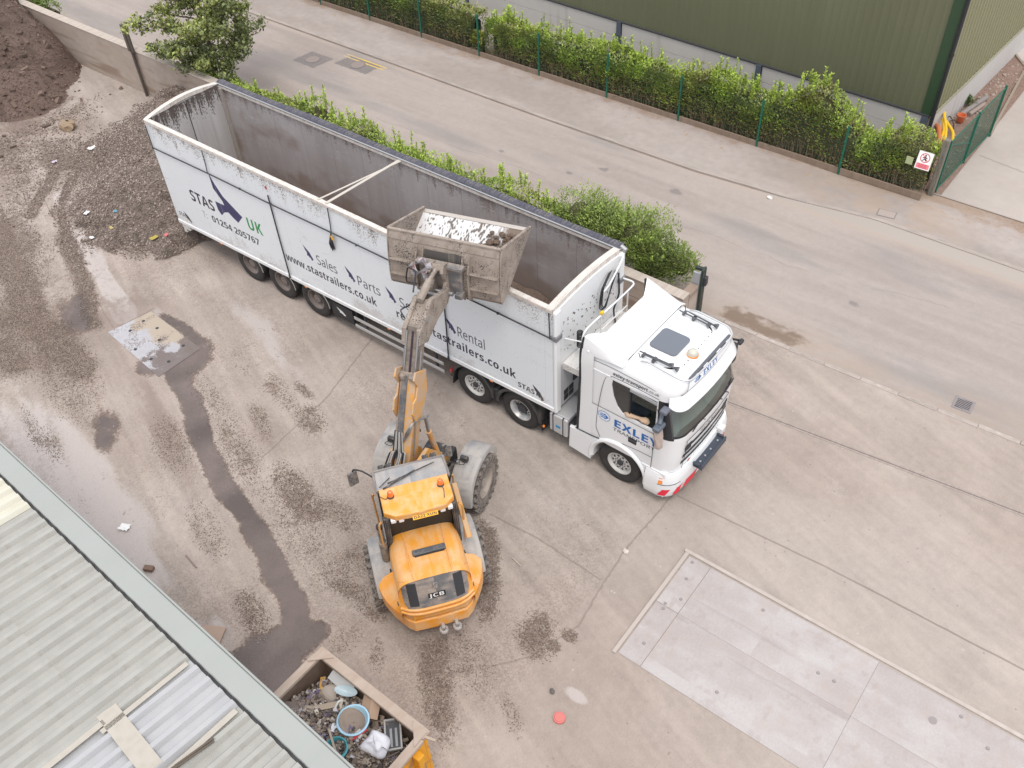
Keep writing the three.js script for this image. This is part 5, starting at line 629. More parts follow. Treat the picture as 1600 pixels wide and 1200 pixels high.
  for (const sd of [1, -1]) { fpart('road_lamp', [rbox(0.1, 0.13, 0.18, 0.03, -0.2, 1.5, sd * 0.83), rod([-0.22, 1.38, sd * 0.8], [-0.22, 1.5, sd * 0.8], 0.015)], dk); fpart('lamp_wire', [tube([[-0.24, 1.5, sd * 0.8], [-0.34, 1.56, sd * 0.7], [-0.42, 1.46, sd * 0.55], [-0.6, 1.5, sd * 0.34]], 0.01, 5, 24), tube([[-0.24, 1.5, sd * 0.86], [-0.38, 1.54, sd * 0.9], [-0.36, 1.48, sd * 0.78], [-0.26, 1.5, sd * 0.74]], 0.008, 5, 24)], M.black); }
  // boom
  const P0 = [-1.02, 2.02], P1 = [-0.2, 3.72], P2 = [0.22, 4.56], d = Math.hypot(P1[0] - P0[0], P1[1] - P0[1]), e = [(P1[0] - P0[0]) / d, (P1[1] - P0[1]) / d], n = [-e[1], e[0]], BZ = -0.05;
  const along = (k, off = 0, z = 0) => [P0[0] + e[0] * k + n[0] * off, P0[1] + e[1] * k + n[1] * off, BZ + z];
  const up = [n[0], n[1], 0];
  fpart('boom', [...U(bar(along(-0.1), along(d), 0.34, 0.4, up, 0.03), 1)], boomM);
  for (const sd of [1, -1]) fpart('boom_ear', boxUV((() => { const P = [[0.95, 0.15], [1.15, 0.33], [1.38, 0.33], [1.45, 0.22], [1.68, 0.2], [1.86, 0.4], [2.02, 0.36], [1.95, -0.1], [1.5, -0.26], [1.0, -0.1]].map(([k, o]) => along(k, o)); const g = poly(P.map((q) => [q[0], q[1]]), 0.025, 0.006); g.translate(0, 0, BZ + sd * 0.2 - 0.0125); return g; })(), 1), boomM);
  fpart('boom_tray', U(bar(along(0.1, 0.215, -0.07), along(d - 0.02, 0.215, -0.07), 0.13, 0.03, up, 0.008), 1), std({ roughness: 0.6, map: dusty([0.075, 0.085, 0.1], [0.25, 0.22, 0.2], 0.4, 0.9, 6, 31) }));
  fpart('boom_collar', U([bar(along(d - 0.1), along(d + 0.04), 0.38, 0.44, up, 0.02), rbox(0.1, 0.1, 0.1, 0.02, ...along(d - 0.05, 0.24, 0.1)), rbox(0.1, 0.1, 0.1, 0.02, ...along(d - 0.05, 0.24, -0.1))], 1), mudM);
  fpart('boom_extension', U(bar(along(1.0), along(d + 0.95), 0.25, 0.3, up, 0.015), 1), innerM);
  for (const z of [-0.12, 0.0, 0.11]) fpart('boom_pipe', rod(along(d - 0.1, 0.165, z), along(d + 0.85, 0.165, z), 0.02, 8), z === 0 ? std({ color: rgb(0.07, 0.05, 0.075), roughness: 0.4, metalness: 0.6 }) : M.steel);
  for (const z of [-0.2, 0.2]) fpart('boom_pipe', rod(along(0.2, 0.1, z * 1.05), along(d + 0.5, 0.1, z * 0.85), 0.016, 8), M.steel);
  // lift rams and hose bundle
  for (const z of [0.27, -0.27]) { fpart('lift_ram', [rod([-0.1, 1.05, BZ + z], [-0.42, 2.35, BZ + z], 0.06, 14)], boomM); fpart('ram_rod', rod([-0.42, 2.35, BZ + z], along(0.95, -0.15, z), 0.035, 12), M.steel); }
  for (let i = 0; i < 8; i++) fpart('hose', tube([[-1.45 + 0.02 * i, 1.5, -0.3 + i * 0.045], [-1.42, 2.0 + 0.05 * (i % 3), -0.34 + i * 0.06], [-1.2, 2.36 + 0.04 * (i % 4), -0.26 + i * 0.05], along(0.25, 0.22, -0.18 + i * 0.03), along(0.7, 0.24, -0.16 + i * 0.02)], 0.017, 6, 40), i % 3 ? greyDusty : M.black);
  for (let i = 0; i < 3; i++) fpart('hose', tube([along(0.5, 0.23, 0.02), along(0.75, 0.3, 0.1 + i * 0.03), along(0.95, 0.24, 0.2), [-0.35 + i * 0.03, 2.7, BZ + 0.27]], 0.013, 5, 30), M.steel);
  // head of the boom
  const H0 = along(d + 0.78, 0.02), BU = [1.6, 4.3], ZC = -0.12;
  for (const z of [-0.15, 0.15]) fpart('boom_head', boxUV((() => { const g = poly([[H0[0] - 0.2, H0[1] - 0.12], [H0[0] + 0.14, H0[1] - 0.3], [0.75, 4.28], [1.25, 4.3], [1.42, 4.44], [1.36, 4.62], [1.05, 4.72], [0.6, 4.9], [H0[0] + 0.2, H0[1] + 0.3], [H0[0] - 0.1, H0[1] + 0.16]], 0.06, 0.015); g.translate(0, 0, z + (BZ + ZC) / 2 - 0.03); return g; })(), 1), mudM);
  fpart('boom_head_web', U([bar([H0[0] - 0.02, H0[1] + 0.08, (BZ + ZC) / 2], [0.72, 4.74, (BZ + ZC) / 2], 0.27, 0.16, [0, 1, 0], 0.03), bar([0.6, 4.55, ZC], [1.1, 4.46, ZC], 0.26, 0.2, [0, 1, 0], 0.03)]), mudM);
  fpart('pin', [rod([1.32, 4.5, ZC - 0.32], [1.32, 4.5, ZC + 0.32], 0.05, 14), rod([0.95, 4.72, ZC - 0.22], [0.95, 4.72, ZC + 0.22], 0.045, 14), rod([0.36, 4.6, ZC - 0.2], [0.36, 4.6, ZC + 0.24], 0.05, 14)], M.steel);
  fpart('tilt_ram', U([rod([0.55, 4.86, ZC], [1.02, 4.98, ZC], 0.075, 14), rod([1.02, 4.98, ZC], [1.4, 5.02, ZC], 0.045, 12), rod([1.4, 5.02, ZC - 0.1], [1.4, 5.02, ZC + 0.1], 0.08, 14)]), mudM);
  for (const z of [-0.1, 0.1]) fpart('hitch_lug', boxUV((() => { const g = poly([[1.2, 4.38], [1.52, 4.34], [1.56, 5.06], [1.36, 5.12], [1.28, 4.98], [1.4, 4.7]], 0.05, 0.01); g.translate(0, 0, ZC + z * 1.3 - 0.025); return g; })(), 1), mudM);
  fpart('hitch_plate', U([span(1.5, 1.58, 4.34, 4.98, ZC - 0.44, ZC + 0.44, 0.02), span(1.44, 1.6, 4.96, 5.04, ZC - 0.5, ZC + 0.5, 0.02), span(1.4, 1.58, 4.3, 4.42, ZC + 0.3, ZC + 0.46, 0.02), span(1.4, 1.58, 4.3, 4.42, ZC - 0.46, ZC - 0.3, 0.02)]), grey);
  fpart('hitch_hose', [tube([[0.7, 4.9, ZC - 0.2], [1.1, 5.05, ZC - 0.32], [1.35, 4.9, ZC - 0.62], [1.3, 4.6, ZC - 0.66], [1.35, 4.55, ZC - 0.45]], 0.016, 6, 40), tube([[0.2, 4.6, BZ - 0.2], [0.3, 4.75, BZ - 0.36], [0.55, 4.7, BZ - 0.3], [0.75, 4.8, ZC - 0.17]], 0.014, 6, 30)], M.black);
  // rag caught on the hitch
  fpart('plastic_rag', [surf(14, 10, (u, v) => [1.28 + 0.16 * v + 0.06 * Math.sin(u * 9 + v * 5), 5.02 - 0.36 * v + 0.06 * Math.sin(u * 7), ZC - 0.55 + 0.36 * u + 0.04 * Math.sin(v * 8)]), surf(8, 8, (u, v) => [1.36 + 0.08 * Math.sin(u * 6), 5.1 + 0.07 * Math.sin(v * 5 + u * 4), ZC - 0.36 + 0.3 * u - 0.06 * v])], std({ roughness: 0.8, map: tex(64, 64, (u, v) => mix3([0.62, 0.6, 0.6], hash(Math.floor(u * 5), Math.floor(v * 5)) > 0.8 ? [0.5, 0.12, 0.1] : [0.4, 0.38, 0.42], vn(u * 8, v * 8)), true) }));
  // bucket
  const b = new THREE.Group(); b.name = 'bucket'; t.add(b); front(b);
  const Z0 = ZC - 1.19, Z1 = ZC + 1.19, T = [1.79, 5.42], Cc = [3.33, 4.86];
  const prof = [[1.79, 5.42], [1.71, 5.22], [1.65, 4.85], [1.62, 4.5], [1.62, 4.28], [1.68, 4.18], [1.85, 4.2], [2.55, 4.5], [3.33, 4.84]];
  const floorTex = tex(512, 256, (u, v) => { // u across, v from top of back to lip
    const sp = vn(u * 90, v * 110), f = fbm(u * 9, v * 9, 4), band = fbm(u * 5 + 3, 2 + v * 0.6, 3); let k = mix3([0.7, 0.7, 0.71], [0.58, 0.56, 0.54], f);
    k = mix3(k, [0.09, 0.07, 0.055], sstep(0.64, 0.72, sp * 0.6 + band * 0.45 + (f - 0.5) * 0.4) * 0.9); const r = sstep(0.62, 0.76, (1 - u) * 0.0 + u + (f - 0.5) * 0.5 + (sp - 0.5) * 0.15); k = mix3(k, mix3([0.1, 0.068, 0.048], [0.2, 0.145, 0.11], sp), r * 0.95); return k; });
  const shell = (off, fl) => surf(24, prof.length - 1, (u, v) => { const i = Math.round(v * (prof.length - 1)), p = prof[i], a = prof[Math.max(0, i - 1)], q = prof[Math.min(prof.length - 1, i + 1)], l = Math.hypot(q[0] - a[0], q[1] - a[1]); const nx = -(q[1] - a[1]) / l, ny = (q[0] - a[0]) / l; return [p[0] + nx * off, p[1] + ny * off, lerp(Z0, Z1, u)]; });
  part('shell', [boxUV(shell(-0.0), 1.2)], mudM, b); part('inner_face', shell(0.03), std({ map: floorTex, metalness: 0.3, roughness: 0.55 }), b);
  part('cutting_edge', [bar([3.3, 4.85, Z0], [3.3, 4.85, Z1], 0.09, 0.04, [-0.36, 0.93, 0], 0.008)], U(rbox(1, 1, 1, 0)) && std({ roughness: 0.5, metalness: 0.5, map: dusty([0.42, 0.4, 0.38], [0.5, 0.45, 0.4], 0.3, 0.7) }), b);
  part('top_edge', [...U([bar([1.79, 5.42, Z0], [1.79, 5.42, Z1], 0.07, 0.06, [0, 1, 0], 0.015), bar([1.76, 5.33, Z0 + 0.02], [1.76, 5.33, Z1 - 0.02], 0.05, 0.18, [0.35, 0.93, 0], 0.01)])], mudM, b);
  for (const z of [Z0, Z1]) { const g = poly([...prof, [3.36, 4.9]], 0.035, 0.004); g.translate(0, 0, z - 0.0175); part('side_plate', boxUV(g, 1.2), mudM, b); part('side_edge', [...U(bar([T[0], T[1] + 0.01, z], [Cc[0] + 0.03, Cc[1] + 0.03, z], 0.06, 0.05, [0, 1, 0], 0.012))], mudM, b); }
  for (const [x, y] of [[1.61, 4.84], [1.59, 4.5]]) for (const [a, q] of [[Z0 + 0.03, ZC - 0.56], [ZC + 0.56, Z1 - 0.03]]) part('rib', U(bar([x, y, a], [x, y, q], 0.09, 0.02, [0.1, 1, 0], 0.004)), mudM, b);
  for (const z of [ZC - 0.56, ZC - 0.42, ZC + 0.42, ZC + 0.56]) part('rib', boxUV((() => { const g = poly([[1.79, 5.36], [1.7, 5.2], [1.54, 4.86], [1.52, 4.26], [1.62, 4.14], [1.7, 4.2], [1.66, 4.6], [1.7, 5.1]], 0.03); g.translate(0, 0, z - 0.015); return g; })(), 1), mudM, b);
  part('wear_patch', U(bar([1.655, 4.98, ZC - 0.38], [1.655, 4.98, ZC + 0.38], 0.02, 0.4, [0.16, 0.98, 0])), std({ roughness: 0.6, metalness: 0.4, map: tex(128, 64, (u, v) => mix3([0.1, 0.095, 0.09], [0.3, 0.26, 0.22], sstep(0.45, 0.7, fbm(u * 20, v * 12, 4)))) }), b);
  { const r = rng(3), g = []; for (let i = 0; i < 260; i++) { const k = Math.pow(r(), 0.8), z = lerp(Z1 - 0.05, ZC + 0.25, r() * r()), x = lerp(1.75, 3.1, k), y = 4.33 + Math.max(0, x - 1.8) * 0.35 + 0.02; const q = new THREE.IcosahedronGeometry(0.016 + 0.05 * r() * r(), 0); q.scale(1 + r(), 0.6, 1 + r()); q.rotateY(r() * 6); q.translate(x, y, z); g.push(q); } part('soil', g.map((q) => boxUV(q, 0.3)), std({ roughness: 1, map: tex(64, 64, (u, v) => mix3([0.075, 0.05, 0.036], [0.17, 0.12, 0.09], vn(u * 20, v * 20)), true) }), b).userData.kind = 'stuff'; }
}
// ---------- leaves ----------
function leafMesh(n, seed, place, size, colour, aspect = 0.5) {
  const pos = new Float32Array(n * 18), col = new Float32Array(n * 18), r = rng(seed); let k = 0; const q = new THREE.Quaternion(), e = new THREE.Euler(), P = [V(0, 0, 0), V(0, 0, 0), V(0, 0, 0), V(0, 0, 0)];
  for (let i = 0; i < n; i++) {
    const pl = place(r, i); if (!pl) continue; const [x, y, z, out] = pl, s = lerp(size[0], size[1], r()), c = colour(r, x, y, z, pl);
    e.set(-0.35 - r() * 0.9, 0, (r() - 0.5) * 0.8); q.setFromEuler(e); const q2 = new THREE.Quaternion().setFromAxisAngle(V(0, 1, 0), out !== undefined && out !== null ? out + (r() - 0.5) * 2.4 : r() * 6.283); q.premultiply(q2);
    P[0].set(0, 0, 0); P[1].set(-s * aspect * 0.5, s * 0.1, s * 0.5); P[2].set(0, -s * 0.05, s); P[3].set(s * aspect * 0.5, s * 0.1, s * 0.5); for (const p of P) p.applyQuaternion(q);
    for (const a of [0, 3, 2, 0, 2, 1]) { pos[k] = x + P[a].x; pos[k + 1] = y + P[a].y; pos[k + 2] = z + P[a].z; col[k] = c[0]; col[k + 1] = c[1]; col[k + 2] = c[2]; k += 3; }
  }
  const g = new THREE.BufferGeometry(); g.setAttribute('position', new THREE.BufferAttribute(pos.slice(0, k), 3)); g.setAttribute('color', new THREE.BufferAttribute(col.slice(0, k), 3)); g.computeVertexNormals(); return g;
}
const leafM = phys({ vertexColors: true, roughness: 0.5, transmission: 0.15, thickness: 0, side: THREE.DoubleSide });
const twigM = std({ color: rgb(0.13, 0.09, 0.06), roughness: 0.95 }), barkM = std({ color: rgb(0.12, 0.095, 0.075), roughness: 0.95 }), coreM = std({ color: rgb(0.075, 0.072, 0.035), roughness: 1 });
function stuff(m) { m.userData.kind = 'stuff'; return m; }
// a run of hedge: top(x), z range, foliage on faces and through the outer layer
function hedge(name, label, x0, x1, z0, z1, top, n, o = {}) {
  const t = thing(name, label, o.category ?? 'hedge'), wob = (x, y) => 0.16 * (fbm(x * 1.6 + 7, y * 1.6 + 3, 3) - 0.5) * 2;
  const dry = o.dry ?? 0, y0 = o.y0 ?? 0.15;
  const place = (r) => { const x = lerp(x0, x1, r()), T = top(x, 0), f = r(); let y, z, out; if (f < 0.5) { y = lerp(y0, T, Math.sqrt(r())); z = z1 + wob(x, y) - 0.2 * r() * r() - 0.18 * Math.pow(clamp((y - T + 0.35) / 0.35), 2); out = 0; } else if (f < 0.85) { const k = r(); z = lerp(z1, z0, k); y = top(x, z) - 0.25 * r() * r() - 0.25 * Math.pow(Math.abs(2 * k - 1), 3); out = null; } else { y = lerp(y0, T, r()); z = z0 + wob(x + 9, y) + 0.2 * r(); out = Math.PI; } if (r() < 0.5 && vn(x * 2.2, y * 2.2 + z) < 0.36) return null; if (f < 0.5 && fbm(x * 0.9 + 13, y * 1.1 + 5, 3) < 0.36 && r() < 0.8) return null; return [x, y, z, out, (y - y0) / (T - y0)]; };
  const col = (r, x, y, z, p) => { const h = p[4], sh = clamp(0.5 + (fbm(x * 2, y * 2.4 + z, 3) - 0.5) * 1.9 + (r() - 0.5) * 0.7); const k = 0.7 + 0.6 * r(); let c = mix3(o.low ?? [0.06, 0.085, 0.028], o.high ?? [0.17, 0.27, 0.035], sh); const tone = fbm(x * 0.8 + 50, y * 1.5, 3); if (tone > 0.6) c = mix3(c, [0.3, 0.27, 0.1], 0.5 * sstep(0.6, 0.7, tone)); c = c.map((w) => w * (0.75 + 0.5 * vn(x * 3.3, y * 3.3 + z * 2))); if (r() < dry * clamp(1.3 - h * 1.9)) c = [0.34, 0.25, 0.14]; return [c[0] * k, c[1] * k, c[2] * k]; };
  part('foliage', leafMesh(n, o.seed ?? 11, place, o.size ?? [0.07, 0.13], col, 0.52), leafM, t).userData.kind = 'stuff';
  // upright new shoots
  const r = rng((o.seed ?? 11) + 5), tw = [], sl = [];
  for (let i = 0; i < (o.shoots ?? 0); i++) { const x = lerp(x0, x1, r()), z = lerp(z0 + 0.15, z1 - 0.12, r()), T = top(x, z), h = 0.18 + 0.4 * r() * r() + 0.1; const lx = (r() - 0.5) * 0.12, lz = (r() - 0.5) * 0.12; tw.push(rod([x, T - 0.3, z], [x + lx, T + h, z + lz], 0.008, 4, 0.004)); for (let k = 0; k < 16; k++) { const f = k / 16; sl.push([x + lx * f, T - 0.12 + (h + 0.12) * f, z + lz * f]); } }
  if (sl.length) { part('shoot_foliage', leafMesh(sl.length * 2, (o.seed ?? 11) + 9, (q, i) => [...sl[i >> 1], null], [0.07, 0.13], (q) => { const k = 0.75 + 0.5 * q(); const c = o.high ?? [0.17, 0.27, 0.035]; return [c[0] * k * 1.1, c[1] * k * 1.1, c[2] * k]; }, 0.45), leafM, t).userData.kind = 'stuff'; part('shoot_stem', tw, twigM, t).userData.kind = 'stuff'; }
  // twiggy core that stops the view
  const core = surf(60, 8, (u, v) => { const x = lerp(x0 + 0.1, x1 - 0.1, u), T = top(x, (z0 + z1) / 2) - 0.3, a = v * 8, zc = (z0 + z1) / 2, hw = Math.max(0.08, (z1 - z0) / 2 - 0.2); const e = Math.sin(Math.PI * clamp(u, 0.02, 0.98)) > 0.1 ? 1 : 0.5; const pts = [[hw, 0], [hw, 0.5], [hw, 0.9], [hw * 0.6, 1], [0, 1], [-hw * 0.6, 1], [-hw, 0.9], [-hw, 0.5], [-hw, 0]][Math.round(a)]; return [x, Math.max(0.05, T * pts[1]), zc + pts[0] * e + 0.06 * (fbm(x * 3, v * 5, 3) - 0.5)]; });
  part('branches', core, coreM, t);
  if (o.twigs) { const tg = []; for (let i = 0; i < o.twigs; i++) { const x = lerp(x0, x1, r()), z = z1 - 0.12 + r() * 0.16; tg.push(rod([x, 0.05, z], [x + (r() - 0.5) * 0.25, 0.35 + r() * 0.45, z + (r() - 0.5) * 0.1], 0.008, 4, 0.005)); } part('stem', tg, std({ color: rgb(0.26, 0.19, 0.13), roughness: 1 }), t).userData.kind = 'stuff'; }
  return t;
}
const farTop = (x, z) => { let h = 1.3 + 0.26 * (fbm(x * 0.7 + 2, 4 + z * 0.4, 3) - 0.5) * 2; h += 0.95 * Math.exp(-((x + 0.75) ** 2) / 0.9) * (z < -14.5 || z === 0 ? 1 : 0.8) + 0.28 * Math.exp(-((x + 4.3) ** 2) / 1.6) + 0.18 * Math.exp(-((x + 8.2) ** 2) / 1.2) + 0.22 * Math.exp(-((x + 13.1) ** 2) / 0.3) - 0.3 * Math.exp(-((x - 1.0) ** 2) / 0.25) + 0.3 * Math.exp(-((x - 2.2) ** 2) / 0.3); return h; };
hedge('hedge', 'clipped green hedge behind the green fence posts, the long run ending by the warning sign', -13.65, 3.0, -15.35, -14.22, farTop, 46000, { seed: 21, dry: 0.5, shoots: 190, twigs: 420, low: [0.24, 0.28, 0.1], high: [0.38, 0.5, 0.085] });
hedge('hedge', 'shorter clipped hedge run along the far pavement, left of the small gap at the top', -24, -14.35, -15.35, -14.22, (x, z) => 1.45 + 0.25 * (fbm(x * 0.8 + 20, z * 0.4, 3) - 0.5), 20000, { seed: 31, dry: 0.45, shoots: 14, twigs: 120, high: [0.29, 0.38, 0.08], low: [0.2, 0.23, 0.095] });
hedge('shrub', 'small yellow-green shrub filling the gap between two hedge runs', -14.3, -13.75, -14.6, -14.1, () => 0.85, 900, { seed: 36, category: 'shrub', high: [0.36, 0.38, 0.06], low: [0.22, 0.23, 0.05] });
const nearTop = (x, z) => 1.12 + 0.24 * (fbm(x * 0.9 + 3, z * 0.6 + 8, 3) - 0.5) * 2 + 0.75 * Math.exp(-((x + 13.9) ** 2) / 0.12) + 0.42 * Math.exp(-((x + 11.9) ** 2) / 0.35) + 0.4 * Math.exp(-((x + 6.2) ** 2) / 0.8) + 0.1 * Math.exp(-((x + 15.5) ** 2) / 0.4);
hedge('hedge', 'bright green hedge showing in a strip above the far rail of the trailer', -19.3, -4.3, -6.55, -5.4, nearTop, 34000, { seed: 41, shoots: 150, high: [0.38, 0.49, 0.1], low: [0.24, 0.32, 0.08], size: [0.06, 0.12] });
{
  const t = thing('shrub', 'dense bushy green shrub behind the low wall between the trailer front and the gatepost', 'shrub'), r = rng(51), cl = [];
  for (let i = 0; i < 20; i++) { const x = lerp(-4.2, -0.5, (i + 0.3 + 0.5 * r()) / 20), e = Math.sqrt(Math.max(0.05, 1 - Math.pow((x + 2.5) / 2.2, 2))); cl.push([x, 0.55 + 0.85 * e * (0.45 + 0.6 * r()), -6.15 + (r() - 0.5) * 0.9, 0.36 + 0.3 * r() * (0.5 + e)]); }
  part('foliage', leafMesh(40000, 52, (q) => { const c = cl[Math.floor(q() * cl.length)], a = q() * 6.283, b = Math.asin(lerp(-0.7, 1, q())), k = c[3] * (0.72 + 0.42 * q()) * (0.75 + 0.5 * vn(a * 2 + c[0] * 3, b * 3 + 9)); const x = c[0] + k * Math.cos(b) * Math.cos(a), y = c[1] + k * Math.sin(b), z = c[2] + k * Math.cos(b) * Math.sin(a); if (z > -5.42 && y < 1.2) return null; return [x, Math.max(0.1, y), z, Math.PI / 2 - a, k / c[3] + 0.35 * Math.sin(b)]; }, [0.04, 0.085], (q, x, y, z, p) => { const k = 0.7 + 0.6 * q(); return mix3([0.16, 0.21, 0.06], [0.32, 0.42, 0.09], clamp(0.5 + (fbm(x * 2.6, y * 2.6 + z, 3) - 0.5) * 1.9 + (q() - 0.5) * 0.6)).map((w) => w * k); }), leafM, t).userData.kind = 'stuff';
  part('branches', cl.map(([x, y, z, k]) => { const g = new THREE.IcosahedronGeometry(k * 0.48, 2); g.translate(x, y, z); return g; }), coreM, t).userData.kind = 'stuff';
  const tw = [], sl = []; for (let i = 0; i < 40; i++) { const c = cl[Math.floor(r() * cl.length)], a = r() * 6.28, d = [0.5 * Math.cos(a), 0.9, 0.5 * Math.sin(a)], L = c[3] + 0.1 + 0.3 * r(); tw.push(rod([c[0], c[1], c[2]], [c[0] + d[0] * L, c[1] + d[1] * L, c[2] + d[2] * L], 0.008, 4, 0.004)); for (let k = 0; k < 14; k++) { const f = 0.6 + 0.45 * k / 14; sl.push([c[0] + d[0] * L * f, c[1] + d[1] * L * f, c[2] + d[2] * L * f]); } }
  part('shoot_foliage', leafMesh(sl.length * 2, 57, (q, i) => [...sl[i >> 1], null], [0.05, 0.09], (q) => { const k = 0.8 + 0.5 * q(); return [0.3 * k, 0.4 * k, 0.08 * k]; }), leafM, t).userData.kind = 'stuff'; part('shoot_stem', tw, twigM, t).userData.kind = 'stuff';
}
hedge('shrub', 'small green shrub behind the wall at the top left corner', -31.2, -29.0, -6.4, -5.5, () => 1.5, 2600, { seed: 56, category: 'shrub', shoots: 10, high: [0.24, 0.34, 0.07], low: [0.12, 0.17, 0.05] });

// young maple behind the wall
{
  const tr = thing('tree', 'young broad-leaved tree with loose yellow-green crown behind the concrete wall', 'tree', [-19.5, 0, -6.3]); tr.scale.setScalar(1.12);
  const r = rng(61), tips = []; const limbs = [];
  part('trunk', [rod([0, 0, 0], [0.05, 1.3, 0], 0.1, 10, 0.085), rod([0.05, 1.3, 0], [0.12, 2.8, -0.05], 0.085, 10, 0.055), rod([0.12, 2.8, -0.05], [0.1, 4.4, 0], 0.055, 8, 0.02)], barkM, tr);
  for (let i = 0; i < 30; i++) { const h = 0.55 + 3.4 * (i / 30), a = i * 2.4 + r() * 0.5, L = (1.0 + 1.15 * Math.sin(Math.PI * clamp((h - 0.2) / 4.6))) * (0.66 + 0.36 * r()), b = [0.08, h, 0], e = [Math.cos(a) * L, h + 0.35 + 0.5 * r(), Math.sin(a) * L]; limbs.push(rod(b, e, 0.026, 5, 0.01)); for (let k = 0; k < 8; k++) { const f = 0.3 + 0.7 * r(), c = [lerp(b[0], e[0], f), lerp(b[1], e[1], f), lerp(b[2], e[2], f)], q = [c[0] + (r() - 0.5) * 0.9, c[1] + (r() - 0.25) * 0.55, c[2] + (r() - 0.5) * 0.9]; limbs.push(rod(c, q, 0.008, 4, 0.004)); tips.push([c, q]); } }
  part('limb', limbs, barkM, tr).userData.kind = 'stuff';
  part('crown', leafMesh(tips.length * 76, 63, (q, i) => { const [c, e] = tips[Math.floor(i / 76)], f = 0.25 + 0.85 * q(), s = 0.22; return [lerp(c[0], e[0], f) + (q() - 0.5) * s * 1.6, lerp(c[1], e[1], f) + (q() - 0.5) * s, lerp(c[2], e[2], f) + (q() - 0.5) * s * 1.6, null]; }, [0.07, 0.13], (q, x, y, z) => { const k = 0.65 + 0.7 * q(), m = fbm(x * 1.5 + 9, y * 1.5 + z, 3); const c = mix3([0.19, 0.225, 0.095], [0.36, 0.4, 0.12], sstep(0.35, 0.7, m + (q() - 0.5) * 0.4)); return c.map((w) => w * k); }, 0.85), leafM, tr).userData.kind = 'stuff';
}

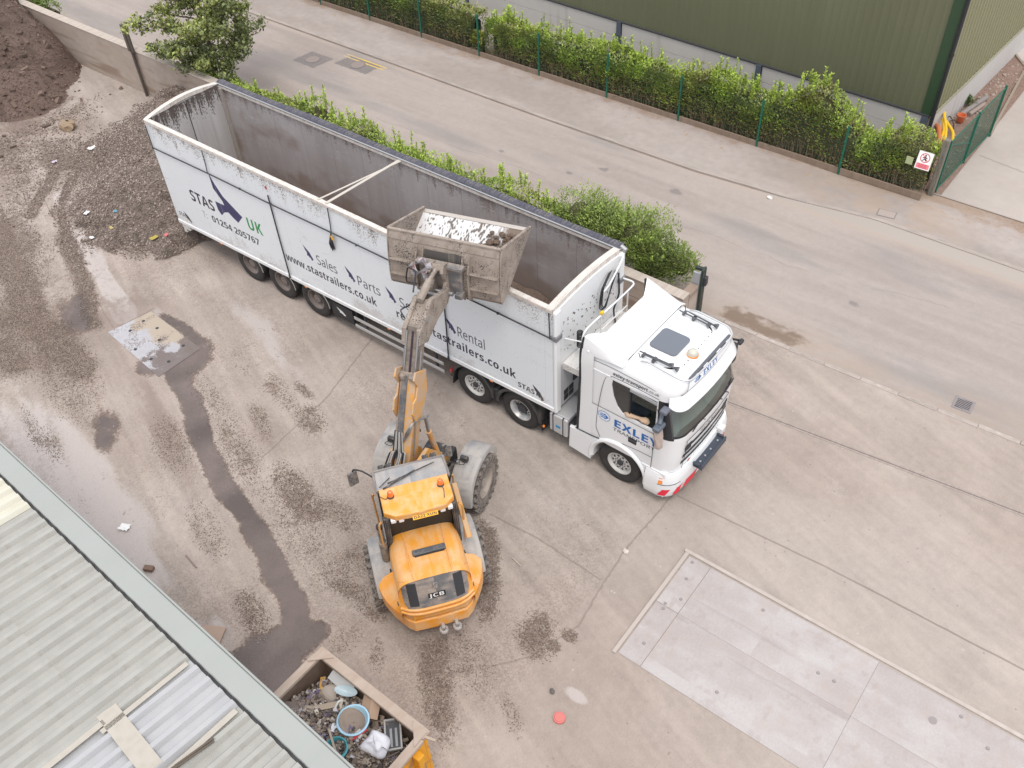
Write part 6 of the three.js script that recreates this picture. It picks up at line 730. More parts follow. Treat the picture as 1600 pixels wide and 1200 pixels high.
// ---------- fence with green posts along the far pavement ----------
{
  const post = std({ color: rgb(0.012, 0.12, 0.075), roughness: 0.55 }), wire = std({ color: rgb(0.015, 0.1, 0.065), roughness: 0.6 }), gb = std({ roughness: 1, map: tex(256, 32, (u, v) => { const f = fbm(u * 30, v * 5, 4); return mix3([0.2, 0.145, 0.105], [0.3, 0.235, 0.185], f); }, true) });
  const t = thing('mesh_fence', 'green wire mesh fence with slim posts in front of the clipped hedges', 'fence');
  const xs = [-22.6, -19.7, -16.85, -13.9, -11.06, -8.1, -5.22, -2.31, 0.47], H = (i) => 1.62;
  xs.forEach((x, i) => { part('post', [rbox(0.06, H(i), 0.06, 0.008, x, H(i) / 2, -14.14), rbox(0.07, 0.03, 0.07, 0.008, x, H(i) + 0.01, -14.14)], post, t); for (const y of [0.3, 0.75, 1.15, 1.5]) part('clip', rbox(0.075, 0.03, 0.03, 0.006, x, y, -14.1), post, t); });
  const xe = [...xs, 3.05];
  for (let i = 0; i + 1 < xe.length; i++) { part('gravel_board', boxUV(span(xe[i] + 0.035, xe[i + 1] - 0.035, 0.02, 0.24, -14.17, -14.12, 0.008), 3), gb, t); const w = []; for (let k = 0; k < 8; k++) w.push(rod([xe[i], 0.36 + k * 0.17, -14.13], [xe[i + 1], 0.36 + k * 0.17, -14.13], 0.003, 4)); for (let x = xe[i] + 0.1; x < xe[i + 1]; x += 0.1) w.push(rod([x, 0.32, -14.13], [x, 1.56, -14.13], 0.002, 3)); part('mesh_panel', w, wire, t).userData.kind = 'stuff'; }
  // end post and the screen running back beside the drive
  part('end_post', [rbox(0.16, 1.85, 0.16, 0.02, 3.15, 0.92, -14.62)], std({ roughness: 0.9, map: tex(64, 128, (u, v) => { const f = fbm(u * 6, v * 14, 4); return mix3([0.11, 0.105, 0.085], [0.27, 0.24, 0.2], f); }) }), t);
  const s = thing('mesh_fence', 'dark green mesh screen fence running back beside the concrete drive', 'fence');
  const a = [3.22, -14.8], b = [3.44, -18.9], at = (f) => [lerp(a[0], b[0], f), lerp(a[1], b[1], f)];
  for (const f of [0, 0.5, 1]) { const [x, z] = at(f); part('post', rbox(0.07, 1.75, 0.07, 0.01, x, 0.87, z), post, s); }
  const [x1, z1] = at(1); part('rail', [rod([a[0], 1.68, a[1]], [x1, 1.68, z1], 0.022, 6)], post, s); part('rail', rod([a[0], 0.12, a[1]], [x1, 0.12, z1], 0.022, 6), post, s); part('brace', [rod([lerp(a[0], x1, 0.02), 1.6, a[1]], [lerp(a[0], x1, 0.48), 0.75, lerp(a[1], z1, 0.48)], 0.018, 6)], post, s);
  const w = []; for (let k = 0; k < 24; k++) w.push(bar([a[0], 0.14 + k * 0.065, a[1]], [x1, 0.14 + k * 0.065, z1], 0.006, 0.011)); for (let k = 1; k < 44; k++) { const [x, z] = at(k / 44); w.push(rbox(0.006, 1.55, 0.011, 0, x, 0.9, z)); } part('mesh_panel', w, wire, s).userData.kind = 'stuff';
  // sign on the fence
  const cv = canvas(256, 320, (g) => { g.fillStyle = '#f2efee'; g.fillRect(0, 0, 256, 320); g.fillStyle = '#e58a93'; g.fillRect(12, 216, 232, 92); g.fillStyle = '#c23a4a'; for (let i = 0; i < 4; i++) g.fillRect(40 + (i % 2) * 12, 228 + i * 20, 176 - (i % 2) * 24, 9); g.strokeStyle = '#c3323f'; g.lineWidth = 15; g.beginPath(); g.arc(128, 108, 80, 0, 7); g.stroke(); g.fillStyle = '#1d1d1f'; g.beginPath(); g.arc(128, 62, 16, 0, 7); g.fill(); g.lineWidth = 17; g.strokeStyle = '#1d1d1f'; g.lineCap = 'round'; g.beginPath(); g.moveTo(128, 84); g.lineTo(124, 122); g.lineTo(98, 158); g.moveTo(124, 122); g.lineTo(154, 156); g.moveTo(92, 108); g.lineTo(128, 92); g.lineTo(162, 110); g.stroke(); g.strokeStyle = '#c3323f'; g.lineWidth = 12; g.beginPath(); g.moveTo(74, 54); g.lineTo(182, 162); g.stroke(); });
  const tx = new THREE.CanvasTexture(cv.c); tx.colorSpace = THREE.SRGBColorSpace;
  const sg = thing('warning_sign', 'white no-entry-for-pedestrians sign with pink lower panel on the hedge fence', 'sign', [2.82, 1.32, -14.06], 0.05); sg.rotation.x = -0.25; part('board', rbox(0.42, 0.52, 0.012, 0.01, 0, 0, -0.008), M.whiteDirty, sg); part('print', new THREE.PlaneGeometry(0.4, 0.5), std({ map: tx, roughness: 0.5 }), sg);
  const sg2 = thing('notice', 'small pale blank notice half hidden in leaves left of the white sign', 'sign', [2.42, 1.2, -14.06]); part('board', rbox(0.2, 0.24, 0.012, 0.008, 0, 0, 0), std({ color: rgb(0.4, 0.45, 0.25) }), sg2);
}

// ---------- green clad building ----------
{
  const t = thing('warehouse', 'large olive green metal-clad warehouse on pale concrete panels behind the hedge', 'building', [1.95, 0, -16.85], -0.045);
  const clad = std({ roughness: 0.55, metalness: 0.1, map: tex(512, 256, (u, v) => { const f = fbm(u * 30, v * 2, 4), g = fbm(u * 4, v * 4, 4); const k = 0.9 + 0.14 * f + 0.1 * g; return [0.148 * k, 0.153 * k, 0.092 * k]; }, true) });
  const ribs = (L, y0, y1, pitch, dep) => { const xs = []; for (let x = 0; x < L; x += pitch) xs.push([x, 0], [x + pitch * 0.55, 0], [x + pitch * 0.65, dep], [x + pitch * 0.9, dep]); xs.push([L, 0]); return surf(xs.length - 1, 1, (u, v) => { const p = xs[Math.round(u * (xs.length - 1))]; return [-p[0], lerp(y0, y1, v), p[1]]; }); };
  { const g = toCreasedNormals(ribs(52, 1.22, 8, 0.25, 0.009), 0.3); part('cladding', boxUV(g, 8), clad, t); }
  { const g = toCreasedNormals(ribs(46, 1.15, 8, 0.3, 0.04), 0.3); const p = g.attributes.position; for (let i = 0; i < p.count; i++) p.setXYZ(i, p.getZ(i), p.getY(i), p.getX(i)); const q = g.index ? g.toNonIndexed() : g, pp = q.attributes.position; for (let i = 0; i < pp.count; i += 3) { const a = [pp.getX(i + 1), pp.getY(i + 1), pp.getZ(i + 1)]; pp.setXYZ(i + 1, pp.getX(i + 2), pp.getY(i + 2), pp.getZ(i + 2)); pp.setXYZ(i + 2, ...a); } q.computeVertexNormals(); part('cladding', boxUV(q, 8), std({ color: rgb(0.24, 0.235, 0.14), roughness: 0.5 }), t); }
  part('roof', surf(1, 2, (u, v) => [lerp(-52, 0.1, u), [8, 10.5, 8][Math.round(v * 2)], [0.2, -23, -46.2][Math.round(v * 2)]]), std({ color: rgb(0.2, 0.2, 0.19) }), t);
  part('inner_wall', [span(-52, -0.1, 0, 8, -0.25, -0.12), span(-0.25, -0.12, 0, 8, -46, -0.25)], std({ color: rgb(0.2, 0.2, 0.2) }), t);
  const dado = std({ roughness: 0.9, map: tex(1024, 64, (u, v) => { const f = fbm(u * 60, v * 3, 4), g = fbm(u * 8, v * 8, 4); let c = mix3([0.46, 0.44, 0.42], [0.58, 0.56, 0.54], g); c = mix3(c, [0.3, 0.27, 0.24], sstep(0.62, 0.85, f) * 0.4); return c; }, true) });
  const cols = [-31, -25.4, -19.5, -11.7 - 0.0, -5.87]; const edges = [-36, -31, -25.4, -19.5, -11.7, -5.87, 0];
  for (let i = 0; i + 1 < edges.length; i++) for (const [y0, y1] of [[0, 0.6], [0.61, 1.2]]) part('dado_panel', boxUV(span(edges[i] + 0.12, edges[i + 1] - 0.12, y0, y1, -0.1, 0.03, 0.01), 12), dado, t);
  for (const x of cols) part('column', [span(x - 0.09, x + 0.09, 0, 1.2, -0.05, 0.1, 0.006)], std({ color: rgb(0.085, 0.105, 0.135), roughness: 0.5 }), t);
  for (const x of cols) for (const y of [0.45, 0.72]) part('bracket', [rbox(0.3, 0.05, 0.05, 0.01, x, y, 0.1)], std({ color: rgb(0.07, 0.08, 0.1) }), t);
  part('column', span(-0.2, 0.0, 0, 1.2, -0.05, 0.07, 0.006), std({ color: rgb(0.085, 0.105, 0.135), roughness: 0.5 }), t);
  for (let i = 0; i < 8; i++) part('dado_panel', boxUV(span(-0.1, 0.05, 0, 1.12, -0.16 - (i + 1) * 5.0 + 0.01, -0.16 - i * 5.0, 0.008), 12), dado, t);
  part('drip_flashing', [span(-52, 0.02, 1.17, 1.23, -0.02, 0.07, 0.01), ], M.dark, t); part('drip_flashing', span(0.02, 0.08, 1.11, 1.16, -46, 0, 0.01), std({ color: rgb(0.3, 0.29, 0.2) }), t);
  part('corner_flashing', [span(-0.26, 0.05, 1.2, 8, 0.016, 0.045, 0.01), span(0.0, 0.055, 1.2, 8, -0.2, 0.04, 0.01)], std({ color: rgb(0.035, 0.07, 0.035), roughness: 0.45 }), t);
  part('downpipe', [rod([0.13, 0.0, 0.07], [0.13, 8, 0.07], 0.06, 12)], M.black, t); for (const y of [1.5, 3.2, 4.9]) part('pipe_clip', cyl(0.075, 0.075, 0.05, 12, 0.13, y, 0.07), M.black, t);
}
// soil strip with rubble beside it
{
  const soil = std({ roughness: 1, map: tex(512, 512, (u, v) => { const f = fbm(u * 14, v * 14, 4), g = vn(u * 130, v * 130); let c = mix3([0.2, 0.125, 0.095], [0.34, 0.235, 0.19], f * 0.6 + g * 0.4); if (hash(Math.floor(u * 150), Math.floor(v * 150)) > 0.95) c = mix3(c, [0.5, 0.42, 0.38], 0.7); return c; }, true), bumpMap: bumpNoise, bumpScale: 0.02 });
  const g = surf(16, 70, (u, v) => { const z = lerp(-14.75, -25.1, v), xo = lerp(3.42, 2.95, sstep(0.88, 1, v)) - (v > 0.93 ? (v - 0.93) * 12 : 0), x = lerp(2.0, Math.max(2.02, xo), u); return [x, 0.02 + 0.07 * fbm(x * 2.4, z * 2.4, 4) * Math.sin(Math.PI * clamp(u, 0.05, 0.95)), z]; });
  struct('soil_bed', boxUV(g, 2.5), soil);
  struct('bed_edging', [bar([3.46, 0.05, -18.9], [2.98, 0.05, -24.1], 0.08, 0.1, [0, 1, 0], 0.01), bar([2.98, 0.05, -24.1], [2.1, 0.05, -25.3], 0.08, 0.1, [0, 1, 0], 0.01)], std({ color: rgb(0.3, 0.25, 0.2), roughness: 1 }));
  const r = rng(71), gs = []; for (let i = 0; i < 240; i++) { const z = -15.3 - r() * 9, q = new THREE.DodecahedronGeometry(0.02 + 0.07 * r() * r(), 0); q.scale(1, 0.6, 1); q.rotateY(r() * 6); q.translate(2.1 + r() * 1.05, 0.06, z); gs.push(q); }
  stuff(part('rubble', gs, std({ color: rgb(0.36, 0.29, 0.25), roughness: 1 }))).userData.label = 'loose stones and broken brick on the soil strip beside the warehouse';
  const yel = std({ color: rgb(0.78, 0.5, 0.02), roughness: 0.5 }), org = std({ color: rgb(0.55, 0.17, 0.06), roughness: 0.6 }), gp = std({ color: rgb(0.24, 0.21, 0.2), roughness: 0.7 });
  solo('hose', [tube([[2.0, 0.6, -18.5], [2.12, 0.75, -18.0], [2.4, 0.6, -17.5], [2.6, 0.4, -17.0]], 0.05, 8, 30), tube([[2.15, 0.68, -17.9], [2.38, 0.55, -17.4], [2.46, 0.4, -16.9]], 0.05, 8, 30), tube([[2.25, 0.62, -17.9], [2.6, 0.5, -17.6], [2.75, 0.35, -17.3]], 0.05, 8, 30)], yel, 'bundle of bent yellow ducting lying behind the hedge end by the warehouse corner', 'pipe');
  solo('duct', [tube([[2.1, 0.1, -17.9], [2.05, 0.5, -17.7], [2.2, 0.62, -17.4], [2.4, 0.5, -17.0], [2.5, 0.2, -16.8]], 0.07, 10, 30)], org, 'orange-brown bent drain pipe beside the yellow ducting', 'pipe');
  solo('flower_pot', lathe([[0.0, 0.02], [0.1, 0.02], [0.13, 0.24], [0.15, 0.25], [0.15, 0.28], [0.11, 0.27], [0.1, 0.1], [0, 0.1]], 20, 'y').translate(2.4, 0.05, -19.15), std({ color: rgb(0.6, 0.15, 0.06), roughness: 0.7 }), 'orange plastic pot on the soil strip by the warehouse', 'pot');
  solo('pipe', [rod([2.3, 0.14, -19.5], [2.58, 0.14, -21.1], 0.09, 14)], gp, 'long grey pipe length lying along the soil strip', 'pipe'); solo('pipe', [rod([2.5, 0.12, -19.7], [2.66, 0.12, -20.6], 0.07, 14)], std({ color: rgb(0.3, 0.24, 0.21), roughness: 0.8 }), 'short brownish pipe length next to the long grey pipe', 'pipe');
  solo('cable', tube([[2.0, 0.12, -18.9], [2.15, 0.4, -18.7], [2.4, 0.42, -18.3], [2.52, 0.1, -18.2]], 0.018, 6, 30), M.dark, 'thin dark looped cable beside the yellow ducting', 'cable');
  const pl = thing('weed', 'small green weed clump against the warehouse base', 'plant', [2.2, 0, -20.4]); part('foliage', leafMesh(260, 75, (q) => { const a = q() * 6.28, d = q() * 0.3; return [Math.cos(a) * d, 0.1 + 0.3 * q() * (1 - d * 2), Math.sin(a) * d, a]; }, [0.06, 0.12], (q) => { const k = 0.6 + 0.8 * q(); return [0.12 * k, 0.19 * k, 0.06 * k]; }), leafM, pl).userData.kind = 'stuff';
}

// ---------- concrete wall between yard and road ----------
{
  const conc = (i) => std({ roughness: 0.95, map: tex(256, 128, (u, v) => { const f = fbm(u * 5 + i * 7, v * 3, 4), g = fbm(u * 24 + i, v * 12, 3), st = fbm(u * 3 + i * 5, v * 7 + 2, 4); let c = mix3([0.36, 0.29, 0.235], [0.46, 0.39, 0.34], f); c = c.map((q) => q * (0.88 + 0.24 * g)); return mix3(c, [0.24, 0.165, 0.12], sstep(0.55, 0.75, st + (0.5 - v) * 0.3) * 0.7); }), bumpMap: bumpNoise, bumpScale: 0.006 });
  const t = thing('concrete_wall', 'stained tan concrete panel wall between the yard and the road', 'wall');
  const mats = [0, 1, 2, 3].map(conc), top = (x) => (x < -6 ? 1.66 : 1.04);
  const bays = [-46, -38.1, -30.0, -22.3, -17.6, -12.9, -8.2, -3.5, 0.3];
  for (let i = 0; i + 1 < bays.length; i++) { const T = top(bays[i]), two = T < 1.3; const w = bays[i + 1] - bays[i]; for (const [y0, y1] of two ? [[0, 0.45], [0.456, T]] : [[0, T]]) { const g = span(bays[i] + 0.012, bays[i + 1] - 0.012, y0, y1, -5.34, -5.06, 0.015); const p = boxUV(g, 1), uv = p.attributes.uv; for (let k = 0; k < uv.count; k++) uv.setXY(k, (uv.getX(k) - bays[i]) / w, uv.getY(k) / 1.8); part('wall_panel', p, mats[i % 4], t); } part('coping', boxUV(span(bays[i] + 0.01, bays[i + 1] - 0.01, T, T + 0.035, -5.36, -5.04, 0.012), 2), M.coping ??= std({ roughness: 0.95, map: tex(256, 32, (u, v) => { const f = fbm(u * 30, v * 4, 4); return mix3([0.36, 0.3, 0.25], [0.52, 0.46, 0.41], f); }, true) }), t); }
  { const g = span(0.06, 0.29, 0, 1.02, -5.8, -5.36, 0.015); part('wall_panel', boxUV(g, 2), mats[1], t); }
  const pm = std({ roughness: 0.85, map: tex(64, 128, (u, v) => mix3([0.07, 0.055, 0.045], [0.15, 0.125, 0.11], fbm(u * 6, v * 12, 4))) });
  const lab = ['rusty dark steel post rising at the wall joint left of the tree', 'dark steel post against the wall at the top left corner'];
  [-22.2, -29.75].forEach((x, i) => { const p = thing('steel_post', lab[i], 'post', [x, 0, -4.97], 0, 'steel posts along the concrete wall'); part('web', span(-0.035, 0.035, 0, 1.75, -0.05, 0.05, 0.005), pm, p); part('head_plate', span(-0.17, 0.17, 1.7, 2.66, -0.02, 0.05, 0.01), pm, p); part('flange', [span(-0.04, 0.04, 1.75, 2.6, 0.05, 0.09, 0.008)], pm, p); });
  const b = thing('gate_post', 'pale grey steel channel gatepost with a dark side at the end of the low wall', 'post', [0.22, 0, -5.93], 0.1);
  part('channel_face', span(-0.14, 0.06, 0, 1.36, 0.04, 0.1, 0.006), std({ color: rgb(0.42, 0.44, 0.47), roughness: 0.5, metalness: 0.2 }), b); part('channel_side', [span(0.07, 0.13, 0, 1.48, -0.1, 0.12, 0.006), span(-0.14, 0.07, 1.38, 1.46, -0.08, 0.02, 0.006)], std({ roughness: 0.8, map: tex(32, 128, (u, v) => mix3([0.02, 0.04, 0.035], [0.1, 0.07, 0.05], sstep(0.5, 0.8, fbm(u * 4, v * 12, 4)))) }), b); part('hinge_block', rbox(0.08, 0.26, 0.14, 0.02, 0.17, 1.1, -0.02), M.dark, b);
}

// ---------- heaps ----------
const chipCol = (r) => { const k = r(); return k < 0.45 ? [0.17, 0.13, 0.11] : k < 0.78 ? [0.27, 0.215, 0.185] : k < 0.95 ? [0.4, 0.335, 0.295] : [0.1, 0.075, 0.06]; };
function scatter(name, n, seed, place, size, colours, parent = scene) {
  const g = new THREE.BoxGeometry(1, 0.45, 0.7), im = new THREE.InstancedMesh(g, std({ roughness: 1 }), n), r = rng(seed), m = new THREE.Matrix4(), q = new THREE.Quaternion(), e = new THREE.Euler(); let c = 0;
  for (let i = 0; i < n * 6 && c < n; i++) { const p = place(r); if (!p) continue; const s = lerp(size[0], size[1], Math.pow(r(), 2.2)); e.set((r() - 0.5) * 1.2, r() * 6.28, (r() - 0.5) * 1.2); q.setFromEuler(e); m.compose(V(...p), q, V(s * (0.7 + r()), s, s)); im.setMatrixAt(c, m); im.setColorAt(c, rgb(...colours(r, p))); c++; }
  im.count = c; im.name = parent === scene ? num(name) : name; im.userData.kind = 'stuff'; im.castShadow = im.receiveShadow = true; parent.add(im); return im;
}
const heapTex = (a, b, sd) => std({ roughness: 1, map: tex(512, 512, (u, v) => { const f = fbm(u * 8 + sd, v * 8, 4), g = vn(u * 170, v * 170), h = vn(u * 90 + 4, v * 90); return mix3(a, b, g * 0.45 + h * 0.3 + f * 0.35); }, true), bumpMap: bumpNoise, bumpScale: 0.03 });
const bump3 = (x, z, cx, cz, rx, rz, h) => { const d = Math.hypot((x - cx) / rx, (z - cz) / rz); return d < 1 ? h * Math.pow(1 - d * d, 1.3) : 0; };
const h1 = (x, z) => { const w = 0.35 * (fbm(x * 0.8 + 3, z * 0.8 + 1, 4) - 0.5) * 2; const b = Math.max(bump3(x + w, z, -31.0, -2.4, 5.9, 4.2, 3.3), bump3(x, z + w, -26.5, -2.2, 2.3, 1.7, 0.9)); return b * (1 + 0.16 * w) + (b > 0.02 ? 0.3 * (fbm(x * 1.6, z * 1.6, 5) - 0.38) + 0.12 * Math.abs(fbm(x * 0.9 + 6, z * 0.9, 3) - 0.5) * 4 * sstep(0, 0.4, b) : 0); };
const h2 = (x, z) => { const w = 0.9 * (fbm(x * 1.1 + 30, z * 1.1 + 12, 4) - 0.5) * 2; const b = Math.max(bump3(x + w, z + w, -18.0, -3.9, 3.4, 2.4, 1.5), bump3(x + w * 0.7, z + w, -16.0, -1.2, 3.1, 2.8, 1.2), bump3(x + w, z, -18.6, -3.0, 2.5, 2.3, 1.0)); return b + (b > 0.01 ? 0.09 * (fbm(x * 2.3, z * 2.3, 4) - 0.3) : 0); };
function heap(name, label, x0, x1, z0, z1, f, m, nx, nz) { const t = thing(name, label, 'heap'); part('mound', boxUV(surf(nx, nz, (u, v) => { const x = lerp(x0, x1, u), z = lerp(z1, z0, v), y = f(x, z); return [x, y < 0.012 ? -0.03 : y, z]; }), 2), m, t); return t; }
const hp1 = heap('soil_heap', 'big dark brown soil heap against the concrete wall at the left edge', -40, -22.5, -5.04, 2.2, h1, heapTex([0.085, 0.056, 0.045], [0.24, 0.17, 0.14], 3), 130, 60);
const hp2 = heap('chip_heap', 'grey-brown heap of shredded wood chips behind the rear of the trailer', -24, -12.4, -5.04, 2.6, h2, heapTex([0.15, 0.115, 0.095], [0.31, 0.255, 0.22], 9), 110, 80);
scatter('chip', 52000, 81, (r) => { const x = lerp(-24, -12.5, r()), z = lerp(-5, 2.6, r()), y = h2(x, z); return y > 0.012 || r() < 0.35 * mk(1, x, z) || (h2(x + 0.5, z - 0.4) > 0.01 && r() < 0.35) ? [x, Math.max(y, 0) + 0.012, z] : null; }, [0.012, 0.05], chipCol, hp2);
scatter('clod', 15000, 83, (r) => { const x = lerp(-34, -22.6, r()), z = lerp(-5, 2, r()), y = h1(x, z); return y > 0.015 ? [x, y + 0.012, z] : null; }, [0.012, 0.05], (r) => { const k = 0.6 + 1.0 * r(); return [0.15 * k, 0.105 * k, 0.085 * k]; }, hp1);
scatter('clod', 500, 84, (r) => { const x = lerp(-34, -22.6, r()), z = lerp(-5, 2.2, r()), y = h1(x, z); return y > 0.015 || r() < 0.1 ? [x, y + 0.02, z] : null; }, [0.06, 0.22], (r) => { const k = 0.6 + 0.9 * r(); return [0.13 * k, 0.09 * k, 0.072 * k]; }, hp1);
// crumbs and grit lying on the yard where the slab is dirty
scatter('loose_grit', 110000, 85, (r) => { const x = lerp(-24, 4.2, Math.pow(r(), 0.75)), z = lerp(-1, 8.6, r()); const k = mk(1, x, z); return r() < 0.03 + k * 1.1 - 0.05 ? [x, 0.008, z] : null; }, [0.006, 0.017], (r) => { const k = r(); return k < 0.62 ? [0.14, 0.105, 0.085] : k < 0.9 ? [0.24, 0.19, 0.155] : [0.42, 0.37, 0.33]; }).userData.label = 'loose grit and bark crumbs scattered over the dirty yard slab';
// ---------- weighbridge ----------
{
  const t = thing('weighbridge', 'long pale steel weighbridge deck sunk into the yard', 'weighbridge', [3.86, 0, 0.62], 0.012);
  const steel = (i) => std({ roughness: 0.6, metalness: 0.15, map: tex(512, 256, (u, v) => { const f = fbm(u * 5 + i * 9, v * 4 + i, 5), st = fbm(u * 3 + i * 4, v * 16, 4), g = vn(u * 220, v * 110), r2 = fbm(u * 14 + 7 * i, v * 8, 4); let c = mix3([0.38, 0.335, 0.32], [0.45, 0.42, 0.41], sstep(0.25, 0.75, f * 0.7 + st * 0.3)); c = c.map((q) => q * (0.95 + 0.1 * g)); c = mix3(c, [0.4, 0.335, 0.3], sstep(0.5, 0.75, r2) * 0.45); const tm = sstep(0.5, 0.75, fbm(u * 2.5 + i, v * 26, 4)) * sstep(0.25, 0.05, Math.abs(((v * 2.8 + 3) % 1.4) - 0.62)); c = mix3(c, [0.29, 0.245, 0.235], tm * 0.45); return mix3(c, [0.34, 0.28, 0.26], sstep(0.63, 0.8, fbm(u * 26 + i, v * 13, 3)) * 0.35); }, true), bumpMap: bumpNoise, bumpScale: 0.002 });
  const mats = [0, 1, 2, 3].map(steel), W = 2.86, w0 = 0.14, w1 = W - 0.05;
  const rail = std({ roughness: 0.85, map: tex(512, 16, (u, v) => { const f = fbm(u * 60, v * 3, 4); return mix3([0.38, 0.325, 0.29], [0.5, 0.45, 0.41], f); }, true) });
  const plate = (x0, x1, z0, z1, i) => { const g = span(x0, x1, -0.06, 0.012, z0, z1, 0.004), p = boxUV(g, 1), uv = p.attributes.uv; for (let k = 0; k < uv.count; k++) uv.setXY(k, (uv.getX(k) - x0 * 0.999) / 4 + i * 0.31, (uv.getY(k) - z0) / 2.8 + i * 0.2); part('deck_plate', p, mats[i % 4], t); };
  plate(0.13, 0.61, w0, W / 2 - 0.004, 0); plate(0.13, 0.61, W / 2 + 0.004, w1, 1); plate(0.62, 4.1, w0, W / 2 - 0.001, 2); plate(0.62, 4.1, W / 2 + 0.001, w1, 3); plate(4.103, 8.2, w0, W / 2 - 0.001, 1); plate(4.103, 8.2, W / 2 + 0.001, w1, 0); plate(8.206, 14, w0, w1, 2);
  part('pit', span(0.05, 14, -0.09, -0.02, 0.05, W - 0.01), std({ color: rgb(0.1, 0.09, 0.09), roughness: 1 }), t).position.y = 0;
  part('edge_rail', boxUV(span(-0.02, 14, -0.05, 0.035, 0.02, 0.1, 0.012), 8), rail, t); part('edge_rail', boxUV(span(0.02, 0.1, -0.05, 0.035, 0.1, W + 0.0, 0.012), 8), rail, t);
  const bm = std({ color: rgb(0.3, 0.27, 0.265), roughness: 0.6, metalness: 0.4 });
  for (const [x, z] of [[0.25, 0.24], [0.35, 0.65], [0.3, 1.38], [0.33, 1.5], [0.42, 2.36], [1.9, 0.4], [3.3, 1.0], [3.6, 0.98], [2.0, 2.42], [5.65, 0.3], [6.2, 0.6], [5.0, 2.2], [0.5, 1.12]]) part('bolt', cyl(0.035, 0.03, 0.012, 12, x, 0.018, z), bm, t);
  part('inspection_lid', cyl(0.07, 0.07, 0.01, 24, 5.28, 0.016, 0.66), bm, t);
}
// ---------- slot drain, gully, perforated cover slab ----------
{
  const t = thing('slot_drain', 'narrow slot drain with twin steel edges across the yard entrance', 'drain', [1.95, 0, -3.5], Math.atan2(0.108, 1));
  const m = std({ roughness: 0.8, map: tex(512, 8, (u) => mix3([0.27, 0.222, 0.195], [0.37, 0.312, 0.28], fbm(u * 80, 2, 4)), true) });
  for (let i = 0; i < 11; i++) for (const z of [-0.035, 0.035]) { part('edge_bar', boxUV(span(i * 1.0 + 0.004, i + 0.996, -0.02, 0.008 + 0.003 * hash(i, 4), z - 0.024, z + 0.024, 0.004), 3), m, t); }
  part('slot', span(0, 11, -0.06, 0.003, -0.011, 0.011), std({ color: rgb(0.13, 0.11, 0.1), roughness: 1 }), t);
  const g = thing('gully_grate', 'square iron gully grate with slanted slots set in the road edge', 'drain', [6.92, 0, -6.66], 0.05); g.scale.set(0.8, 1, 0.8); const im = std({ color: rgb(0.27, 0.24, 0.24), roughness: 0.7, metalness: 0.3 });
  part('frame', [span(-0.27, 0.27, -0.03, 0.014, -0.27, -0.2, 0.006), span(-0.27, 0.27, -0.03, 0.014, 0.2, 0.27, 0.006), span(-0.27, -0.2, -0.03, 0.014, -0.2, 0.2, 0.006), span(0.2, 0.27, -0.03, 0.014, -0.2, 0.2, 0.006)], im, g); part('sump', span(-0.2, 0.2, -0.05, 0.004, -0.2, 0.2), M.black, g);
  for (let i = 0; i < 6; i++) part('grate_bar', bar([-0.2, 0.006, -0.19 + i * 0.066], [0.2, 0.006, -0.14 + i * 0.066], 0.032, 0.016), im, g);
  const c = thing('cover_slab', 'pale perforated concrete cover slab beside the wet stain in the yard', 'drain cover', [-10.6, 0, 3.27], -0.02);
  { const q = poly([[-1.34, -0.5], [-1.12, 0.72], [1.2, 0.62], [1.22, -0.7]], 0.02, 0.003); q.rotateX(-Math.PI / 2); q.translate(0, -0.012, 0); const p = q.attributes.position, uv = q.attributes.uv; for (let k = 0; k < p.count; k++) uv.setXY(k, (p.getX(k) + 1.35) / 2.7, (p.getZ(k) + 0.75) / 1.5);
    part('slab', q, std({ roughness: 0.8, map: tex(512, 288, (u, v) => { const f = fbm(u * 9 + 0.37, v * 5, 5), g2 = vn(u * 130, v * 72), g3 = hash(Math.floor(u * 130), Math.floor(v * 72)); let w = mix3([0.36, 0.355, 0.375], [0.47, 0.46, 0.48], f); w = mix3(w, [0.4, 0.335, 0.27], sstep(0.53, 0.62, 1 - v + (f - 0.5) * 0.5 + 0.1 * Math.sin(u * 5) - 0.06)); w = mix3(w, [0.16, 0.13, 0.12], sstep(0.66, 0.78, u + (f - 0.5) * 0.7 + (g2 - 0.5) * 0.14 - 0.1 * (v - 0.5)) * 0.92); return mix3(w, [0.15, 0.12, 0.11], sstep(0.66, 0.76, g3 * 0.35 + f * 0.75) * 0.7); }) }), c); }
  for (const [x, z] of [[-0.95, -0.35], [-0.9, 0.1], [-0.4, -0.4], [0.05, -0.15], [-0.15, 0.45], [0.75, -0.4], [0.5, 0.42], [0.95, 0.2]]) part('hole', cyl(0.045, 0.045, 0.012, 14, x, 0.007, z), M.black, c);
}
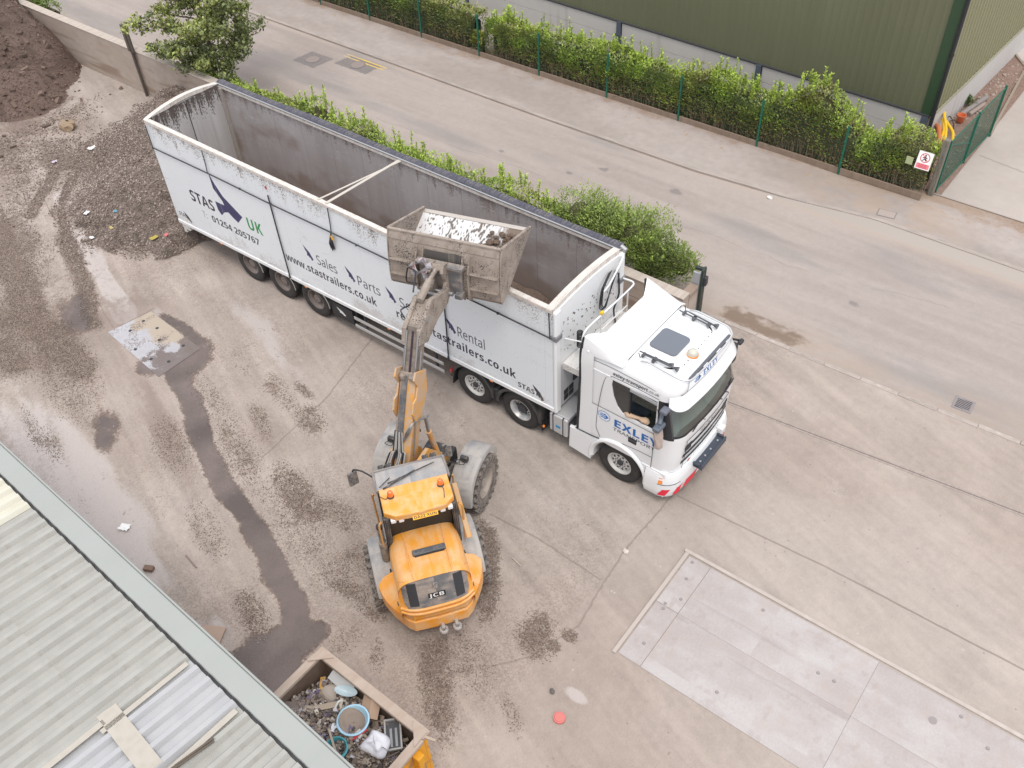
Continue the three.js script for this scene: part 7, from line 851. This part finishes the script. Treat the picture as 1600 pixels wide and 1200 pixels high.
// ---------- shed roof in the near corner ----------
{
  const t = thing('shed', 'grey corrugated shed roof with a wide metal gutter in the lower left corner', 'shed', [0, 0, 9.06], -0.032);
  const TAN = Math.tan(0.105), P = 0.252, sheet = (k) => std({ roughness: 0.6, metalness: 0.05, map: tex(256, 256, (u, v) => { const f = fbm(u * 4 + k * 5, v * 9, 5), g = vn(u * 150, v * 150); const q = 0.88 + 0.2 * f + 0.05 * g; let c = [0.345 * q, 0.338 * q, 0.308 * q]; return mix3(c, [0.3, 0.28, 0.25], sstep(0.64, 0.8, fbm(u * 9 + k, v * 3, 4)) * 0.5); }, true) });
  const mats = [0, 1, 2].map(sheet), sky = phys({ roughness: 0.45, clearcoat: 0.2, map: tex(128, 128, (u, v) => { const f = fbm(u * 5, v * 8, 4); return mix3([0.35, 0.352, 0.36], [0.41, 0.41, 0.412], f); }, true) }), skyY = phys({ roughness: 0.6, map: tex(128, 128, (u, v) => { const f = fbm(u * 5, v * 8, 4); return mix3([0.5, 0.48, 0.38], [0.58, 0.56, 0.48], f); }, true) });
  const L = 9, ribsPer = 4, x0 = -9.08; const prof = [[0, 0], [0.42, 0], [0.58, 0.06], [0.84, 0.06]];
  const sheetGeo = () => { const pts = []; for (let i = 0; i < ribsPer; i++) for (const [a, h] of prof) pts.push([(i + a) * P, h]); pts.push([ribsPer * P + 0.004, 0]); return toCreasedNormals(surf(pts.length - 1, 1, (u, v) => { const p = pts[Math.round(u * (pts.length - 1))]; return [p[0], 5.0 + p[1] + TAN * L * v, 0.2 + L * v]; }), 0.3); };
  const base = boxUV(sheetGeo(), 1.4);
  for (let i = 0; i < 15; i++) { const x = x0 + i * P * ribsPer, isSky = i === 10, isY = i === 5; const m = part(isSky || isY ? 'skylight' : 'roof_sheet', base.clone(), isSky ? sky : isY ? skyY : mats[i % 3], t); m.position.set(x, isSky || isY ? 0.006 : (i % 2) * 0.002, 0); }
  part('ridge_wall', span(x0, 5.6, 0, 5.9, 9.0, 9.2), std({ color: rgb(0.3, 0.3, 0.29) }), t);
  for (const x of [-9.4, -4.6, 0.2, 5.2]) part('column', [span(x - 0.1, x + 0.1, 0, 4.8, 0.28, 0.46, 0.01)], std({ color: rgb(0.2, 0.2, 0.2), roughness: 0.7 }), t);
  // gutter trough
  const gm = std({ roughness: 0.45, metalness: 0.1, map: tex(1024, 32, (u, v) => { const f = fbm(u * 40, v * 3, 4); const q = 0.94 + 0.1 * f; return [0.33 * q, 0.342 * q, 0.322 * q]; }, true) });
  part('gutter', boxUV(span(x0, 5.6, 4.86, 5.05, -0.16, 0.16, 0.025), 15), gm, t); part('gutter_lip', boxUV(span(x0, 5.6, 4.97, 5.062, -0.19, -0.158, 0.015), 15), gm, t);
  part('eave_gap', span(x0, 5.6, 4.9, 4.99, 0.16, 0.26), M.dark, t);
  const tape = std({ roughness: 0.85, map: tex(64, 64, (u, v) => mix3([0.39, 0.355, 0.3], [0.45, 0.415, 0.365], fbm(u * 6, v * 6, 3)), true) });
  const onRoof = (x, z) => [x, 5.068 + TAN * (z - 0.2), z];
  for (const [a, b, w] of [[[1.05, 0.26], [1.08, 1.5], 0.07], [[2.07, 0.26], [2.12, 1.4], 0.08], [[0.86, 1.3], [1.95, 1.36], 0.26], [[0.98, 1.4], [1.0, 2.3], 0.08]]) part('sealing_tape', boxUV(bar(onRoof(...a), onRoof(...b), w, 0.006, [0, 1, -TAN]), 0.5), tape, t);
  const br = thing('branch', 'bare forked twig lying on the pale roof skylight sheet', 'branch', [2.08, 5.15, 9.9]); part('stem', [rod([0.1, 0.03, -0.1], [0.02, 0.06, 0.4], 0.018, 6), rod([0.14, 0.04, -0.08], [0.05, 0.08, 0.42], 0.013, 6), rod([0.03, 0.06, 0.38], [-0.02, 0.1, 0.75], 0.02, 6), rod([0.0, 0.08, 0.55], [0.3, 0.08, 0.62], 0.012, 6)], barkM, br); part('dead_leaves', leafMesh(24, 5, (q) => [0.1 + 0.25 * q(), 0.06, 0.5 + 0.3 * q(), null], [0.06, 0.12], () => [0.3, 0.18, 0.1]), leafM, br).userData.kind = 'stuff';
  solo('leaf', leafMesh(2, 9, (q, i) => [-3.75 + i * 0.03, 5.22, 10.2, null], [0.1, 0.12], () => [0.6, 0.38, 0.06], 0.8), leafM, 'single yellow leaf on the corrugated shed roof near the left edge', 'leaf');
}
// ---------- rubbish skip ----------
{
  const X0 = 0.74, X1 = 3.12, Z0 = 7.38, Z1 = 10.4, H = 2.36;
  const t = thing('skip', 'orange steel rubbish skip with rusty beige rim beside the shed', 'skip', [X0, 0, Z0]);
  const W = X1 - X0, D = Z1 - Z0;
  const rust = std({ roughness: 0.9, map: tex(256, 256, (u, v) => mix3([0.12, 0.075, 0.05], [0.2, 0.15, 0.12], fbm(u * 8, v * 8, 5)), true) }), rim = std({ roughness: 0.85, map: tex(256, 64, (u, v) => mix3([0.36, 0.27, 0.21], [0.47, 0.39, 0.33], fbm(u * 16, v * 6, 5)), true) }), org = std({ roughness: 0.6, map: tex(256, 256, (u, v) => mix3([0.72, 0.33, 0.015], [0.36, 0.2, 0.09], sstep(0.55, 0.8, fbm(u * 7, v * 7, 5))), true) });
  const wall = (a) => boxUV(span(...a, 0.01), 1.5), rw = (a) => boxUV(span(...a, 0.02), 1.5);
  part('wall', wall([0.04, W - 0.04, 0.15, H - 0.06, 0.04, 0.1]), org, t); part('wall', wall([0.04, 0.1, 0.15, H - 0.06, 0.1, D]), org, t); part('wall', wall([W - 0.1, W - 0.04, 0.15, H - 0.06, 0.1, D]), org, t); part('wall', wall([0.1, W - 0.1, 0.15, H - 0.06, D - 0.06, D]), org, t);
  part('lining', [boxUV(span(0.11, W - 0.11, 0.2, H - 0.1, 0.105, 0.115), 1.2)], rust, t); part('lining', boxUV(span(0.105, 0.115, 0.2, H - 0.1, 0.12, D - 0.08), 1.2), rust, t); part('lining', boxUV(span(W - 0.115, W - 0.105, 0.2, H - 0.1, 0.12, D - 0.08), 1.2), rust, t);
  part('base', wall([0.04, W - 0.04, 0.1, 0.18, 0.04, D]), org, t);
  part('rim', rw([0, W, H - 0.09, H, -0.02, 0.15]), rim, t); part('rim', rw([-0.02, 0.12, H - 0.095, H - 0.004, 0.15, D]), rim, t); part('rim', rw([W - 0.13, W + 0.02, H - 0.095, H - 0.004, 0.15, D]), rim, t);
  for (const [x, sx] of [[0.02, 1], [W - 0.02, -1]]) { const g = poly([[0, 0], [0.3, 0], [0, 0.3]].map(([a, b]) => [a * sx, -b]), 0.02); g.rotateX(-Math.PI / 2); g.translate(x, H - 0.002, 0.02); part('corner_gusset', boxUV(g, 1), rim, t); }
  for (const z of [0.25, 1.0, 1.75]) part('stiffener', [boxUV(span(W - 0.04, W + 0.1, 0.2, H - 0.2, z, z + 0.14, 0.02), 1)], org, t);
  for (const x of [0.3, 1.1, 1.9]) part('stiffener', [boxUV(span(x, x + 0.14, 0.2, H - 0.2, -0.06, 0.04, 0.02), 1)], org, t);
  part('lug', [bar([W - 0.02, H - 0.02, 0.1], [W + 0.16, H - 0.02, 0.04], 0.04, 0.03)], rim, t);
  // rubbish inside
  const hf = (x, z) => 1.88 + 0.25 * (fbm(x * 2.2 + 3, z * 2.2 + 9, 4) - 0.5) * 2 + 0.2 * Math.sin(Math.PI * clamp((x - X0) / W)) + 0.12 * clamp((z - Z0) / 1.2);
  const rb = thing('rubbish', 'mound of grey-brown earth, bark and broken waste filling the skip', 'rubbish');
  part('fill', boxUV(surf(70, 80, (u, v) => { const x = lerp(X0 + 0.12, X1 - 0.12, u), z = lerp(Z1 - 0.1, Z0 + 0.13, v); return [x, hf(x, z) + 0.05 * (fbm(x * 9, z * 9, 3) - 0.5) * 2 - 0.3 * Math.exp(-(z - Z0 - 0.13) * 6), z]; }), 1.2), heapTex([0.11, 0.085, 0.07], [0.3, 0.25, 0.21], 14), rb);
  scatter('waste', 6500, 91, (r) => { const x = lerp(X0 + 0.15, X1 - 0.15, r()), z = lerp(Z0 + 0.2, 9.4, r()); return [x, hf(x, z) + 0.02 + 0.09 * r() * r(), z]; }, [0.012, 0.075], (r) => { const k = r(); return k < 0.4 ? [0.2, 0.155, 0.125] : k < 0.7 ? [0.32, 0.265, 0.22] : k < 0.85 ? [0.09, 0.075, 0.07] : k < 0.95 ? [0.5, 0.46, 0.43] : [0.2, 0.17, 0.25]; }, rb);
  const at = (x, z, up = 0) => [x, hf(x, z) + up, z];
  const item = (n, l, c, x, z, turn, up, f) => { const g = thing(n, l, c, at(x, z, up), turn); f(g); return g; };
  const pm = (r, g, b, ro = 0.7) => std({ color: rgb(r, g, b), roughness: ro });
  const wood = std({ roughness: 0.85, map: tex(128, 64, (u, v) => mix3([0.26, 0.2, 0.15], [0.42, 0.35, 0.28], fbm(u * 3, v * 20, 4)), true) });
  item('plank', 'short orange-yellow plank standing out of the rubbish near the far corner', 'plank', 1.02, 7.74, -0.85, 0.05, (g) => part('board', rbox(0.34, 0.03, 0.09, 0.006, 0, 0.03, 0, [0, 0, 0.15]), pm(0.72, 0.42, 0.12), g));
  item('plank', 'grey weathered plank lying in the middle of the skip', 'plank', 1.42, 8.06, 0.8, 0.05, (g) => part('board', rbox(0.5, 0.03, 0.1, 0.005, 0, 0.03, 0, [0, 0, 0.1]), wood, g));
  item('plank', 'thin pale wooden batten crossing the lower rubbish', 'plank', 2.12, 8.42, -0.5, 0.1, (g) => part('board', rbox(0.6, 0.025, 0.035, 0.004, 0, 0.03, 0), wood, g));
  item('plank', 'dark broken board on the left side of the skip', 'plank', 1.0, 8.3, 0.6, 0.04, (g) => part('board', rbox(0.36, 0.04, 0.14, 0.006, 0, 0.02, 0, [0.2, 0, 0]), pm(0.2, 0.16, 0.14), g));
  item('panel', 'white metal panel leaning along the far rim', 'panel', 1.34, 7.55, -0.05, 0.05, (g) => { part('sheet', rbox(0.5, 0.02, 0.22, 0.01, 0, 0.06, 0, [0.5, 0, 0]), pm(0.55, 0.56, 0.57, 0.4), g); part('lip', rbox(0.5, 0.05, 0.02, 0.008, 0, 0.12, -0.1), pm(0.6, 0.6, 0.6, 0.4), g); });
  item('chair_seat', 'curved pale blue plastic seat shell tipped on its side', 'chair', 1.58, 7.66, 0.4, 0.1, (g) => part('shell', surf(14, 10, (u, v) => { const a = u * Math.PI * 2, k = v; return [0.15 * k * Math.cos(a) * 1.3, 0.06 + 0.09 * k * k + 0.02 * Math.sin(a), 0.1 * k * Math.sin(a)]; }), pm(0.42, 0.5, 0.53, 0.35), g));
  item('tub', 'round light blue plastic tub half full of earth', 'tub', 2.05, 7.95, 0.3, -0.02, (g) => { part('bowl', [lathe([[0.0, 0.03], [0.17, 0.03], [0.23, 0.2], [0.255, 0.2], [0.255, 0.225], [0.22, 0.225], [0.16, 0.05], [0, 0.05]], 36, 'y')], pm(0.33, 0.52, 0.65, 0.35), g); part('earth', surf(16, 10, (u, v) => { const a = u * Math.PI * 2, d = 0.215 * v; return [d * Math.cos(a), 0.13 - 0.42 * (d * Math.cos(a)) + 0.05 * fbm(u * 5, v * 5, 3), d * Math.sin(a)]; }), std({ color: rgb(0.24, 0.19, 0.155), roughness: 1 }), g); });
  item('sack', 'crumpled white plastic sack near the right end of the skip', 'sack', 2.52, 7.98, 0.2, 0.06, (g) => part('bag', surf(26, 18, (u, v) => { const a = u * Math.PI * 2, b = v * Math.PI - Math.PI / 2, w = 1 + 0.3 * (fbm(u * 6 + 2, v * 6, 4) - 0.5) * 2 + 0.08 * Math.sin(a * 3); const cx = Math.sign(Math.cos(a)) * Math.pow(Math.abs(Math.cos(a)), 0.6), cz = Math.sign(Math.sin(a)) * Math.pow(Math.abs(Math.sin(a)), 0.6); return [0.2 * w * Math.cos(b) * cx, 0.1 + 0.13 * w * Math.sin(b), 0.17 * w * Math.cos(b) * cz]; }), std({ roughness: 0.5, map: tex(64, 64, (u, v) => mix3([0.5, 0.49, 0.56], [0.68, 0.68, 0.7], fbm(u * 8, v * 8, 4))) }), g));
  item('sheet', 'small blue-white crumpled paper sheet on the earth mound', 'paper', 1.9, 8.18, 0.5, 0.07, (g) => part('paper', surf(8, 8, (u, v) => [0.16 * (u - 0.5), 0.03 * fbm(u * 4, v * 4, 2) * 2, 0.14 * (v - 0.5)]), pm(0.6, 0.62, 0.66), g));
  item('radiator', 'grey metal crate frame wedged along the rim at the right', 'frame', 2.6, 7.68, -0.75, 0.16, (g) => { part('frame', [rbox(0.5, 0.05, 0.03, 0.006, 0, 0, 0.12), rbox(0.5, 0.05, 0.03, 0.006, 0, 0, -0.12), rbox(0.03, 0.05, 0.24, 0.006, 0.24, 0, 0), rbox(0.03, 0.05, 0.24, 0.006, -0.24, 0, 0)], pm(0.36, 0.35, 0.34), g); part('back', rbox(0.46, 0.012, 0.22, 0, 0, -0.02, 0), pm(0.075, 0.075, 0.085), g); for (const z of [-0.05, 0.03]) part('slat', rbox(0.3, 0.02, 0.04, 0.004, 0.06, 0.02, z), pm(0.26, 0.26, 0.27), g); });
  item('cardboard', 'brown folded cardboard piece against the far rim', 'cardboard', 2.0, 7.62, 0.5, 0.08, (g) => part('flap', [rbox(0.2, 0.012, 0.36, 0.003, 0, 0.08, 0, [0.3, 0, 0.5]), rbox(0.16, 0.012, 0.36, 0.003, 0.14, 0.09, 0.02, [0.3, 0, -0.6])], pm(0.36, 0.25, 0.18, 0.9), g));
  item('bin', 'turquoise plastic bin bottom showing near the shed gutter', 'bin', 2.15, 8.42, 0.2, -0.1, (g) => part('tub', [lathe([[0, 0.02], [0.14, 0.02], [0.17, 0.2], [0.19, 0.2], [0.15, 0.22], [0.13, 0.05], [0, 0.05]], 24, 'y')], pm(0.05, 0.26, 0.3, 0.4), g));
  item('tray', 'pale turquoise plastic sheet at the bottom edge of the picture', 'sheet', 2.28, 8.62, 0.3, 0.08, (g) => part('sheet', rbox(0.4, 0.03, 0.24, 0.01, 0, 0.02, 0), pm(0.3, 0.42, 0.44, 0.5), g));
  item('pipe', 'red plastic strip beside the white sack', 'strip', 2.26, 8.06, 1.3, 0.08, (g) => part('strip', rbox(0.3, 0.025, 0.05, 0.006, 0, 0.02, 0), pm(0.5, 0.04, 0.04), g));
  item('boulder', 'rounded grey lump of rubble beside the blue seat shell', 'rubble', 1.34, 7.8, 0, 0.05, (g) => { const q = new THREE.IcosahedronGeometry(0.14, 2), p = q.attributes.position; for (let i = 0; i < p.count; i++) { const k = 0.8 + 0.5 * fbm(p.getX(i) * 9 + 5, p.getY(i) * 9 + p.getZ(i) * 5 + 5, 3); p.setXYZ(i, p.getX(i) * k * 1.2, p.getY(i) * k * 0.7 + 0.05, p.getZ(i) * k); } q.computeVertexNormals(); part('lump', q, pm(0.34, 0.29, 0.25, 1), g); });
  for (const [n, l, pts, rr, col] of [['rod', 'thin bent dark rod crossing the middle of the rubbish', [[1.55, 8.1, 0.1], [1.85, 7.95, 0.16], [2.1, 7.8, 0.12]], 0.014, [0.1, 0.09, 0.09]], ['tube', 'white bent tube end sticking up by the blue seat', [[1.62, 8.0, 0.04], [1.6, 7.85, 0.14], [1.63, 7.75, 0.1]], 0.02, [0.6, 0.58, 0.55]], ['wire', 'loose tangle of thin wire near the white sack', [[2.3, 8.15, 0.1], [2.45, 8.2, 0.2], [2.6, 8.12, 0.16], [2.75, 7.98, 0.1], [2.84, 7.8, 0.14]], 0.01, [0.2, 0.17, 0.15]]]) { const base = hf(2, 8), g = thing(n, l, n, [0, 0, 0]); part('length', tube(pts.map(([x, z, up]) => [x, hf(x, z) + up, z]), rr, 6, 30), std({ color: rgb(...col), roughness: 0.7 }), g); void base; }
  { const r = rng(97); for (let i = 0; i < 46; i++) { const x = lerp(X0 + 0.3, X1 - 0.3, r()), z = lerp(Z0 + 0.25, 9.0, r()), k = r(); void k; part('scrap', rbox(0.05 + 0.22 * r() * r(), 0.015, 0.04 + 0.1 * r() * r(), 0.003, x, hf(x, z) + 0.05 + 0.05 * r(), z, [(r() - 0.5) * 0.8, r() * 6, (r() - 0.5) * 0.8]), [wood, pm(0.1, 0.09, 0.11), pm(0.42, 0.4, 0.42), pm(0.16, 0.13, 0.22), pm(0.5, 0.45, 0.38)][i % 5], rb); } }
}
// ---------- litter on the yard ----------
{
  const pm = (r, g, b, ro = 0.8) => std({ color: rgb(r, g, b), roughness: ro });
  const lump = (s, sx = 1, sy = 0.5, sz = 1, seed = 1) => { const q = mergeVertices(new THREE.IcosahedronGeometry(s, 1)), p = q.attributes.position; for (let i = 0; i < p.count; i++) { const k = 0.75 + 0.5 * hash(i * 13, seed); p.setXYZ(i, p.getX(i) * k * sx, (p.getY(i) * k + s * 0.5) * sy, p.getZ(i) * k * sz); } return toCreasedNormals(q, 0.3); };
  const put = (n, l, c, g, m, x, z, turn = 0, y = 0.003) => { const o = solo(n, g, m, l, c); o.position.set(x, y, z); o.rotation.y = turn; return o; };
  const crump = (w, d, seed) => surf(8, 8, (u, v) => { const e = 1 - 0.25 * hash(Math.round(u * 8), seed + Math.round(v * 8)); return [w * (u - 0.5) * e, 0.015 + 0.05 * fbm(u * 4 + seed, v * 4, 2), d * (v - 0.5) * e]; });
  put('paper_scrap', 'white torn paper scrap on the dusty slab beyond the shed', 'litter', crump(0.26, 0.2, 3), pm(0.75, 0.75, 0.74), -6.08, 7.33, 0.4);
  put('brick', 'brown broken brick on the pale dust near the shed gutter', 'brick', rbox(0.21, 0.09, 0.12, 0.015, 0, 0.045, 0), pm(0.2, 0.13, 0.1, 1), -4.75, 7.66, 0.5);
  put('stone', 'small white stone on the slab joint near the weighbridge', 'stone', lump(0.055, 1.2, 0.6, 0.9, 4), pm(0.62, 0.56, 0.5), 2.89, 1.43);
  put('lid', 'round pinkish red lid on the slab right of the skip', 'lid', [cyl(0.115, 0.11, 0.035, 24, 0, 0.018, 0), cyl(0.09, 0.08, 0.012, 24, 0, 0.04, 0)], pm(0.56, 0.17, 0.15, 0.6), 3.9, 5.13);
  put('cardboard', 'flat brown cardboard square against the shed gutter line', 'litter', rbox(0.5, 0.02, 0.36, 0.004, 0, 0.02, 0, [0.03, 0, 0.05]), pm(0.4, 0.29, 0.23, 0.95), -2.5, 7.85, 0.5);
  put('rag', 'pinkish twisted rag beside the cardboard square', 'litter', crump(0.3, 0.1, 7), pm(0.5, 0.36, 0.27, 0.95), -2.15, 7.98, 0.9);
  put('plank', 'curled strip of bark at the foot of the chip heap by the trailer rear', 'litter', surf(10, 4, (u, v) => [0.8 * (u - 0.5), 0.06 + 0.1 * Math.sin(u * 3) + 0.04 * Math.sin(v * 3), 0.2 * (v - 0.5)]), pm(0.42, 0.33, 0.25, 0.95), -14.3, -0.2, 0.5);
  put('block', 'small grey stone left of the red lid near the slab crack', 'stone', lump(0.05, 1, 0.7, 1, 8), pm(0.12, 0.11, 0.1), 3.5, 4.8); put('stick', 'short pale stick on the slab right of the loader', 'stick', rod([-0.13, 0.012, 0], [0.13, 0.012, 0.05], 0.012, 6), pm(0.5, 0.44, 0.36), 1.25, 2.95);
  put('stick', 'grey stick lying on the dusty slab near the white paper', 'stick', rod([-0.22, 0.015, 0], [0.22, 0.015, 0.02], 0.016, 6), pm(0.26, 0.21, 0.18), -4.2, 7.0, -0.1);
  put('cup', 'white crushed cup on the road kerb', 'litter', lump(0.07, 1.3, 0.7, 0.9, 2), pm(0.72, 0.72, 0.7), -0.62, -12.06 + 0.28);
  for (const [n, l, x, z, col, s] of [['paper_scrap', 'white scrap at the left foot of the chip heap', -16.9, 1.0, [0.72, 0.72, 0.73], 0.22], ['paper_scrap', 'second small white scrap near the heap foot, closer to the yard', -15.9, 1.55, [0.68, 0.68, 0.7], 0.18], ['scrap', 'yellowish scrap on the chip heap foot', -15.75, 0.95, [0.5, 0.4, 0.14], 0.16], ['scrap', 'light blue scrap on the chip heap foot', -15.95, 0.55, [0.14, 0.34, 0.46], 0.14], ['scrap', 'olive yellow scrap behind the trailer near the heap edge', -14.15, 0.55, [0.4, 0.32, 0.08], 0.26], ['scrap', 'pink-red scrap at the heap edge by the trailer rear', -13.75, 0.35, [0.6, 0.16, 0.15], 0.18], ['paper_scrap', 'white scrap between the two heaps by the wall', -20.6, -1.55, [0.7, 0.68, 0.66], 0.3], ['scrap', 'purple-white scrap left of the chip heap', -20.9, -0.3, [0.5, 0.42, 0.5], 0.2]]) put(n, l, 'litter', crump(s, s * 0.7, Math.round(-x * 10)), pm(...col), x, z, x, Math.max(0, h2(x, z)) + 0.02);
  put('stone', 'tan boulder at the foot of the dark soil heap', 'stone', lump(0.26, 1.3, 0.8, 1, 5), pm(0.3, 0.22, 0.15, 1), -22.6, -1.9);
  { const t = thing('road_cover', 'rectangular utility cover set in the far pavement', 'drain cover', [2.5, kerbH(2.4) - 0.008, -12.95], 0.15); part('frame', span(-0.26, 0.26, -0.02, 0.006, -0.18, 0.18, 0.002), pm(0.2, 0.18, 0.17), t); part('lid', span(-0.235, 0.235, -0.02, 0.011, -0.155, 0.155, 0.002), pm(0.36, 0.3, 0.27), t); }
  for (const [x, z, l] of [[-19.2, -10.45, 'round iron manhole cover in the left dark tar patch of the road'], [-17.4, -11.1, 'round iron manhole cover in the right dark tar patch by the yellow lines']]) { const t = thing('manhole_cover', l, 'drain cover', [x, 0, z]); part('ring', cyl(0.3, 0.3, 0.014, 32, 0, 0.002, 0), pm(0.18, 0.165, 0.16), t); part('lid', cyl(0.26, 0.26, 0.02, 32, 0, 0.002, 0), pm(0.26, 0.21, 0.19, 0.7), t); }
}
renderer.render(scene, camera);
